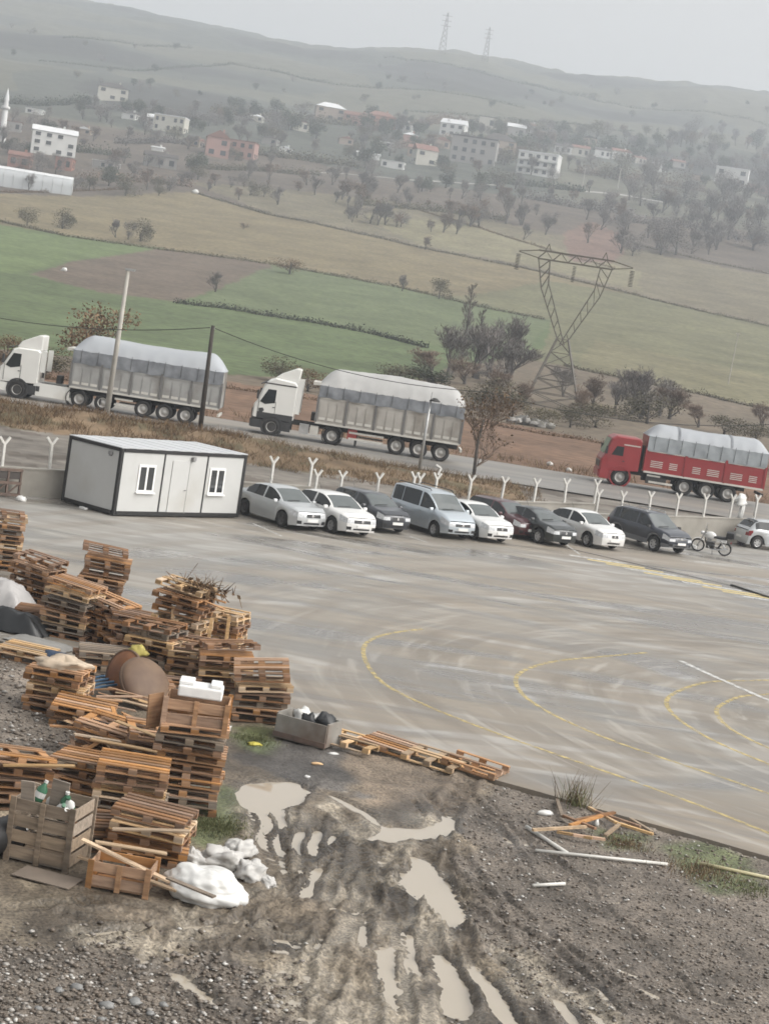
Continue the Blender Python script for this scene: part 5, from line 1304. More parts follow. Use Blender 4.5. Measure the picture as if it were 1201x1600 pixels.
for k, x, y, h, w, lab in (('olive', 42, 353, 30, 1.2, 'small olive green tree on the hedge bank nearest the greenhouse'), ('olive', 97, 357, 32, 1.3, 'round olive green tree on the field bank, next along from the greenhouse'),
        ('bare', 180, 371, 30, 1.0, 'thin bare sapling beside two bushier trees on the field bank'), ('grey', 200, 374, 32, .9, 'narrow grey tree in the middle of three on the field bank'), ('olive', 219, 377, 36, 1.1, 'rounded tree at the end of three on the field bank'),
        ('bare', 336, 456, 34, 1.2, 'lone bare tree on the edge of the ploughed wedge'), ('brown', 452, 428, 24, 2.2, 'low wide brown thicket on the bank between green and straw fields'), ('bare', 628, 455, 28, 1.1, 'small bare tree on the bank beside a rounder one'), ('olive', 685, 467, 34, 1.0, 'round brownish tree on the bank short of the pylon'),
        ('red', 664, 390, 24, 1.2, 'reddish bare tree on the straw field edge'), ('brown', 380, 358, 10, 1.6, 'tiny brown bush alone in the straw field'), ('ever', 655, 297, 18, 1.1, 'dark round shrub beside another below the village road'), ('olive', 672, 300, 18, 1.0, 'lighter round shrub beside the dark one below the village road'), ('ever', 747, 308, 40, .8, 'tall dark evergreen below the grey apartment block'),
        ('red', 716, 348, 34, 1.0, 'reddish bare tree on the slope under the dark evergreen'), ('bare', 790, 350, 52, .9, 'tall bare tree on the slope under the white modern building'), ('bare', 950, 338, 34, 1.0, 'bare tree near the reddish field patch'), ('bare', 812, 352, 36, .9, 'bare tree close beside the tall bare one on the slope'), ('brown', 466, 298, 16, 1.2, 'small brown tree below the pink house')):
    tree(k, x, y, h, lab, GF, 'field_tree', w)
GT = 'bare trees around the pylon'
for k, x, y, h, w in (('tall', 718, 575, 135, 1.0), ('bare', 700, 590, 85, 1.4), ('bare', 745, 592, 90, 1.4), ('bare', 762, 585, 95, 1.2), ('bare', 792, 590, 105, 1.1), ('bare', 790, 600, 70, 1.5), ('tall', 738, 590, 110, 1.1), ('red', 672, 592, 50, 1.8), ('red', 725, 600, 45, 2.0), ('grey', 770, 602, 40, 1.8)):
    tree(k, x, y, h, '%s in the thicket between the beige trailer and the pylon' % {'tall': 'tall narrow bare tree', 'bare': 'spreading bare grey tree', 'red': 'low reddish bare tree', 'grey': 'low soft grey tree'}[k], GT, 'bare_tree', w)
for k, x, y, h, w in (('bare', 1000, 655, 85, 1.4), ('bare', 985, 648, 80, 1.2), ('bare', 1030, 650, 66, 1.4), ('red', 1045, 655, 55, 1.6), ('bare', 960, 650, 60, 1.2), ('olive', 1010, 662, 50, 1.8)):
    tree(k, x, y, h, '%s in the thicket behind the red truck cab' % {'bare': 'spreading bare grey tree', 'red': 'low reddish bare tree', 'grey': 'soft grey tree', 'olive': 'dull olive bush like tree'}[k], 'thicket behind the red truck', 'bare_tree', w)
for k, x, y, h, w in (('red', 815, 640, 50, 1.4), ('olive', 800, 650, 36, 1.6), ('red', 905, 655, 56, 1.3), ('olive', 890, 668, 34, 1.6), ('red', 925, 640, 60, 1.2), ('olive', 770, 645, 55, 1.6), ('olive', 930, 668, 40, 1.8), ('bare', 880, 620, 50, 1.3), ('red', 780, 630, 60, 1.2), ('olive', 850, 668, 32, 2.0), ('olive', 750, 640, 36, 1.8), ('red', 1090, 668, 40, 1.6), ('olive', 1130, 680, 32, 2.0), ('olive', 1180, 690, 30, 2.0), ('red', 1190, 670, 46, 1.4)):
    tree(k, x, y, h, '%s shrub %s' % ({'red': 'tangled reddish bare', 'olive': 'dull olive leafy', 'bare': 'tall bare grey'}[k], 'between the beige trailer and the pylon' if x < 825 else 'at the foot of the pylon' if x < 880 else 'between the pylon and the red truck' if x < 1000 else 'behind the red truck tarpaulin'), 'shrubs around the pylon foot', 'bush', w)
for k, x, y, h, w, lab in (('brown', 137, 588, 118, .95, 'large rusty brown shrub behind the pale grey trailer'), ('brown', 8, 575, 52, 1.6, 'brown shrub behind the first white cab'), ('olive', 70, 590, 48, 1.8, 'dull olive shrub between the first cab and its trailer'), ('ever', 668, 606, 34, 2.6, 'dark green hedge shrub showing over the beige trailer'), ('olive', 620, 600, 32, 2.4, 'olive shrub showing behind the middle of the beige trailer'), ('olive', 440, 597, 40, 2.0, 'olive shrub behind the second white cab'), ('brown', 250, 590, 34, 2.4, 'low brown shrub behind the rear of the pale grey trailer'), ('brown', 480, 612, 36, 1.8, 'brown shrub in the gap behind the second cab')):
    tree(k, x, y, h, lab, 'shrubs along the far side of the road', 'bush', w)
# small autumn tree on the near road verge
g = on_plane(740, 742, .95); g.z = float(terr_z(g.x, g.y)); sc_ = F_PX / g.y
at_ = empty('autumn_tree', (g.x, g.y, g.z), label='slender tree with thin brown leaves at the tail of the beige trailer', cat='tree')
H_ = 150 / sc_
tb, A, B, W = bare_tree(77, spread=.62, levels=4)
tb2 = MB().tube([(0, 0, 0), (-.08, 0, H_ * .35), (.05, 0, H_ * .6)], [.11, .09, .05], 7); tb2.build('trunk', m_bark, at_, smooth=True)
gg = np.random.default_rng(5); V, Fq = ribbons(A * H_ * .95, B * H_ * .95, W * H_ * .8, W * H_ * .4, gg); V[:, 0] -= .25
obj('branches', np_mesh('branches', V, Fq, m_twig2), at_)
k_ = gg.integers(0, len(B), 700); C_ = B[k_] * H_ * .95 + gg.normal(size=(700, 3)) * .13; C_[:, 0] -= .25; C_ = C_[(C_[:, 2] > H_ * .35)]
V, Fq = leaf_quads(C_, .085, gg); obj('leaves', np_mesh('leaves', V, Fq, m_brown), at_)
# village, slope and hill trees
gv = random.Random(5)
MARKS = [(5, 190, 'the minaret'), (82, 225, 'the white three storey house'), (98, 262, 'the low red annex'), (50, 285, 'the greenhouse'), (175, 145, 'the pale top house'), (262, 195, 'the long cream building'), (250, 255, 'the grey cottage'), (345, 230, 'the pink gabled house'), (515, 175, 'the bright roofed upper house'), (595, 190, 'the red walled upper house'),
         (574, 243, 'the low white sheds'), (660, 245, 'the pale squeezed house'), (704, 200, 'the bright roofed white house'), (736, 240, 'the grey apartment block'), (836, 255, 'the white modern building'), (940, 240, 'the cottage row'), (1140, 275, 'the white end house'), (925, 380, 'the reddish field patch'), (690, 350, 'the brown slope hedge'), (800, 320, 'the dark clipped hedge'), (1000, 330, 'the pale village road'), (1100, 400, 'the orchard hedge'), (450, 290, 'the upper straw field corner'), (505, 248, 'the village road bend'), (200, 300, 'the greenhouse hedge')]
LOOK = {'bare': 'bare grey tree', 'grey': 'soft grey leafless tree', 'ever': 'dark evergreen tree', 'olive': 'dull olive tree', 'red': 'reddish bare tree', 'brown': 'brown leaved tree', 'tall': 'tall bare tree'}
def near_mark(x, y): return min(MARKS, key=lambda m: (m[0] - x) ** 2 + ((m[1] - y) * 1.6) ** 2)[2]
ZONES = [(200, (0, 1201), lambda x: (175 + .035 * x, 300 + .0 * x), (14, 34), ['bare', 'bare', 'grey', 'grey', 'ever', 'olive', 'red'], 'bare winter tree among the village houses', 'trees among the village houses', 'village_tree'),
         (100, (120, 1201), lambda x: (140 + .075 * x, 190 + .06 * x), (12, 28), ['ever', 'ever', 'grey', 'bare', 'ever'], 'dark tree on the skyline side of the village', 'trees behind the village houses', 'village_tree'),
         (80, (520, 1201), lambda x: (300, 350 + .09 * (x - 520)), (16, 42), ['bare', 'red', 'red', 'bare', 'grey'], 'bare tree on the brown slope below the village', 'bare trees on the slope', 'slope_tree'),
         (26, (960, 1201), lambda x: (300, 400), (34, 62), ['bare', 'grey', 'bare'], 'tall grey bare tree in the orchard below the white end house', 'orchard below the end house', 'orchard_tree'),
         (24, (0, 600), lambda x: (262 + .05 * x, 300 + .05 * x), (12, 34), ['red', 'olive', 'bare'], 'scrubby tree along the top edge of the straw field', 'scrub along the straw field', 'scrub_tree'),
         (70, (0, 1201), lambda x: (40 + .1 * x, 130 + .1 * x), (6, 13), ['ever', 'olive', 'grey'], 'small dark tree dotted on the hazy hillside', 'trees on the hillside', 'hill_tree')]
for cnt, xr_, yf, hr_, kinds, lab, grp, nm in ZONES:
    for _ in range(cnt):
        x = gv.uniform(*xr_); a, b = yf(x); y = gv.uniform(a, b); kd = gv.choice(kinds)
        mk = '%s %s near %s' % ('small' if nm == 'hill_tree' else 'winter', LOOK[kd], near_mark(x, y)) if nm != 'hill_tree' else '%s dotted on the hazy hillside' % LOOK[kd]
        if nm == 'scrub_tree': mk = 'scrubby %s along the straw field edge' % LOOK[kd]
        if nm == 'orchard_tree': mk = 'orchard %s below the white end house' % LOOK[kd]
        tree(kd, x, y, gv.uniform(*hr_), mk, mk.replace('tree', 'trees'), nm, gv.uniform(.9, 1.4))
for x, y, h in ((628, 72, 15), (800, 88, 10), (610, 70, 9), (560, 62, 8), (930, 112, 8), (1010, 118, 7), (450, 48, 7)): tree('ever', x, y, h, 'round tree standing on the ridge line', 'trees on the ridge', 'ridge_tree', 1.3)
# hedgerows
def hedge(L, hpx, wpx, mt, label, dens=1.0, name='hedgerow'):
    P = [ground_hit(*q) for q in L]; C = []; g = np.random.default_rng(len(L) * 17 + int(L[0][0]) + 99)
    for a, b in zip(P[:-1], P[1:]):
        Ln = (b - a).length; sc = F_PX / ((a.y + b.y) / 2); h, w = hpx / sc, wpx / sc
        n = int(Ln / h * (80 if name != 'tree_belt' else 260) * dens)
        t = g.random(n); lum = .55 + .6 * vnoise(t * Ln / (h * 2.2), np.zeros(n), 3)
        X = a.x + (b.x - a.x) * t + g.normal(size=n) * w * .3; Y = a.y + (b.y - a.y) * t + g.normal(size=n) * w * .6
        Z = terr_z(X, Y) + np.abs(g.normal(size=n)) * h * .45 * lum
        C.append((np.stack([X, Y, Z], 1), h))
    V = []; 
    for c, h in C: V.append(leaf_quads(c, h * (.14 if name != 'tree_belt' else .07), g)[0])
    V = np.concatenate(V); obj(name, np_mesh(name, V, np.arange(len(V)).reshape(-1, 4), mt), label=label, cat='hedge')
hedge([(272, 474), (350, 482), (480, 503), (580, 522), (668, 544)], 12, 6, m_green, 'dark green hedge cutting across the green field')
hedge([(-20, 342), (100, 369), (250, 390), (430, 414), (620, 449), (760, 482), (850, 500)], 7, 4, m_olive, 'low hedge bank between the green field and the straw field', .8)
hedge([(300, 300), (420, 336), (650, 386), (820, 420), (1000, 464), (1220, 515)], 5, 4, m_olive, 'thin hedge along the upper side of the straw field', .8)
hedge([(880, 572), (1000, 598), (1100, 618), (1220, 645)], 9, 5, m_olive, 'brown hedge along the foot of the olive field', .9)
hedge([(620, 318), (760, 360), (860, 392), (960, 420)], 4, 4, m_brown, 'sparse brown hedge across the slope below the village', .7)
hedge([(1000, 385), (1090, 405), (1210, 430)], 5, 4, m_olive, 'hedge crossing the slope below the orchard', .8)
hedge([(-10, 300), (120, 299), (200, 296)], 5, 5, m_brown, 'rough hedge along the front of the greenhouse', .9)
hedge([(0, 590), (360, 607), (560, 636), (760, 662), (940, 694), (1210, 738)], 9, 7, m_brown, 'straggling dry weeds along the far soil strip', .7, 'weed_strip')
for i, L in enumerate(([(60, 95), (200, 110), (360, 100), (520, 130)], [(420, 110), (640, 140), (820, 170)], [(600, 90), (760, 118), (930, 150)], [(820, 130), (1000, 170), (1210, 200)], [(100, 60), (300, 75)], [(640, 175), (820, 190), (990, 205)])):
    hedge(L, 5, 6, m_green, ['dark hedge on the hillside above the pale top house', 'dark hedge on the hillside above the red roofed houses', 'dark wooded strip just under the ridge', 'dark hedge on the hillside above the white end house', 'dark hedge high up near the ridge, toward the minaret', 'hedge low on the hillside behind the apartment blocks'][i], .6)
# dry grass on the bank, green weeds
def grass(region, n, h, mt, label, seed, zfun, name='dry_grass', lean=.5, clump=1.0):
    g = np.random.default_rng(seed); X = g.uniform(*region[0], n); Y = g.uniform(*region[1], n)
    keep = (vnoise(X / clump, Y / clump, seed) > .42) & (Y > wall_y(X) + .5 if name == 'dry_grass' else np.ones(n, bool)); X, Y = X[keep], Y[keep]
    Z = zfun(X, Y); A = np.stack([X, Y, Z - .02], 1); hh = h * g.uniform(.4, 1.2, len(X))
    B = A + np.stack([g.normal(size=len(X)) * lean * hh, g.normal(size=len(X)) * lean * hh, hh], 1)
    V, Fq = ribbons(A, B, h * .045, h * .012, g); obj(name, np_mesh(name, V, Fq, mt), label=label, cat='grass', kind='stuff')
grass(((-32, 8), (86, 98.3)), 24000, .3, m_dry, 'brown dry grass covering the bank between yard and road', 71, lambda X, Y: terr_z(X, Y))
grass(((-34, -8), (88, 97)), 9000, .38, m_brown, 'tall brown weeds on the bank behind the cabin', 72, lambda X, Y: terr_z(X, Y))
grass(((-60, 60), (112.6, 118)), 7000, .45, m_dry, 'dry weeds along the far road verge', 73, lambda X, Y: terr_z(X, Y))

# rubble heap at the pylon foot and litter
m_rub = mat('pale_rubble', (.34, .33, .31), .85, var=.25, scale=2)
rg = ground_hit(822, 664); rp_ = empty('rubble_heap', (rg.x, rg.y, rg.z - .05), label='pale rubble heap on the soil in front of the pylon', cat='rubble')
for k in range(14):
    lump('boulder', m_rub, (rng.uniform(.5, 1.3), rng.uniform(.5, 1.0), rng.uniform(.3, .75)), k * 3.3, rp_, n=10, rough=.35, loc=(rng.uniform(-2.1, 2.1), rng.uniform(-.8, .8), rng.uniform(0, .25)))
for i, (x, y, lab) in enumerate(((858, 728, 'white scrap on the soil ahead of the red truck'), (888, 737, 'pale scrap beside another on the soil ahead of the red cab'), (100, 424, 'white bale alone in the ploughed wedge'), (305, 302, 'white bale at the corner of the straw field'), (785, 605, 'white scrap under the bare trees by the trailer'))):
    g = ground_hit(x, y); s = 8 / (F_PX / g.y); lump('white_scrap', m_plastic, (s * 1.3, s, s * .8), i + .5, loc=(g.x, g.y, g.z), n=10, label=lab, cat='litter')

# ================================================================== VILLAGE
WALLC = {'white': (.62, .62, .60), 'cream': (.50, .48, .42), 'pink': (.36, .215, .185), 'red': (.33, .16, .12), 'grey': (.30, .285, .27), 'brown': (.33, .27, .22)}
m_tile = mat('roof_tiles', (.22, .11, .085), .8, var=.15, scale=.6); m_dkroof = mat('dark_roof', (.07, .06, .055), .8, var=.2, scale=.6); m_ltroof = mat('pale_roof', (.66, .67, .68), .5, var=.06, scale=.4)
def house(px, py, wpx, hpx, dep, yaw, wall, roof, label, floors=2, cols=3, roofm=None, name='house', rise=.28, bal=False):
    g = ground_hit(px, py); s = F_PX / g.y; W_, H_ = wpx / s, hpx / s
    wm_ = mat('wall_' + wall, WALLC[wall], .8, var=.06, scale=.3)
    h = empty(name, (g.x, g.y, g.z - .8), (0, 0, R(yaw)), label=label, cat='house')
    zr = H_ * (1 - rise) if roof != 'flat' else H_ * .95
    MB().box((0, dep / 2, zr / 2 + .4), (W_, dep, zr + .8)).build('wall', wm_, h)
    rm = roofm or m_tile; ov = .35
    if roof == 'gable':
        MB().add([(-W_ / 2 - ov, -ov, zr + .75), (W_ / 2 + ov, -ov, zr + .75), (W_ / 2 + ov, dep + ov, zr + .75), (-W_ / 2 - ov, dep + ov, zr + .75), (-W_ / 2 - ov, dep / 2, H_ + .8), (W_ / 2 + ov, dep / 2, H_ + .8)], [(0, 1, 5, 4), (2, 3, 4, 5), (1, 2, 5), (3, 0, 4), (0, 3, 2, 1)]).build('roof', rm, h)
    elif roof == 'side':
        MB().add([(-W_ / 2 - ov, -ov, zr + .75), (W_ / 2 + ov, -ov, zr + .75), (W_ / 2 + ov, dep + ov, zr + .75), (-W_ / 2 - ov, dep + ov, zr + .75), (0, -ov, H_ + .8), (0, dep + ov, H_ + .8)], [(1, 2, 5, 4), (3, 0, 4, 5), (0, 1, 4), (2, 3, 5), (0, 3, 2, 1)]).build('roof', rm, h)
    elif roof == 'hip':
        k = min(W_, dep) * .45
        MB().add([(-W_ / 2 - ov, -ov, zr + .75), (W_ / 2 + ov, -ov, zr + .75), (W_ / 2 + ov, dep + ov, zr + .75), (-W_ / 2 - ov, dep + ov, zr + .75), (-W_ / 2 + k, dep / 2, H_ + .8), (W_ / 2 - k, dep / 2, H_ + .8)], [(0, 1, 5, 4), (2, 3, 4, 5), (1, 2, 5), (3, 0, 4), (0, 3, 2, 1)]).build('roof', rm, h)
    else:
        MB().box((0, dep / 2, H_ + .75 - H_ * .025), (W_ + .4, dep + .4, H_ * .05)).build('roof', rm, h)
    fh = zr / floors; cw = W_ / cols
    for f_ in range(floors):
        for c in range(cols):
            if (f_ * 7 + c * 3 + int(px)) % 5 == 0 and not bal: continue
            x = -W_ / 2 + cw * (c + .5); z = .8 + fh * (f_ + .52)
            w = MB().box((x, -.03, z), (cw * .46, .12, fh * .48)).build('window', m_dglass, h)
            MB().box((x, -.12, z - fh * .26), (cw * .52, .2, .1)).build('sill', wm_, w)
        if bal: MB().box((0, -.6, .8 + fh * f_ + .15), (W_ * .98, 1.2, fh * .28)).build('balcony', mat('wall_white', WALLC['white']), h)
    for k in range(2):
        MB().box((W_ / 2 + .03, dep * (.3 + .4 * k), .8 + fh * .55), (.1, dep * .18, fh * .45)).build('window', m_dglass, h)
        MB().box((-W_ / 2 - .03, dep * (.3 + .4 * k), .8 + fh * .55), (.1, dep * .18, fh * .45)).build('window', m_dglass, h)
    if roof != 'flat': MB().box((W_ * .2, dep * .5, H_ + .9), (.7, .7, 1.3)).build('chimney', wm_, h)
    return h
house(82, 243, 68, 44, 9, 14, 'white', 'gable', 'white three storey house with pale roof near the minaret', 3, 4, m_ltroof, rise=.2)
house(28, 262, 34, 26, 8, 6, 'red', 'gable', 'small brick red house behind the greenhouse', 1, 2)
house(98, 266, 26, 20, 8, 4, 'red', 'flat', 'low brick red annex below the white three storey house', 1, 2, m_tile)
house(160, 264, 34, 13, 8, -8, 'grey', 'flat', 'low carport with pale flat roof beside the red annex', 1, 3, m_ltroof)
house(175, 157, 46, 28, 9, 10, 'cream', 'hip', 'pale house with dark roof highest on the village slope', 2, 3, m_dkroof)
house(262, 206, 48, 26, 9, -5, 'cream', 'flat', 'long cream building with flat roof above the grey cottages', 2, 5, m_ltroof)
house(240, 202, 24, 24, 8, 8, 'white', 'gable', 'narrow white house joined to the long cream building', 2, 2, m_ltroof)
house(250, 262, 50, 24, 8, 12, 'grey', 'gable', 'grey cottage with dull roof below the cream building', 1, 3, m_dkroof)
house(338, 246, 36, 42, 9, 10, 'pink', 'side', 'pink gabled house beside its flat pink wing', 2, 2)
house(376, 248, 38, 28, 10, -4, 'pink', 'flat', 'flat pink wing beside the pink gabled house', 2, 3, m_tile)
house(515, 188, 46, 28, 10, 10, 'brown', 'hip', 'house with bright pale roof at the start of the upper row', 2, 3, m_ltroof)
house(555, 196, 40, 22, 9, -10, 'pink', 'gable', 'pinkish house in the middle of the upper row', 2, 3)
house(595, 200, 44, 26, 9, 14, 'red', 'hip', 'red walled house at the end of the upper row', 2, 3)
house(704, 213, 38, 28, 9, -14, 'white', 'gable', 'white house with bright roof behind the grey apartment block', 2, 3, m_ltroof)
house(736, 256, 70, 42, 12, -6, 'grey', 'flat', 'large plain grey apartment block with blank front', 3, 5, m_dkroof, name='apartment_block')
house(778, 248, 50, 40, 11, 8, 'brown', 'hip', 'brownish apartment house next to the grey block', 3, 3, m_dkroof)
house(836, 274, 62, 36, 12, -12, 'white', 'flat', 'white modern building with dark balcony bands', 3, 5, m_ltroof, name='apartment_block', bal=True)
house(1140, 290, 50, 28, 11, -12, 'white', 'flat', 'white house with dark balcony at the end of the village', 2, 3, m_ltroof)
house(1190, 303, 40, 14, 9, 4, 'pink', 'gable', 'low pinkish house past the white end house', 1, 3)
house(665, 258, 34, 32, 9, 16, 'cream', 'gable', 'pale house squeezed against the grey apartment block', 2, 2)
house(648, 246, 26, 20, 8, -8, 'brown', 'gable', 'small brownish house left of the pale squeezed one', 1, 2)
house(574, 248, 36, 11, 7, 0, 'white', 'gable', 'low shed with white roof on the village road', 1, 3, m_ltroof)
house(612, 263, 36, 12, 7, -4, 'white', 'flat', 'second low white shed below the first on the village road', 1, 3, m_ltroof)
for i, (x, y, w, h_, c) in enumerate(((878, 240, 26, 16, 'white'), (905, 244, 28, 18, 'cream'), (940, 246, 24, 16, 'white'), (970, 250, 30, 18, 'white'), (852, 222, 30, 22, 'brown'), (1000, 256, 18, 12, 'cream'))):
    house(x, y, w, h_, 8, -10 + 5 * i, c, 'gable', ['small white house just beyond the white modern building', 'cream cottage second beyond the white modern building', 'white cottage third beyond the white modern building', 'white cottage with tiled roof farthest in the cottage row', 'brown house behind the white modern building', 'tiny cream hut past the cottage row'][i], 1, 3, m_tile if i % 2 else m_dkroof)
house(52, 178, 26, 9, 7, 0, 'white', 'flat', 'low white shed on the slope above the white house', 1, 2, m_ltroof)
house(245, 236, 18, 8, 6, 0, 'white', 'gable', 'tiny white hut between the cream building and grey cottage', 1, 1, m_ltroof)
BELTS = [[(120, 168), (200, 172), (300, 186), (420, 190)], [(330, 176), (450, 186), (560, 196)], [(560, 205), (650, 200), (720, 192), (800, 200)], [(20, 240), (60, 232), (130, 238), (200, 246)], [(180, 224), (260, 222), (330, 232)], [(390, 240), (470, 250), (560, 262)], [(620, 232), (700, 222), (770, 226)],
         [(770, 230), (860, 222), (960, 236), (1010, 244)], [(980, 252), (1060, 258), (1130, 262), (1210, 276)], [(300, 262), (420, 268), (500, 274)], [(900, 270), (1000, 282), (1100, 300)], [(1020, 310), (1100, 322), (1210, 335)], [(960, 345), (1060, 352), (1160, 375)], [(560, 320), (680, 330), (790, 345)], [(120, 280), (220, 284), (300, 292)], [(0, 160), (70, 165), (130, 160)], [(820, 310), (900, 325), (990, 335)]]
for i, L in enumerate(BELTS):
    c = L[len(L) // 2]
    mk = min(MARKS, key=lambda m: (m[0] - c[0]) ** 2 + ((m[1] - c[1]) * 1.6) ** 2); rel = 'above' if c[1] < mk[1] - 5 else 'below' if c[1] > mk[1] + 5 else 'beside'
    hedge(L, 15 + (i * 5) % 9, 10, [m_twig, m_olive, m_twig2, m_green][i % 4], '%s belt of scrub and trees %s %s' % (['hazy grey', 'dull olive', 'reddish brown', 'dark green'][i % 4], rel, mk[2]), 1.2, 'tree_belt')
EXTRA = [(300, 228, 22, 14, 'brown'), (420, 226, 24, 14, 'grey'), (445, 240, 20, 12, 'white'), (470, 205, 24, 15, 'cream'), (630, 205, 24, 16, 'white'), (640, 222, 22, 16, 'pink'), (690, 232, 24, 18, 'brown'), (760, 200, 26, 18, 'cream'), (805, 215, 28, 22, 'grey'), (830, 208, 22, 16, 'white'),
         (920, 226, 22, 14, 'brown'), (1030, 268, 22, 14, 'white'), (1060, 262, 20, 13, 'grey'), (1090, 282, 20, 12, 'brown'), (130, 210, 22, 12, 'brown'), (20, 205, 24, 16, 'grey'), (200, 186, 22, 13, 'white'), (400, 190, 20, 12, 'cream'), (540, 226, 22, 13, 'brown'), (600, 232, 20, 12, 'white')]
for i, (x, y, w, h_, c) in enumerate(EXTRA):
    house(x, y, w, h_, 7, -14 + (i * 37) % 28, c, ['gable', 'hip', 'side', 'flat'][i % 4], 'small %s house with %s roof near %s' % (c, ['gabled', 'hipped', 'end gabled', 'flat'][i % 4], near_mark(x, y)), 1, 2, [m_tile, m_dkroof, m_ltroof][i % 3])
# dark hedge fence before the white modern building
hedge([(772, 284), (840, 292), (912, 300)], 16, 5, m_green, 'tall dark clipped hedge in front of the white modern building', 1.6)
# greenhouse
g = ground_hit(50, 297); s = F_PX / g.y
gh = empty('greenhouse', (g.x, g.y, g.z - .3), (0, 0, R(10)), label='long pale greenhouse with curved white roof at the straw field', cat='greenhouse')
L_, Hh = 120 / s, 32 / s
m_poly = mat('greenhouse_film', (.45, .47, .48), .4, var=.06, scale=.3)
MB().grid([[(-L_ / 2 + L_ * i / 12, 4.5 - 4.5 * math.cos(a), Hh * (.45 * min(1, math.sin(a) * 3) + .55 * math.sin(a))) for a in np.linspace(0, math.pi, 13)] for i in range(13)]).build('film_cover', m_poly, gh, smooth=True)
MB().grid([[(-L_ / 2 + L_ * i / 12, 4.5 - 4.6 * math.cos(a), .06 + Hh * (.45 * min(1, math.sin(a) * 3) + .55 * math.sin(a))) for a in np.linspace(R(48), math.pi - R(48), 7)] for i in range(13)]).build('roof_sheet', m_ltroof, gh, smooth=True)
for x in (-L_ / 2, L_ / 2): MB().add([(x, 0, 0)] + [(x, 4.5 - 4.5 * math.cos(a), Hh * (.45 * min(1, math.sin(a) * 3) + .55 * math.sin(a))) for a in np.linspace(0, math.pi, 13)], [tuple(range(14))]).build('end_wall', m_poly, gh)
for i in range(9): MB().tube([(-L_ / 2 + L_ * i / 8, 4.5 - 4.56 * math.cos(a), .03 + Hh * (.45 * min(1, math.sin(a) * 3) + .55 * math.sin(a))) for a in np.linspace(0, math.pi, 11)], .07, 4).build('hoop', m_gal, gh)
# minaret
g = ground_hit(2, 222); s = F_PX / g.y; k = 84 / s
mn = empty('minaret', (g.x, g.y, g.z), label='slim white minaret with pointed cap beside the white house', cat='minaret')
m_min = mat('minaret_white', (.68, .68, .67), .7, var=.05, scale=.5)
MB().lathe([(k * .075, 0), (k * .075, k * .16), (k * .055, k * .2), (k * .05, k * .6)], 14).build('shaft', m_min, mn, smooth=True)
MB().lathe([(k * .05, k * .59), (k * .08, k * .62), (k * .08, k * .66), (k * .045, k * .665)], 14).build('balcony', m_min, mn)
MB().lathe([(k * .042, k * .66), (k * .04, k * .78)], 14).build('upper_shaft', m_min, mn, smooth=True)
MB().lathe([(k * .05, k * .775), (.02, k * 1.0)], 14).build('cone_cap', m_ltroof, mn, smooth=True)
# pale village poles, road
for x, y, h_, lab in ((908, 297, 34, 'pale pole at the end of the dark clipped hedge'), (964, 295, 32, 'pale pole by the white road beyond the clipped hedge'), (1137, 600, 80, 'pale pole standing in the olive field')):
    g = ground_hit(x, y); s = F_PX / g.y; p_ = empty('village_pole', (g.x, g.y, g.z - .1), label=lab, cat='pole')
    MB().tube([(0, 0, 0), (.2, 0, h_ / s)], [.32 / s * 3, .2 / s * 3], 8).build('shaft', m_cpole, p_); MB().box((.2, 0, h_ / s), (6 / s, .2, .2)).build('lamp_arm', m_cpole, p_)
def drape(name, L, wpx, m):
    P = [ground_hit(*q) for q in L]; rows = [[], []]
    for i in range(len(P) - 1):
        for t in np.linspace(0, 1, 12):
            q = P[i].lerp(P[i + 1], t); w = wpx / (F_PX / q.y) / .16
            for k, o in ((0, -w / 2), (1, w / 2)): rows[k].append((q.x, q.y + o, float(terr_z(q.x, q.y + o)) + .25))
    MB().grid(rows).build(name, m, kind='structure')
m_vroad = mat('pale_road', (.42, .41, .39), .8, var=.08, scale=.2)
drape('village_road', [(912, 300), (970, 305), (1042, 317)], 2.6, m_vroad); drape('village_road', [(478, 270), (540, 272), (640, 282), (780, 290)], 2.2, m_vroad)
drape('village_road', [(1140, 326), (1175, 330)], 2, m_vroad)
# pylons on the ridge
for x, y, h_, lab in ((425, 38, 42, 'faint pylon on the ridge nearest the village minaret'), (690, 76, 56, 'tallest faint pylon on the ridge line'), (757, 88, 46, 'faint pylon next to the tallest one on the ridge'), (997, 110, 40, 'faint pylon on the far end of the ridge')):
    g = ground_hit(x, y + 7); s = F_PX / g.y; H2 = (h_ + 7) / s
    p_ = empty('ridge_pylon', (g.x, g.y, g.z - 1), label=lab, cat='pylon', group='pylons on the ridge')
    w = H2 * .09
    for sx in (-1, 1):
        for sy in (-1, 1): MB().bar((sx * w, sy * w, 0), (sx * w * .12, sy * w * .12, H2), .35, .35).build('leg', m_lat, p_)
    br = MB()
    for i in range(8):
        a, b = 1 - .88 * i / 8, 1 - .88 * (i + 1) / 8
        for sy in (-1, 1): br.bar((-w * a, sy * w * a, H2 * i / 8), (w * b, sy * w * b, H2 * (i + 1) / 8), .25, .25); br.bar((w * a, sy * w * a, H2 * i / 8), (-w * b, sy * w * b, H2 * (i + 1) / 8), .25, .25)
    br.build('bracing', m_lat, p_)
    for z in (.68, .8, .92): MB().box((0, 0, H2 * z), (H2 * .24, .4, .4)).build('cross_arm', m_lat, p_)
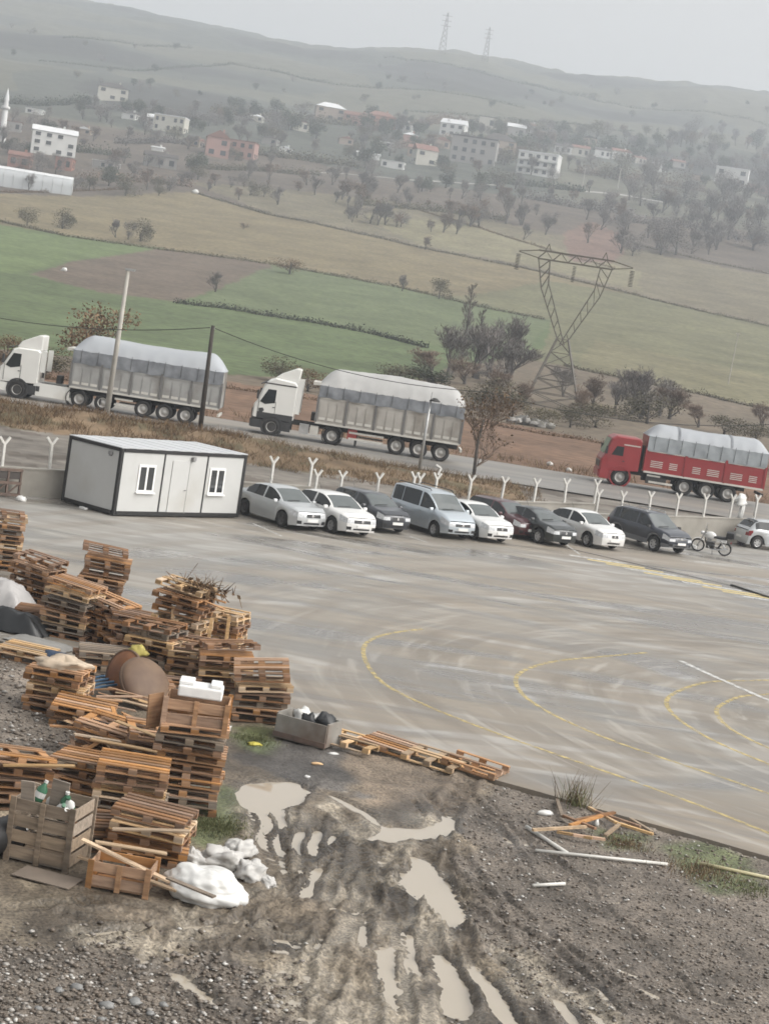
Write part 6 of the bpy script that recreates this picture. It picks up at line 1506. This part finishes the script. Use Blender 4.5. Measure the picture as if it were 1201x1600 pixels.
# ================================================================== PALLETS, CRATES AND SCRAP IN THE FOREGROUND
def wood_mat(name, c, c2):
    m = mat(name, c, .72, var=.2, scale=5.0, c2=c2, objvar=.38, stretch=(.5, 4, 4), bump=.25, dirt=tuple(x * .45 for x in c), dirt_amt=.3, spec=.3)
    return m
TONES = {'pale': wood_mat('pale_timber', (.56, .395, .23), (.38, .255, .145)), 'orange brown': wood_mat('orange_timber', (.44, .25, .125), (.29, .155, .076)),
         'dark brown': wood_mat('brown_timber', (.285, .16, .087), (.175, .096, .052)), 'weathered grey': wood_mat('grey_timber', (.28, .225, .17), (.18, .14, .105))}
m_endg = mat('dark_end_grain', (.05, .035, .025), .8)
PL, PW, PH = 1.2, 1.0, .144
PARTS = {}
for tn, wm_ in TONES.items():
    PARTS[tn] = {'slat': MB().box((0, 0, 0), (PL, .10, .022)).mesh('slat', wm_), 'bearer': MB().box((0, 0, 0), (.145, PW, .022)).mesh('bearer', wm_),
                 'block': MB().box((0, 0, 0), (.145, .1, .078)).mesh('block', wm_), 'bottom_board': MB().box((0, 0, 0), (PL, .1, .022)).mesh('bottom_board', wm_)}
def make_pallet(tn, miss=0.0, detail=True):
    p = empty('pallet'); q = PARTS[tn]
    for k in range(6):
        if rng.random() < miss: continue
        obj('slat', q['slat'], p, (rng.uniform(-.01, .01), -PW / 2 + .0575 + k * (PW - .115) / 5, PH - .011), (0, 0, rng.uniform(-.02, .02)))
    for x in (-.5275, 0, .5275):
        obj('bearer', q['bearer'], p, (x, 0, .111))
        for y in (-.45, 0, .45): obj('block', q['block'], p, (x, y, .0605))
    for y in (-.45, 0, .45): obj('bottom_board', q['bottom_board'], p, (0, y, .011))
    return p
PROTO = {(tn, v): make_pallet(tn, .0 if v == 0 else .34) for tn in TONES for v in (0, 1)}
USED = set()
ORDN = ['first', 'second', 'third', 'fourth', 'fifth', 'sixth', 'seventh', 'eighth', 'ninth', 'tenth', 'eleventh', 'twelfth', 'thirteenth']
def put_pallet(tn, loc, rot, label, group, scale=1.0):
    k = (tn, 1 if rng.random() < .4 else 0); src = PROTO[k]
    o = src if k not in USED else copy_tree(src); USED.add(k)
    o.location = loc; o.rotation_euler = rot; o.scale = (scale,) * 3
    return tag(o, label, 'pallet', group)
def stack(px, py, n, yaw, tones, phrase, jit=.07, lean=(0, 0), twist=4, tilt=(0, 0), back=.5, sc=1.0, z0=None, gap=.004):
    g = on_plane(px, py, -.03); x, y = g.x, g.y + back; z = base_z(x, y) if z0 is None else z0
    if z < -.1: z = -.1
    for k in range(n):
        tn = tones[k % len(tones)] if not callable(tones) else tones(k)
        f_ = k / max(1, n - 1)
        rx, ry = tilt[0] * f_ + rng.uniform(-1.6, 1.6), tilt[1] * f_ + rng.uniform(-1.6, 1.6)
        put_pallet(tn, (x + lean[0] * k + rng.uniform(-jit, jit), y + lean[1] * k + rng.uniform(-jit, jit), z + .004 + k * (PH * sc + gap + (abs(rx) + abs(ry)) * .004)), (R(rx), R(ry), R(yaw + rng.uniform(-twist, twist))),
                   ('%s wooden pallet at the bottom of %s' % (tn, phrase)) if k == 0 else ('%s wooden pallet, %s from the bottom of %s' % (tn, ORDN[k], phrase)) if k < n - 1 else ('%s wooden pallet on top of %s' % (tn, phrase)), 'pallets stacked in the yard corner', sc)
    return Vector((x + lean[0] * n, y + lean[1] * n, z + n * (PH * sc + gap)))
O, B, P_, G_ = 'orange brown', 'dark brown', 'pale', 'weathered grey'
stack(-8, 892, 11, 12, [B, O, G_, O, P_], 'the stack nearest the steel rack', lean=(-.005, 0))
stack(46, 944, 7, -18, [B, B, O], 'the slumped stack behind grey tarpaulin', jit=.1, twist=9, tilt=(0, 5))
stack(142, 968, 11, 8, [B, O, B, B, O], 'the tall lattice stack facing the cabin', jit=.07, lean=(.012, 0), tilt=(0, 4))
stack(100, 1000, 8, -14, [B, G_, P_, O], 'the stack leaning on the lattice stack', jit=.07, tilt=(0, 5), twist=7)
stack(158, 1008, 6, -22, [B, B, O], 'the reddish tilted stack below the lattice', jit=.07, tilt=(0, 7), twist=6)
stack(228, 1062, 8, -16, [O, P_, G_, B], 'the stack just behind the rusty dishes', jit=.08, twist=7)
t_big = stack(268, 1050, 12, -15, [O, P_, P_, O, B], 'the big heap topped with brush', jit=.06, twist=5, tilt=(0, 5))
t_stk = stack(332, 1045, 9, -12, [P_, O, B, P_], 'the staked stack beside the big heap', jit=.06, twist=6)
stack(338, 1100, 7, 10, [B, O, B, P_], 'the slatted stack behind the foam block', jit=.09, twist=10, tilt=(-6, -6))
stack(397, 1128, 7, 8, [B, O, G_, B, P_], 'the stack beside the grey tub', jit=.07, twist=8, tilt=(0, -8))
stack(152, 1062, 4, 14, [G_, G_, B], 'the grey slatted stack behind rusty dishes', jit=.08, twist=8)
t_card = stack(82, 1115, 6, -8, [B, O, O, P_], 'the stack topped with crumpled cardboard', jit=.05, twist=5)
stack(32, 1034, 2, -12, [O, P_], 'the flat pair beside the black tarpaulin', jit=.05)
t_tall = stack(281, 1268, 10, 4, [B, G_, O, O, O, B, O], 'the tall stack under the foam block', jit=.035, twist=4)
stack(70, 1250, 4, 16, [G_, P_, O], 'the slatted stack behind the bottle crate', jit=.07, twist=8, tilt=(-4, 3))
stack(6, 1262, 5, 24, [B, O, B], 'the dark stack beside the black drum', jit=.06, twist=6, tilt=(-4, 4))
stack(188, 1292, 7, 2, [B, O, G_, P_, B], 'the stack below the broken plank heap', jit=.06, twist=7)
stack(222, 1350, 5, -2, [B, O, B, P_], 'the stack above the small crate', jit=.06, twist=10, tilt=(0, 3))
t_brk = stack(165, 1205, 5, -10, [B, O, B], 'the stack buried under the broken planks', jit=.1, twist=14, tilt=(4, 4))
stack(196, 1022, 5, 20, [B, O], 'the stack between the tall heaps', jit=.09, twist=12, tilt=(4, 6))
stack(300, 1078, 6, -12, [O, P_, B], 'the stack before the big heap', jit=.08, twist=8, tilt=(2, -4))
stack(250, 1100, 3, 6, [B, O], 'the low stack beside the brown dish', jit=.08, twist=10)
stack(118, 1140, 3, 10, [O, B], 'the low stack behind the plank heap', jit=.1, twist=14, tilt=(4, 4))
stack(232, 1228, 6, 8, [B, O, P_, B], 'the stack hugging the tall stack', jit=.08, twist=9, tilt=(3, 3))
stack(130, 1262, 5, -6, [B, O, O], 'the stack behind the weathered crate', jit=.08, twist=9)
stack(55, 985, 3, 15, [P_, O, B], 'the stack beside grey tarpaulin', jit=.1, twist=14)
stack(150, 1330, 3, 14, [B, O], 'the low stack between the crates', jit=.06, twist=10)
for px, py, yaw, tn, lab, tl in ((552, 1166, -26, P_, 'pale flat pallet on the slab edge next to the grey tub', (0, 0)), (612, 1172, -24, O, 'orange brown flat pallet lying second along the slab edge', (0, 3)), (680, 1193, -25, P_, 'pale flat pallet lying third along the slab edge', (2, 2)), (742, 1204, -22, O, 'upturned orange brown pallet at the end of the slab edge row', (180, 4))):
    g = on_plane(px, py, 0); o = put_pallet(tn, (g.x, g.y + .05, .02 if tl[0] < 90 else .175), (R(tl[0]), R(tl[1]), R(yaw)), lab, 'pallets lying flat on the slab edge')
for k_, p_ in PROTO.items():
    if k_ not in USED:
        for ch in list(p_.children): bpy.data.objects.remove(ch)
        bpy.data.objects.remove(p_)
# stakes standing against the staked stack
for i, (px, py, tx, ty) in enumerate(((267, 1005, 271, 948), (323, 1018, 331, 966), (352, 1012, 358, 964))):
    g = on_plane(px, py + 40, 0); b = at_y(px, py, g.y - .1); t_ = at_y(tx, ty, g.y - .1)
    MB().bar(b, t_, .08, .05, up=(0, 1, 0)).build('timber_stake', TONES['pale'], label='upright pale timber stake, %s of three on the big pallet heap' % ORDN[i], cat='stake')
# brush on the big heap
gg = np.random.default_rng(8); C_ = gg.normal(size=(260, 3)) * (.3, .26, .08) + np.array((t_big.x + .35, t_big.y, t_big.z + .16))
V, Fq = leaf_quads(C_, .07, gg); V2, F2 = ribbons(C_, C_ + gg.normal(size=C_.shape) * .16, .012, .006, gg)
obj('brush_heap', np_mesh('brush_heap', np.concatenate([V, V2]), np.concatenate([Fq, F2 + len(V)]), m_brown), label='heap of dry brown brush on top of the big pallet heap', cat='brush', kind='stuff')
pk = MB(); 
for i in range(3): MB().bar((0, 0, 0), (.95 - .1 * i, .12 * i, .05), .11, .025).build('plank', TONES['orange brown'], loc=(t_big.x + .15, t_big.y - .2 + .2 * i, t_big.z + .03 + .05 * i), rot=(0, R(12), R(-22 + 11 * i)), label='loose plank on the brush topped heap', cat='plank', group='planks on the big heap')

# ---- crates
def crate(px, py, w, d, h, yaw, tone_, label, rows=3, back=.4, z=None, open_gaps=.06, name='timber_crate', loc=None, posts=True):
    g = on_plane(px, py, -.05) if loc is None else Vector(loc); y = g.y + (back if loc is None else 0); z = max(base_z(g.x, y), -.1) if z is None else z
    c = empty(name, (g.x, y, z), (0, 0, R(yaw)), label=label, cat='crate'); m = TONES[tone_]
    bh = h / rows - open_gaps
    for r_ in range(rows):
        zz = .04 + h * (r_ + .5) / rows
        for s in (-1, 1):
            MB().box((0, s * (d / 2 - .012), zz), (w - .03, .022, bh)).build('side_board', m, c)
            MB().box((s * (w / 2 - .012), 0, zz), (.022, d - .07, bh)).build('side_board', m, c)
    for sx in (-1, 1):
        for sy in (-1, 1): MB().box((sx * (w / 2 - .02), sy * (d / 2 + .022), h / 2 + .02), (.09, .03, h + .04)).build('corner_post', m, c)
    for s in (-1, 1):
        MB().box((0, s * (d / 2 + .022), h / 2 + .02), (.08, .028, h)).build('batten', m, c)
    for k in range(5): MB().box((0, -d / 2 + d * (k + .5) / 5, .05), (w - .06, d / 5 - .03, .025)).build('floor_board', m, c)
    return c
crate(66, 1352, 1.02, .85, .98, -12, 'weathered grey', 'weathered open crate holding green and white bottles and planks', rows=4, back=.35)
crate(186, 1392, .92, .6, .42, -4, 'orange brown', 'small orange brown crate in front of the pallet stacks', rows=2, back=.2)
ct = crate(0, 0, 1.12, .82, .52, 2, 'orange brown', 'open sided crate on top of the tall pallet stack', rows=2, loc=(t_tall.x, t_tall.y, 0), z=t_tall.z, open_gaps=.08)
MB().box((0, 0, 0), (.34, .03, .62)).build('leaning_board', TONES['orange brown'], loc=(t_tall.x - .72, t_tall.y - .2, t_tall.z + .22), rot=(0, R(-4), R(50)), label='board panel propped beside the crate on the tall pallet stack', cat='board')
# foam block on the crate
m_foam = mat('white_foam', (.80, .80, .79), .6, var=.05, scale=6, bump=.2)
fb = empty('foam_block', (t_tall.x + .02, t_tall.y - .05, t_tall.z + .565), (0, 0, R(3)), label='white foam block on top of the crate on the tall stack', cat='foam')
bev(MB().box((0, 0, .1), (.78, .5, .2)).build('slab', m_foam, fb), .03, 2)
for s, w in ((-1, .26), (1, .2)): bev(MB().box((s * .26, .02, .235), (w, .44, .07)).build('raised_edge', m_foam, fb), .02)
# bottles, boards in the weathered crate
cr = on_plane(66, 1352, -.05); cz = max(base_z(cr.x, cr.y + .35), -.1)
m_gb = mat('green_bottle', (.05, .16, .09), .25); 
for i in range(9):
    a = (rng.uniform(-.3, .35), rng.uniform(-.25, .2)); tl = (rng.uniform(-50, 50), rng.uniform(-50, 50))
    b = empty('bottle', (cr.x + a[0], cr.y + .35 + a[1], cz + rng.uniform(.74, .86)), (R(tl[0]), R(tl[1]), 0), label='green and white plastic bottle heaped in the weathered crate', cat='bottle', group='bottles in the weathered crate')
    MB().lathe([(.001, 0), (.08, 0), (.085, .05), (.085, .22), (.03, .3), (.03, .33), (.001, .33)], 12).build('body', m_gb if i % 2 else m_plastic, b, smooth=True)
    MB().lathe([(.034, .325), (.034, .365), (.001, .366)], 10).build('cap', m_plastic if i % 2 else m_gb, b)
    MB().lathe([(.087, .08), (.087, .17)], 12).build('paper_label', m_plastic if i % 2 else m_gb, b)
for i, (dx, dy, h_, w) in enumerate(((-.36, -.25, .42, .22), (.08, -.2, .5, .28))):
    MB().box((0, 0, h_ / 2), (w, .025, h_)).build('board', TONES['weathered grey'], loc=(cr.x + dx, cr.y + .35 + dy, cz + .86), rot=(R(8), R(-4 + 9 * i), R(-10)), label=['narrow grey board sticking up at the corner of the weathered crate', 'broad grey board sticking up amid the weathered crate'][i], cat='board')
g = on_plane(74, 1372, -.05); MB().box((0, 0, 0), (.95, .5, .015)).build('flat_board', mat('grey_board', (.20, .165, .135), .5, var=.12, scale=2), loc=(g.x, g.y, max(base_z(g.x, g.y), -.09) + .03), rot=(R(1), 0, R(-16)), label='smooth grey brown board lying flat before the weathered crate', cat='board')
# black drum at the left edge
g = on_plane(-6, 1335, -.05); dr_ = empty('black_drum', (g.x - .05, g.y, -.08), (0, R(90), R(60)), label='black drum with shiny end ring lying by the weathered crate', cat='drum')
MB().lathe([(.001, -.4), (.27, -.4), (.29, -.37), (.29, .37), (.27, .4), (.001, .4)], 22).build('body', mat('black_vinyl', (.015, .015, .016)), dr_, smooth=True); dr_.location.z += .29
MB().lathe([(.27, .395), (.3, .39), (.3, .43), (.27, .43), (.27, .395)], 22).build('end_ring', m_chrome, dr_)
# long planks
def plank_px(a, b, za, zb_, w, t, tone_, label, group=None, name='plank', mt=None):
    A = on_plane(*a, za); B_ = on_plane(*b, zb_); MB().bar(A, B_, w, t).build(name, mt or TONES[tone_], label=label, cat='plank' if name == 'plank' else name.split('_')[-1], group=group)
plank_px((128, 1312), (282, 1386), .55, .1, .12, .03, 'pale', 'upper of two long pale planks sloping down to the white sack')
plank_px((122, 1338), (276, 1392), .3, .1, .11, .03, 'pale', 'lower of two long pale planks sloping down to the white sack')
plank_px((262, 1372), (335, 1402), .42, .38, .1, .025, 'weathered grey', 'short grey plank lying across the big white sack')
for i in range(64):
    px, py = rng.uniform(112, 235), rng.uniform(1128, 1205); L_ = rng.uniform(.5, 1.25); g = on_plane(px, py + 45, -.05)
    c = at_y(px, py, g.y + .5); a = rng.uniform(0, math.pi); tn = rng.choice(['pale', 'orange brown', 'orange brown', 'weathered grey', 'dark brown'])
    zc = max(.45, min(c.z, .95)) * rng.uniform(.85, 1.1)
    MB().box((0, 0, 0), (L_, rng.uniform(.07, .12), .024)).build('plank', TONES[tn], loc=(c.x, c.y, zc), rot=(R(rng.uniform(-18, 18)), R(rng.uniform(-24, 24)), a), label='%s broken plank in the loose heap beside the tall pallet stack' % tn, cat='plank', group='%s planks in the loose heap' % tn)
for i in range(10):
    g = on_plane(rng.uniform(140, 240), rng.uniform(1105, 1130), 0); MB().box((0, 0, 0), (rng.uniform(.6, 1.1), .1, .024)).build('plank', TONES[rng.choice([P_, O])], loc=(g.x, g.y + .3, rng.uniform(.25, .4)), rot=(R(rng.uniform(-12, 12)), R(rng.uniform(-12, 12)), rng.uniform(-.5, .5)), label='loose plank scattered below the rusty dishes', cat='plank', group='planks below the rusty dishes')
# stray slats dropped over the stacks
for i, (px, py, L_, a, z) in enumerate(((212, 1158, 1.1, -35, .95), (190, 1190, 1.2, -4, .98), (150, 1170, .9, 30, .9), (236, 1300, 1.2, 6, .62), (205, 1325, 1.1, 12, .5), (60, 1205, 1.2, 20, .75))):
    g = at_y(px, py, on_plane(px, py + 70, 0).y + .35); MB().box((0, 0, 0), (L_, .1, .024)).build('plank', TONES['pale'], loc=(g.x, g.y, max(z, g.z)), rot=(R(4), R(rng.uniform(-8, 8)), R(a)), label=['stray pale slat slanting over the broken plank heap', 'long pale slat lying level over the broken plank heap', 'short pale slat askew on the broken plank heap', 'pale slat on the stack beside the green grass', 'pale slat lying on the stack above the small crate', 'pale slat lying on the stack behind the bottle crate'][i], cat='plank', group='stray slats on the stacks')

# ---- rusty dishes, cloth, tarpaulins, blue pipes
m_ror = mat('orange_rust', (.24, .105, .045), .75, var=.2, scale=3, c2=(.15, .06, .03), bump=.3); m_rbr = mat('brown_rust', (.155, .10, .062), .65, var=.2, scale=2.5, c2=(.10, .06, .04), bump=.2)
g = on_plane(215, 1108, -.05)
d1 = empty('rusty_dish', (g.x + .05, g.y + .35, .45), (R(48), R(14), R(35)), label='brown rusted domed tank end lying among the pallets', cat='tank end')
MB().lathe([(.62 * math.sin(a), .24 * math.cos(a)) for a in np.linspace(.001, 1.55, 12)], 30).build('dome', m_rbr, d1, smooth=True)
MB().lathe([(.60, .0), (.635, .0), (.635, -.07), (.60, -.07), (.60, 0)], 30).build('rim', m_rbr, d1, smooth=True)
MB().lathe([(.58 * math.sin(a), .20 * math.cos(a) - .03) for a in np.linspace(.001, 1.55, 10)], 30).build('inner_face', m_ror, d1, smooth=True)
g = on_plane(182, 1096, -.05)
d2 = empty('rusty_dish', (g.x - .02, g.y + .55, .47), (R(75), R(0), R(-40)), label='orange rusted disc standing behind the brown domed tank end', cat='tank end')
MB().lathe([(.001, .10), (.3, .085), (.5, .0), (.52, -.04), (.5, -.05), (.3, .04), (.001, .06)], 28).build('disc', m_ror, d2, smooth=True)
MB().lathe([(.5, .01), (.53, .01), (.53, -.06), (.5, -.06), (.5, .01)], 28).build('rim', m_rbr, d2, smooth=True)
g = on_plane(212, 1062, 0); lump('yellow_cloth', mat('yellow_cloth', (.42, .36, .10), .7, var=.1), (.45, .35, .24), 5.5, loc=(g.x - .02, g.y - .25, .62), rough=.35, label='crumpled yellow cloth caught above the rusty dishes', cat='cloth')
m_blue = mat('blue_plastic', (.06, .13, .22), .5, var=.1)
for i in range(4):
    a, b = on_plane(132, 1080 - i * 6, .2), on_plane(182, 1070 - i * 5, .25); MB().tube([a, (a + b) / 2 + Vector((0, 0, .02)), b], .03, 8).build('blue_pipe', m_blue, label='dull blue pipe in the bundle behind the cardboard topped stack', cat='pipe', group='blue pipe bundle')
g = on_plane(86, 1030, .1); lump('blue_sheet', mat('navy_plastic', (.03, .055, .10), .4), (.7, .4, .2), 1.9, loc=(g.x, g.y, .1), label='crumpled dark blue sheet behind the cardboard topped stack', cat='sheet')
def tarp_obj(px, py, w, d, h, m, label, seed, yaw=0, name='tarpaulin', z=0):
    g = on_plane(px, py, 0); P = []
    for i in range(25):
        row = []
        for j in range(19):
            u, v = -1 + 2 * i / 24, -1 + 2 * j / 18; r_ = max(abs(u), abs(v)) ** 2.6
            row.append((u * w / 2 * (1 + .08 * mnoise.noise(Vector((u * 2, v * 2, seed)))), v * d / 2, h * (1 - r_) + .03 + .16 * h * mnoise.noise(Vector((u * 2.4, v * 2.4, seed + 3))) + .10 * h * mnoise.noise(Vector((u * 6, v * 6, seed)))))
        P.append(row)
    MB().grid(P).build(name, m, smooth=True, loc=(g.x, g.y, z), rot=(0, 0, R(yaw)), label=label, cat='tarpaulin')
tarp_obj(0, 948, 1.5, 1.3, .7, mat('pale_grey_sheet', (.40, .39, .385), .5, var=.08, scale=2, bump=.3), 'pale grey tarpaulin draped over a heap beside the black one', 2.2, -10)
tarp_obj(14, 984, 2.0, .9, .5, mat('black_sheet', (.018, .02, .022), .45, var=.2), 'black tarpaulin over a low heap before the grey one', 6.1, -14)
tarp_obj(62, 1008, 1.7, .7, .12, mat('stone_grey_sheet', (.27, .265, .25), .6, var=.1), 'flat grey sheet lying beside the black tarpaulin', 9.3, -22)
lump('crumpled_cardboard', mat('pale_card', (.50, .41, .31), .75, var=.15, scale=4), (1.05, .8, .26), 3.7, n=26, rough=.4, loc=(t_card.x, t_card.y, t_card.z - .02), label='crumpled pale cardboard heaped on a pallet stack', cat='cardboard')

# ---- sacks
g = on_plane(312, 1412, -.05)
lump('white_sack', m_plastic, (1.3, .9, .5), 12.3, n=64, rough=.15, freq=1.5, loc=(g.x, g.y + .3, -.08), rot=(0, R(4), R(-8)), label='big full white sack lying in front of the pallet stacks', cat='sack')
m_gsack = mat('grey_sack', (.52, .51, .49), .55, var=.14, scale=3, dirt=(.2, .18, .15), dirt_amt=.4, bump=.4)
for i, (px, py, w, d, h) in enumerate(((345, 1355, .75, .55, .36), (390, 1372, .62, .5, .28), (296, 1352, .5, .4, .26), (372, 1340, .6, .4, .32), (416, 1380, .4, .3, .14))):
    g = on_plane(px, py, -.05); lump('grey_sack', m_gsack, (w, d, h), i * 4.7 + 2, n=40, rough=.32, freq=1.7, loc=(g.x, g.y + .1, max(base_z(g.x, g.y), -.1) - .02), rot=(0, 0, i * 1.3), label='crumpled dirty white sack in the pile behind the big white sack', cat='sack', group='sacks behind the big white sack')
# ---- grey tub at the slab edge
m_tub = mat('weathered_tub', (.27, .255, .23), .75, var=.15, scale=3, dirt=(.14, .10, .075), dirt_amt=.5)
g = on_plane(478, 1160, -.03); tb_ = empty('open_tub', (g.x, g.y + .3, -.06), (0, 0, R(-24)), label='weathered grey open tub holding bags at the slab edge', cat='tub')
w, d, h = 1.2, .72, .5
for s in (-1, 1):
    MB().box((0, s * d / 2, h / 2), (w, .035, h)).build('side_wall', m_tub, tb_); MB().box((s * w / 2, 0, h / 2 + .03), (.035, d - .04, h)).build('end_wall', m_tub, tb_)
    MB().box((0, s * (d / 2 + .02), .08), (w + .04, .05, .1)).build('base_rail', m_rust, tb_)
MB().box((0, 0, .06), (w - .04, d - .04, .04)).build('floor', m_tub, tb_)
for i, (dx, dy, m, w_, lab) in enumerate(((-.2, .1, m_plastic, .42, 'white bag heaped in the grey tub'), (.15, .0, m_plastic, .3, 'small white bag in the middle of the grey tub'), (.32, .05, mat('black_sheet', (.018, .02, .022)), .45, 'black bag in the end of the grey tub'), (-.02, -.15, mat('black_sheet', (.018, .02, .022)), .4, 'black bag under the white ones in the grey tub'))):
    lump('bag', m, (w_, w_ * .8, .32), 3 + i * 2.2, rough=.4, loc=(tb_.location.x + dx, tb_.location.y + dy - dx * .4, .26), label=lab, cat='bag')
# ---- scraps on the ground
def scrap(px, py, size, m, label, cat, name, seed=1.0, yaw=20):
    g = on_plane(px, py, -.05); lump(name, m, size, seed, n=12, rough=.35, loc=(g.x, g.y, max(base_z(g.x, g.y), -.1)), rot=(0, 0, R(yaw)), label=label, cat=cat)
scrap(397, 1163, (.32, .2, .06), mat('yellow_plastic', (.5, .44, .07), .4), 'bright yellow scrap on the grass by the stacks', 'scrap', 'yellow_scrap')
scrap(348, 1142, (.35, .3, .16), m_plastic, 'white scrap on the grass beside the pallet stack', 'scrap', 'white_scrap', 4)
scrap(455, 1152, (.2, .12, .05), TONES['pale'], 'pale chip of wood near the grey tub', 'scrap', 'wood_scrap', 6)
scrap(495, 1195, (.25, .1, .04), TONES['pale'], 'pale wood chip on the dark earth', 'scrap', 'wood_scrap', 7)
scrap(520, 1178, (.25, .1, .04), m_plastic, 'white chip on the dark earth near the tub', 'scrap', 'white_scrap', 8)
scrap(480, 1214, (.14, .1, .05), m_plastic, 'small white pebble like scrap on the dark earth', 'scrap', 'white_scrap', 9)
scrap(640, 1186, (.4, .2, .06), m_plastic, 'white sheet scrap under the flat pallets', 'scrap', 'white_scrap', 10)
scrap(850, 1272, (.35, .2, .1), m_plastic, 'white scrap beside the broken timber pile', 'scrap', 'white_scrap', 11)
scrap(930, 1290, (.14, .14, .14), m_plastic, 'round white scrap amid the broken timber pile', 'scrap', 'white_scrap', 12)
for i, (px, py, s) in enumerate(((168, 1572, .2), (210, 1570, .19), (92, 1548, .13), (120, 1545, .17), (160, 1590, .12), (235, 1585, .12), (60, 1575, .1), (255, 1572, .13))):
    g = on_plane(px, py, -.06); lump('flat_stone', mat('grey_stone', (.24, .24, .235), .6, var=.15, scale=5), (s * 1.25, s, s * .45), i * 2.9, n=8, rough=.3, loc=(g.x, g.y, dirt_z(g.x, g.y) - .01), rot=(0, 0, i * .9), label='grey flat stone among the chips below the white sack', cat='stone', group='large stones in the gravel')
# broken timber near the slab edge
sp_ = [((832, 1297), (915, 1292), P_), ((870, 1300), (925, 1310), P_), ((895, 1305), (945, 1312), O), ((920, 1262), (970, 1290), P_), ((960, 1285), (1020, 1304), P_), ((945, 1306), (968, 1288), P_), ((870, 1250), (878, 1276), G_), ((930, 1268), (1000, 1292), B), ((890, 1290), (940, 1275), O), ((900, 1282), (960, 1270), B), ((880, 1275), (930, 1295), B), ((985, 1280), (1018, 1300), G_)]
for i, (a, b, tn) in enumerate(sp_):
    plank_px(a, b, rng.uniform(0, .12), rng.uniform(0, .12), .07, .045, tn, '%s length of broken timber in the pile on the slab edge' % tn, '%s broken timber on the slab edge' % tn)
m_pipe = mat('white_pipe', (.62, .61, .57), .5, var=.08)
for a, b, r_, m, lab in (((822, 1293), (886, 1334), .04, m_pipe, 'pale grey pipe leaning down from the timber pile'), ((836, 1331), (1042, 1352), .03, m_pipe, 'long white pipe lying across the gravel'), ((1092, 1350), (1215, 1376), .035, mat('yellow_pipe', (.55, .50, .30), .5), 'yellowish pipe lying in the weeds past the white one'), ((832, 1384), (882, 1382), .03, m_pipe, 'short white pipe alone on the gravel')):
    A, B_ = on_plane(*a, -.03), on_plane(*b, -.03); A.z = max(dirt_z(A.x, A.y), -.1) + .05; B_.z = max(dirt_z(B_.x, B_.y), -.1) + .05
    MB().tube([A, B_], r_, 8).build('pipe', m, smooth=True, label=lab, cat='pipe')
# drain channel and black bar on the yard
A, B_ = on_plane(878, 855), on_plane(1150, 917); MB().bar(A + Vector((0, 0, .004)), B_ + Vector((0, 0, .004)), .1, .012).build('drain_slot', m_black, kind='structure')
A, B_ = on_plane(1142, 915), on_plane(1240, 947); bar_ = MB().bar(A + Vector((0, 0, .035)), B_ + Vector((0, 0, .035)), .12, .06).build('drain_kerb', m_black, label='black bar lying on the yard beside the hazard strip', cat='bar')
# ---- weeds
def weed_px(px, py, wpx, n, h, mt, label, seed, kind=None):
    g = np.random.default_rng(seed); c = on_plane(px, py, -.05); s = F_PX / c.y
    X = c.x + g.normal(size=n) * wpx / s * .4; Y = c.y + g.normal(size=n) * wpx / s * .4; Z = np.array([max(base_z(a, b), -.1) for a, b in zip(X, Y)])
    A = np.stack([X, Y, Z], 1); hh = h * g.uniform(.35, 1.1, n); B_ = A + np.stack([g.normal(size=n) * hh * .28, g.normal(size=n) * hh * .28, hh], 1)
    V, Fq = ribbons(A, B_, .007, .002, g); o = obj('weed_clump', np_mesh('weed_clump', V, Fq, mt), label=label, cat='weeds', kind=kind)
weed_px(897, 1262, 28, 70, .5, m_weed, 'tall grey green weed clump growing on the slab edge', 81)
weed_px(897, 1258, 36, 90, .6, m_dry, 'dry weed stalks around the tall weed clump', 82)
weed_px(330, 1290, 70, 2600, .05, m_weed, 'short green grass beside the tall pallet stack', 83, 'stuff')
weed_px(395, 1155, 45, 1000, .05, m_weed, 'short green grass behind the grey tub', 84, 'stuff')
weed_px(1090, 1362, 80, 700, .10, m_dry, 'ragged weeds along the yellowish pipe', 85, 'stuff')
weed_px(975, 1318, 45, 400, .09, m_dry, 'ragged weeds below the broken timber', 86, 'stuff')
weed_px(1180, 1392, 60, 350, .09, m_weed, 'ragged weeds at the slab edge end', 87, 'stuff')
weed_px(150, 945, 30, 120, .25, m_dry, 'dry stalks at the foot of the lattice stack', 88, 'stuff')
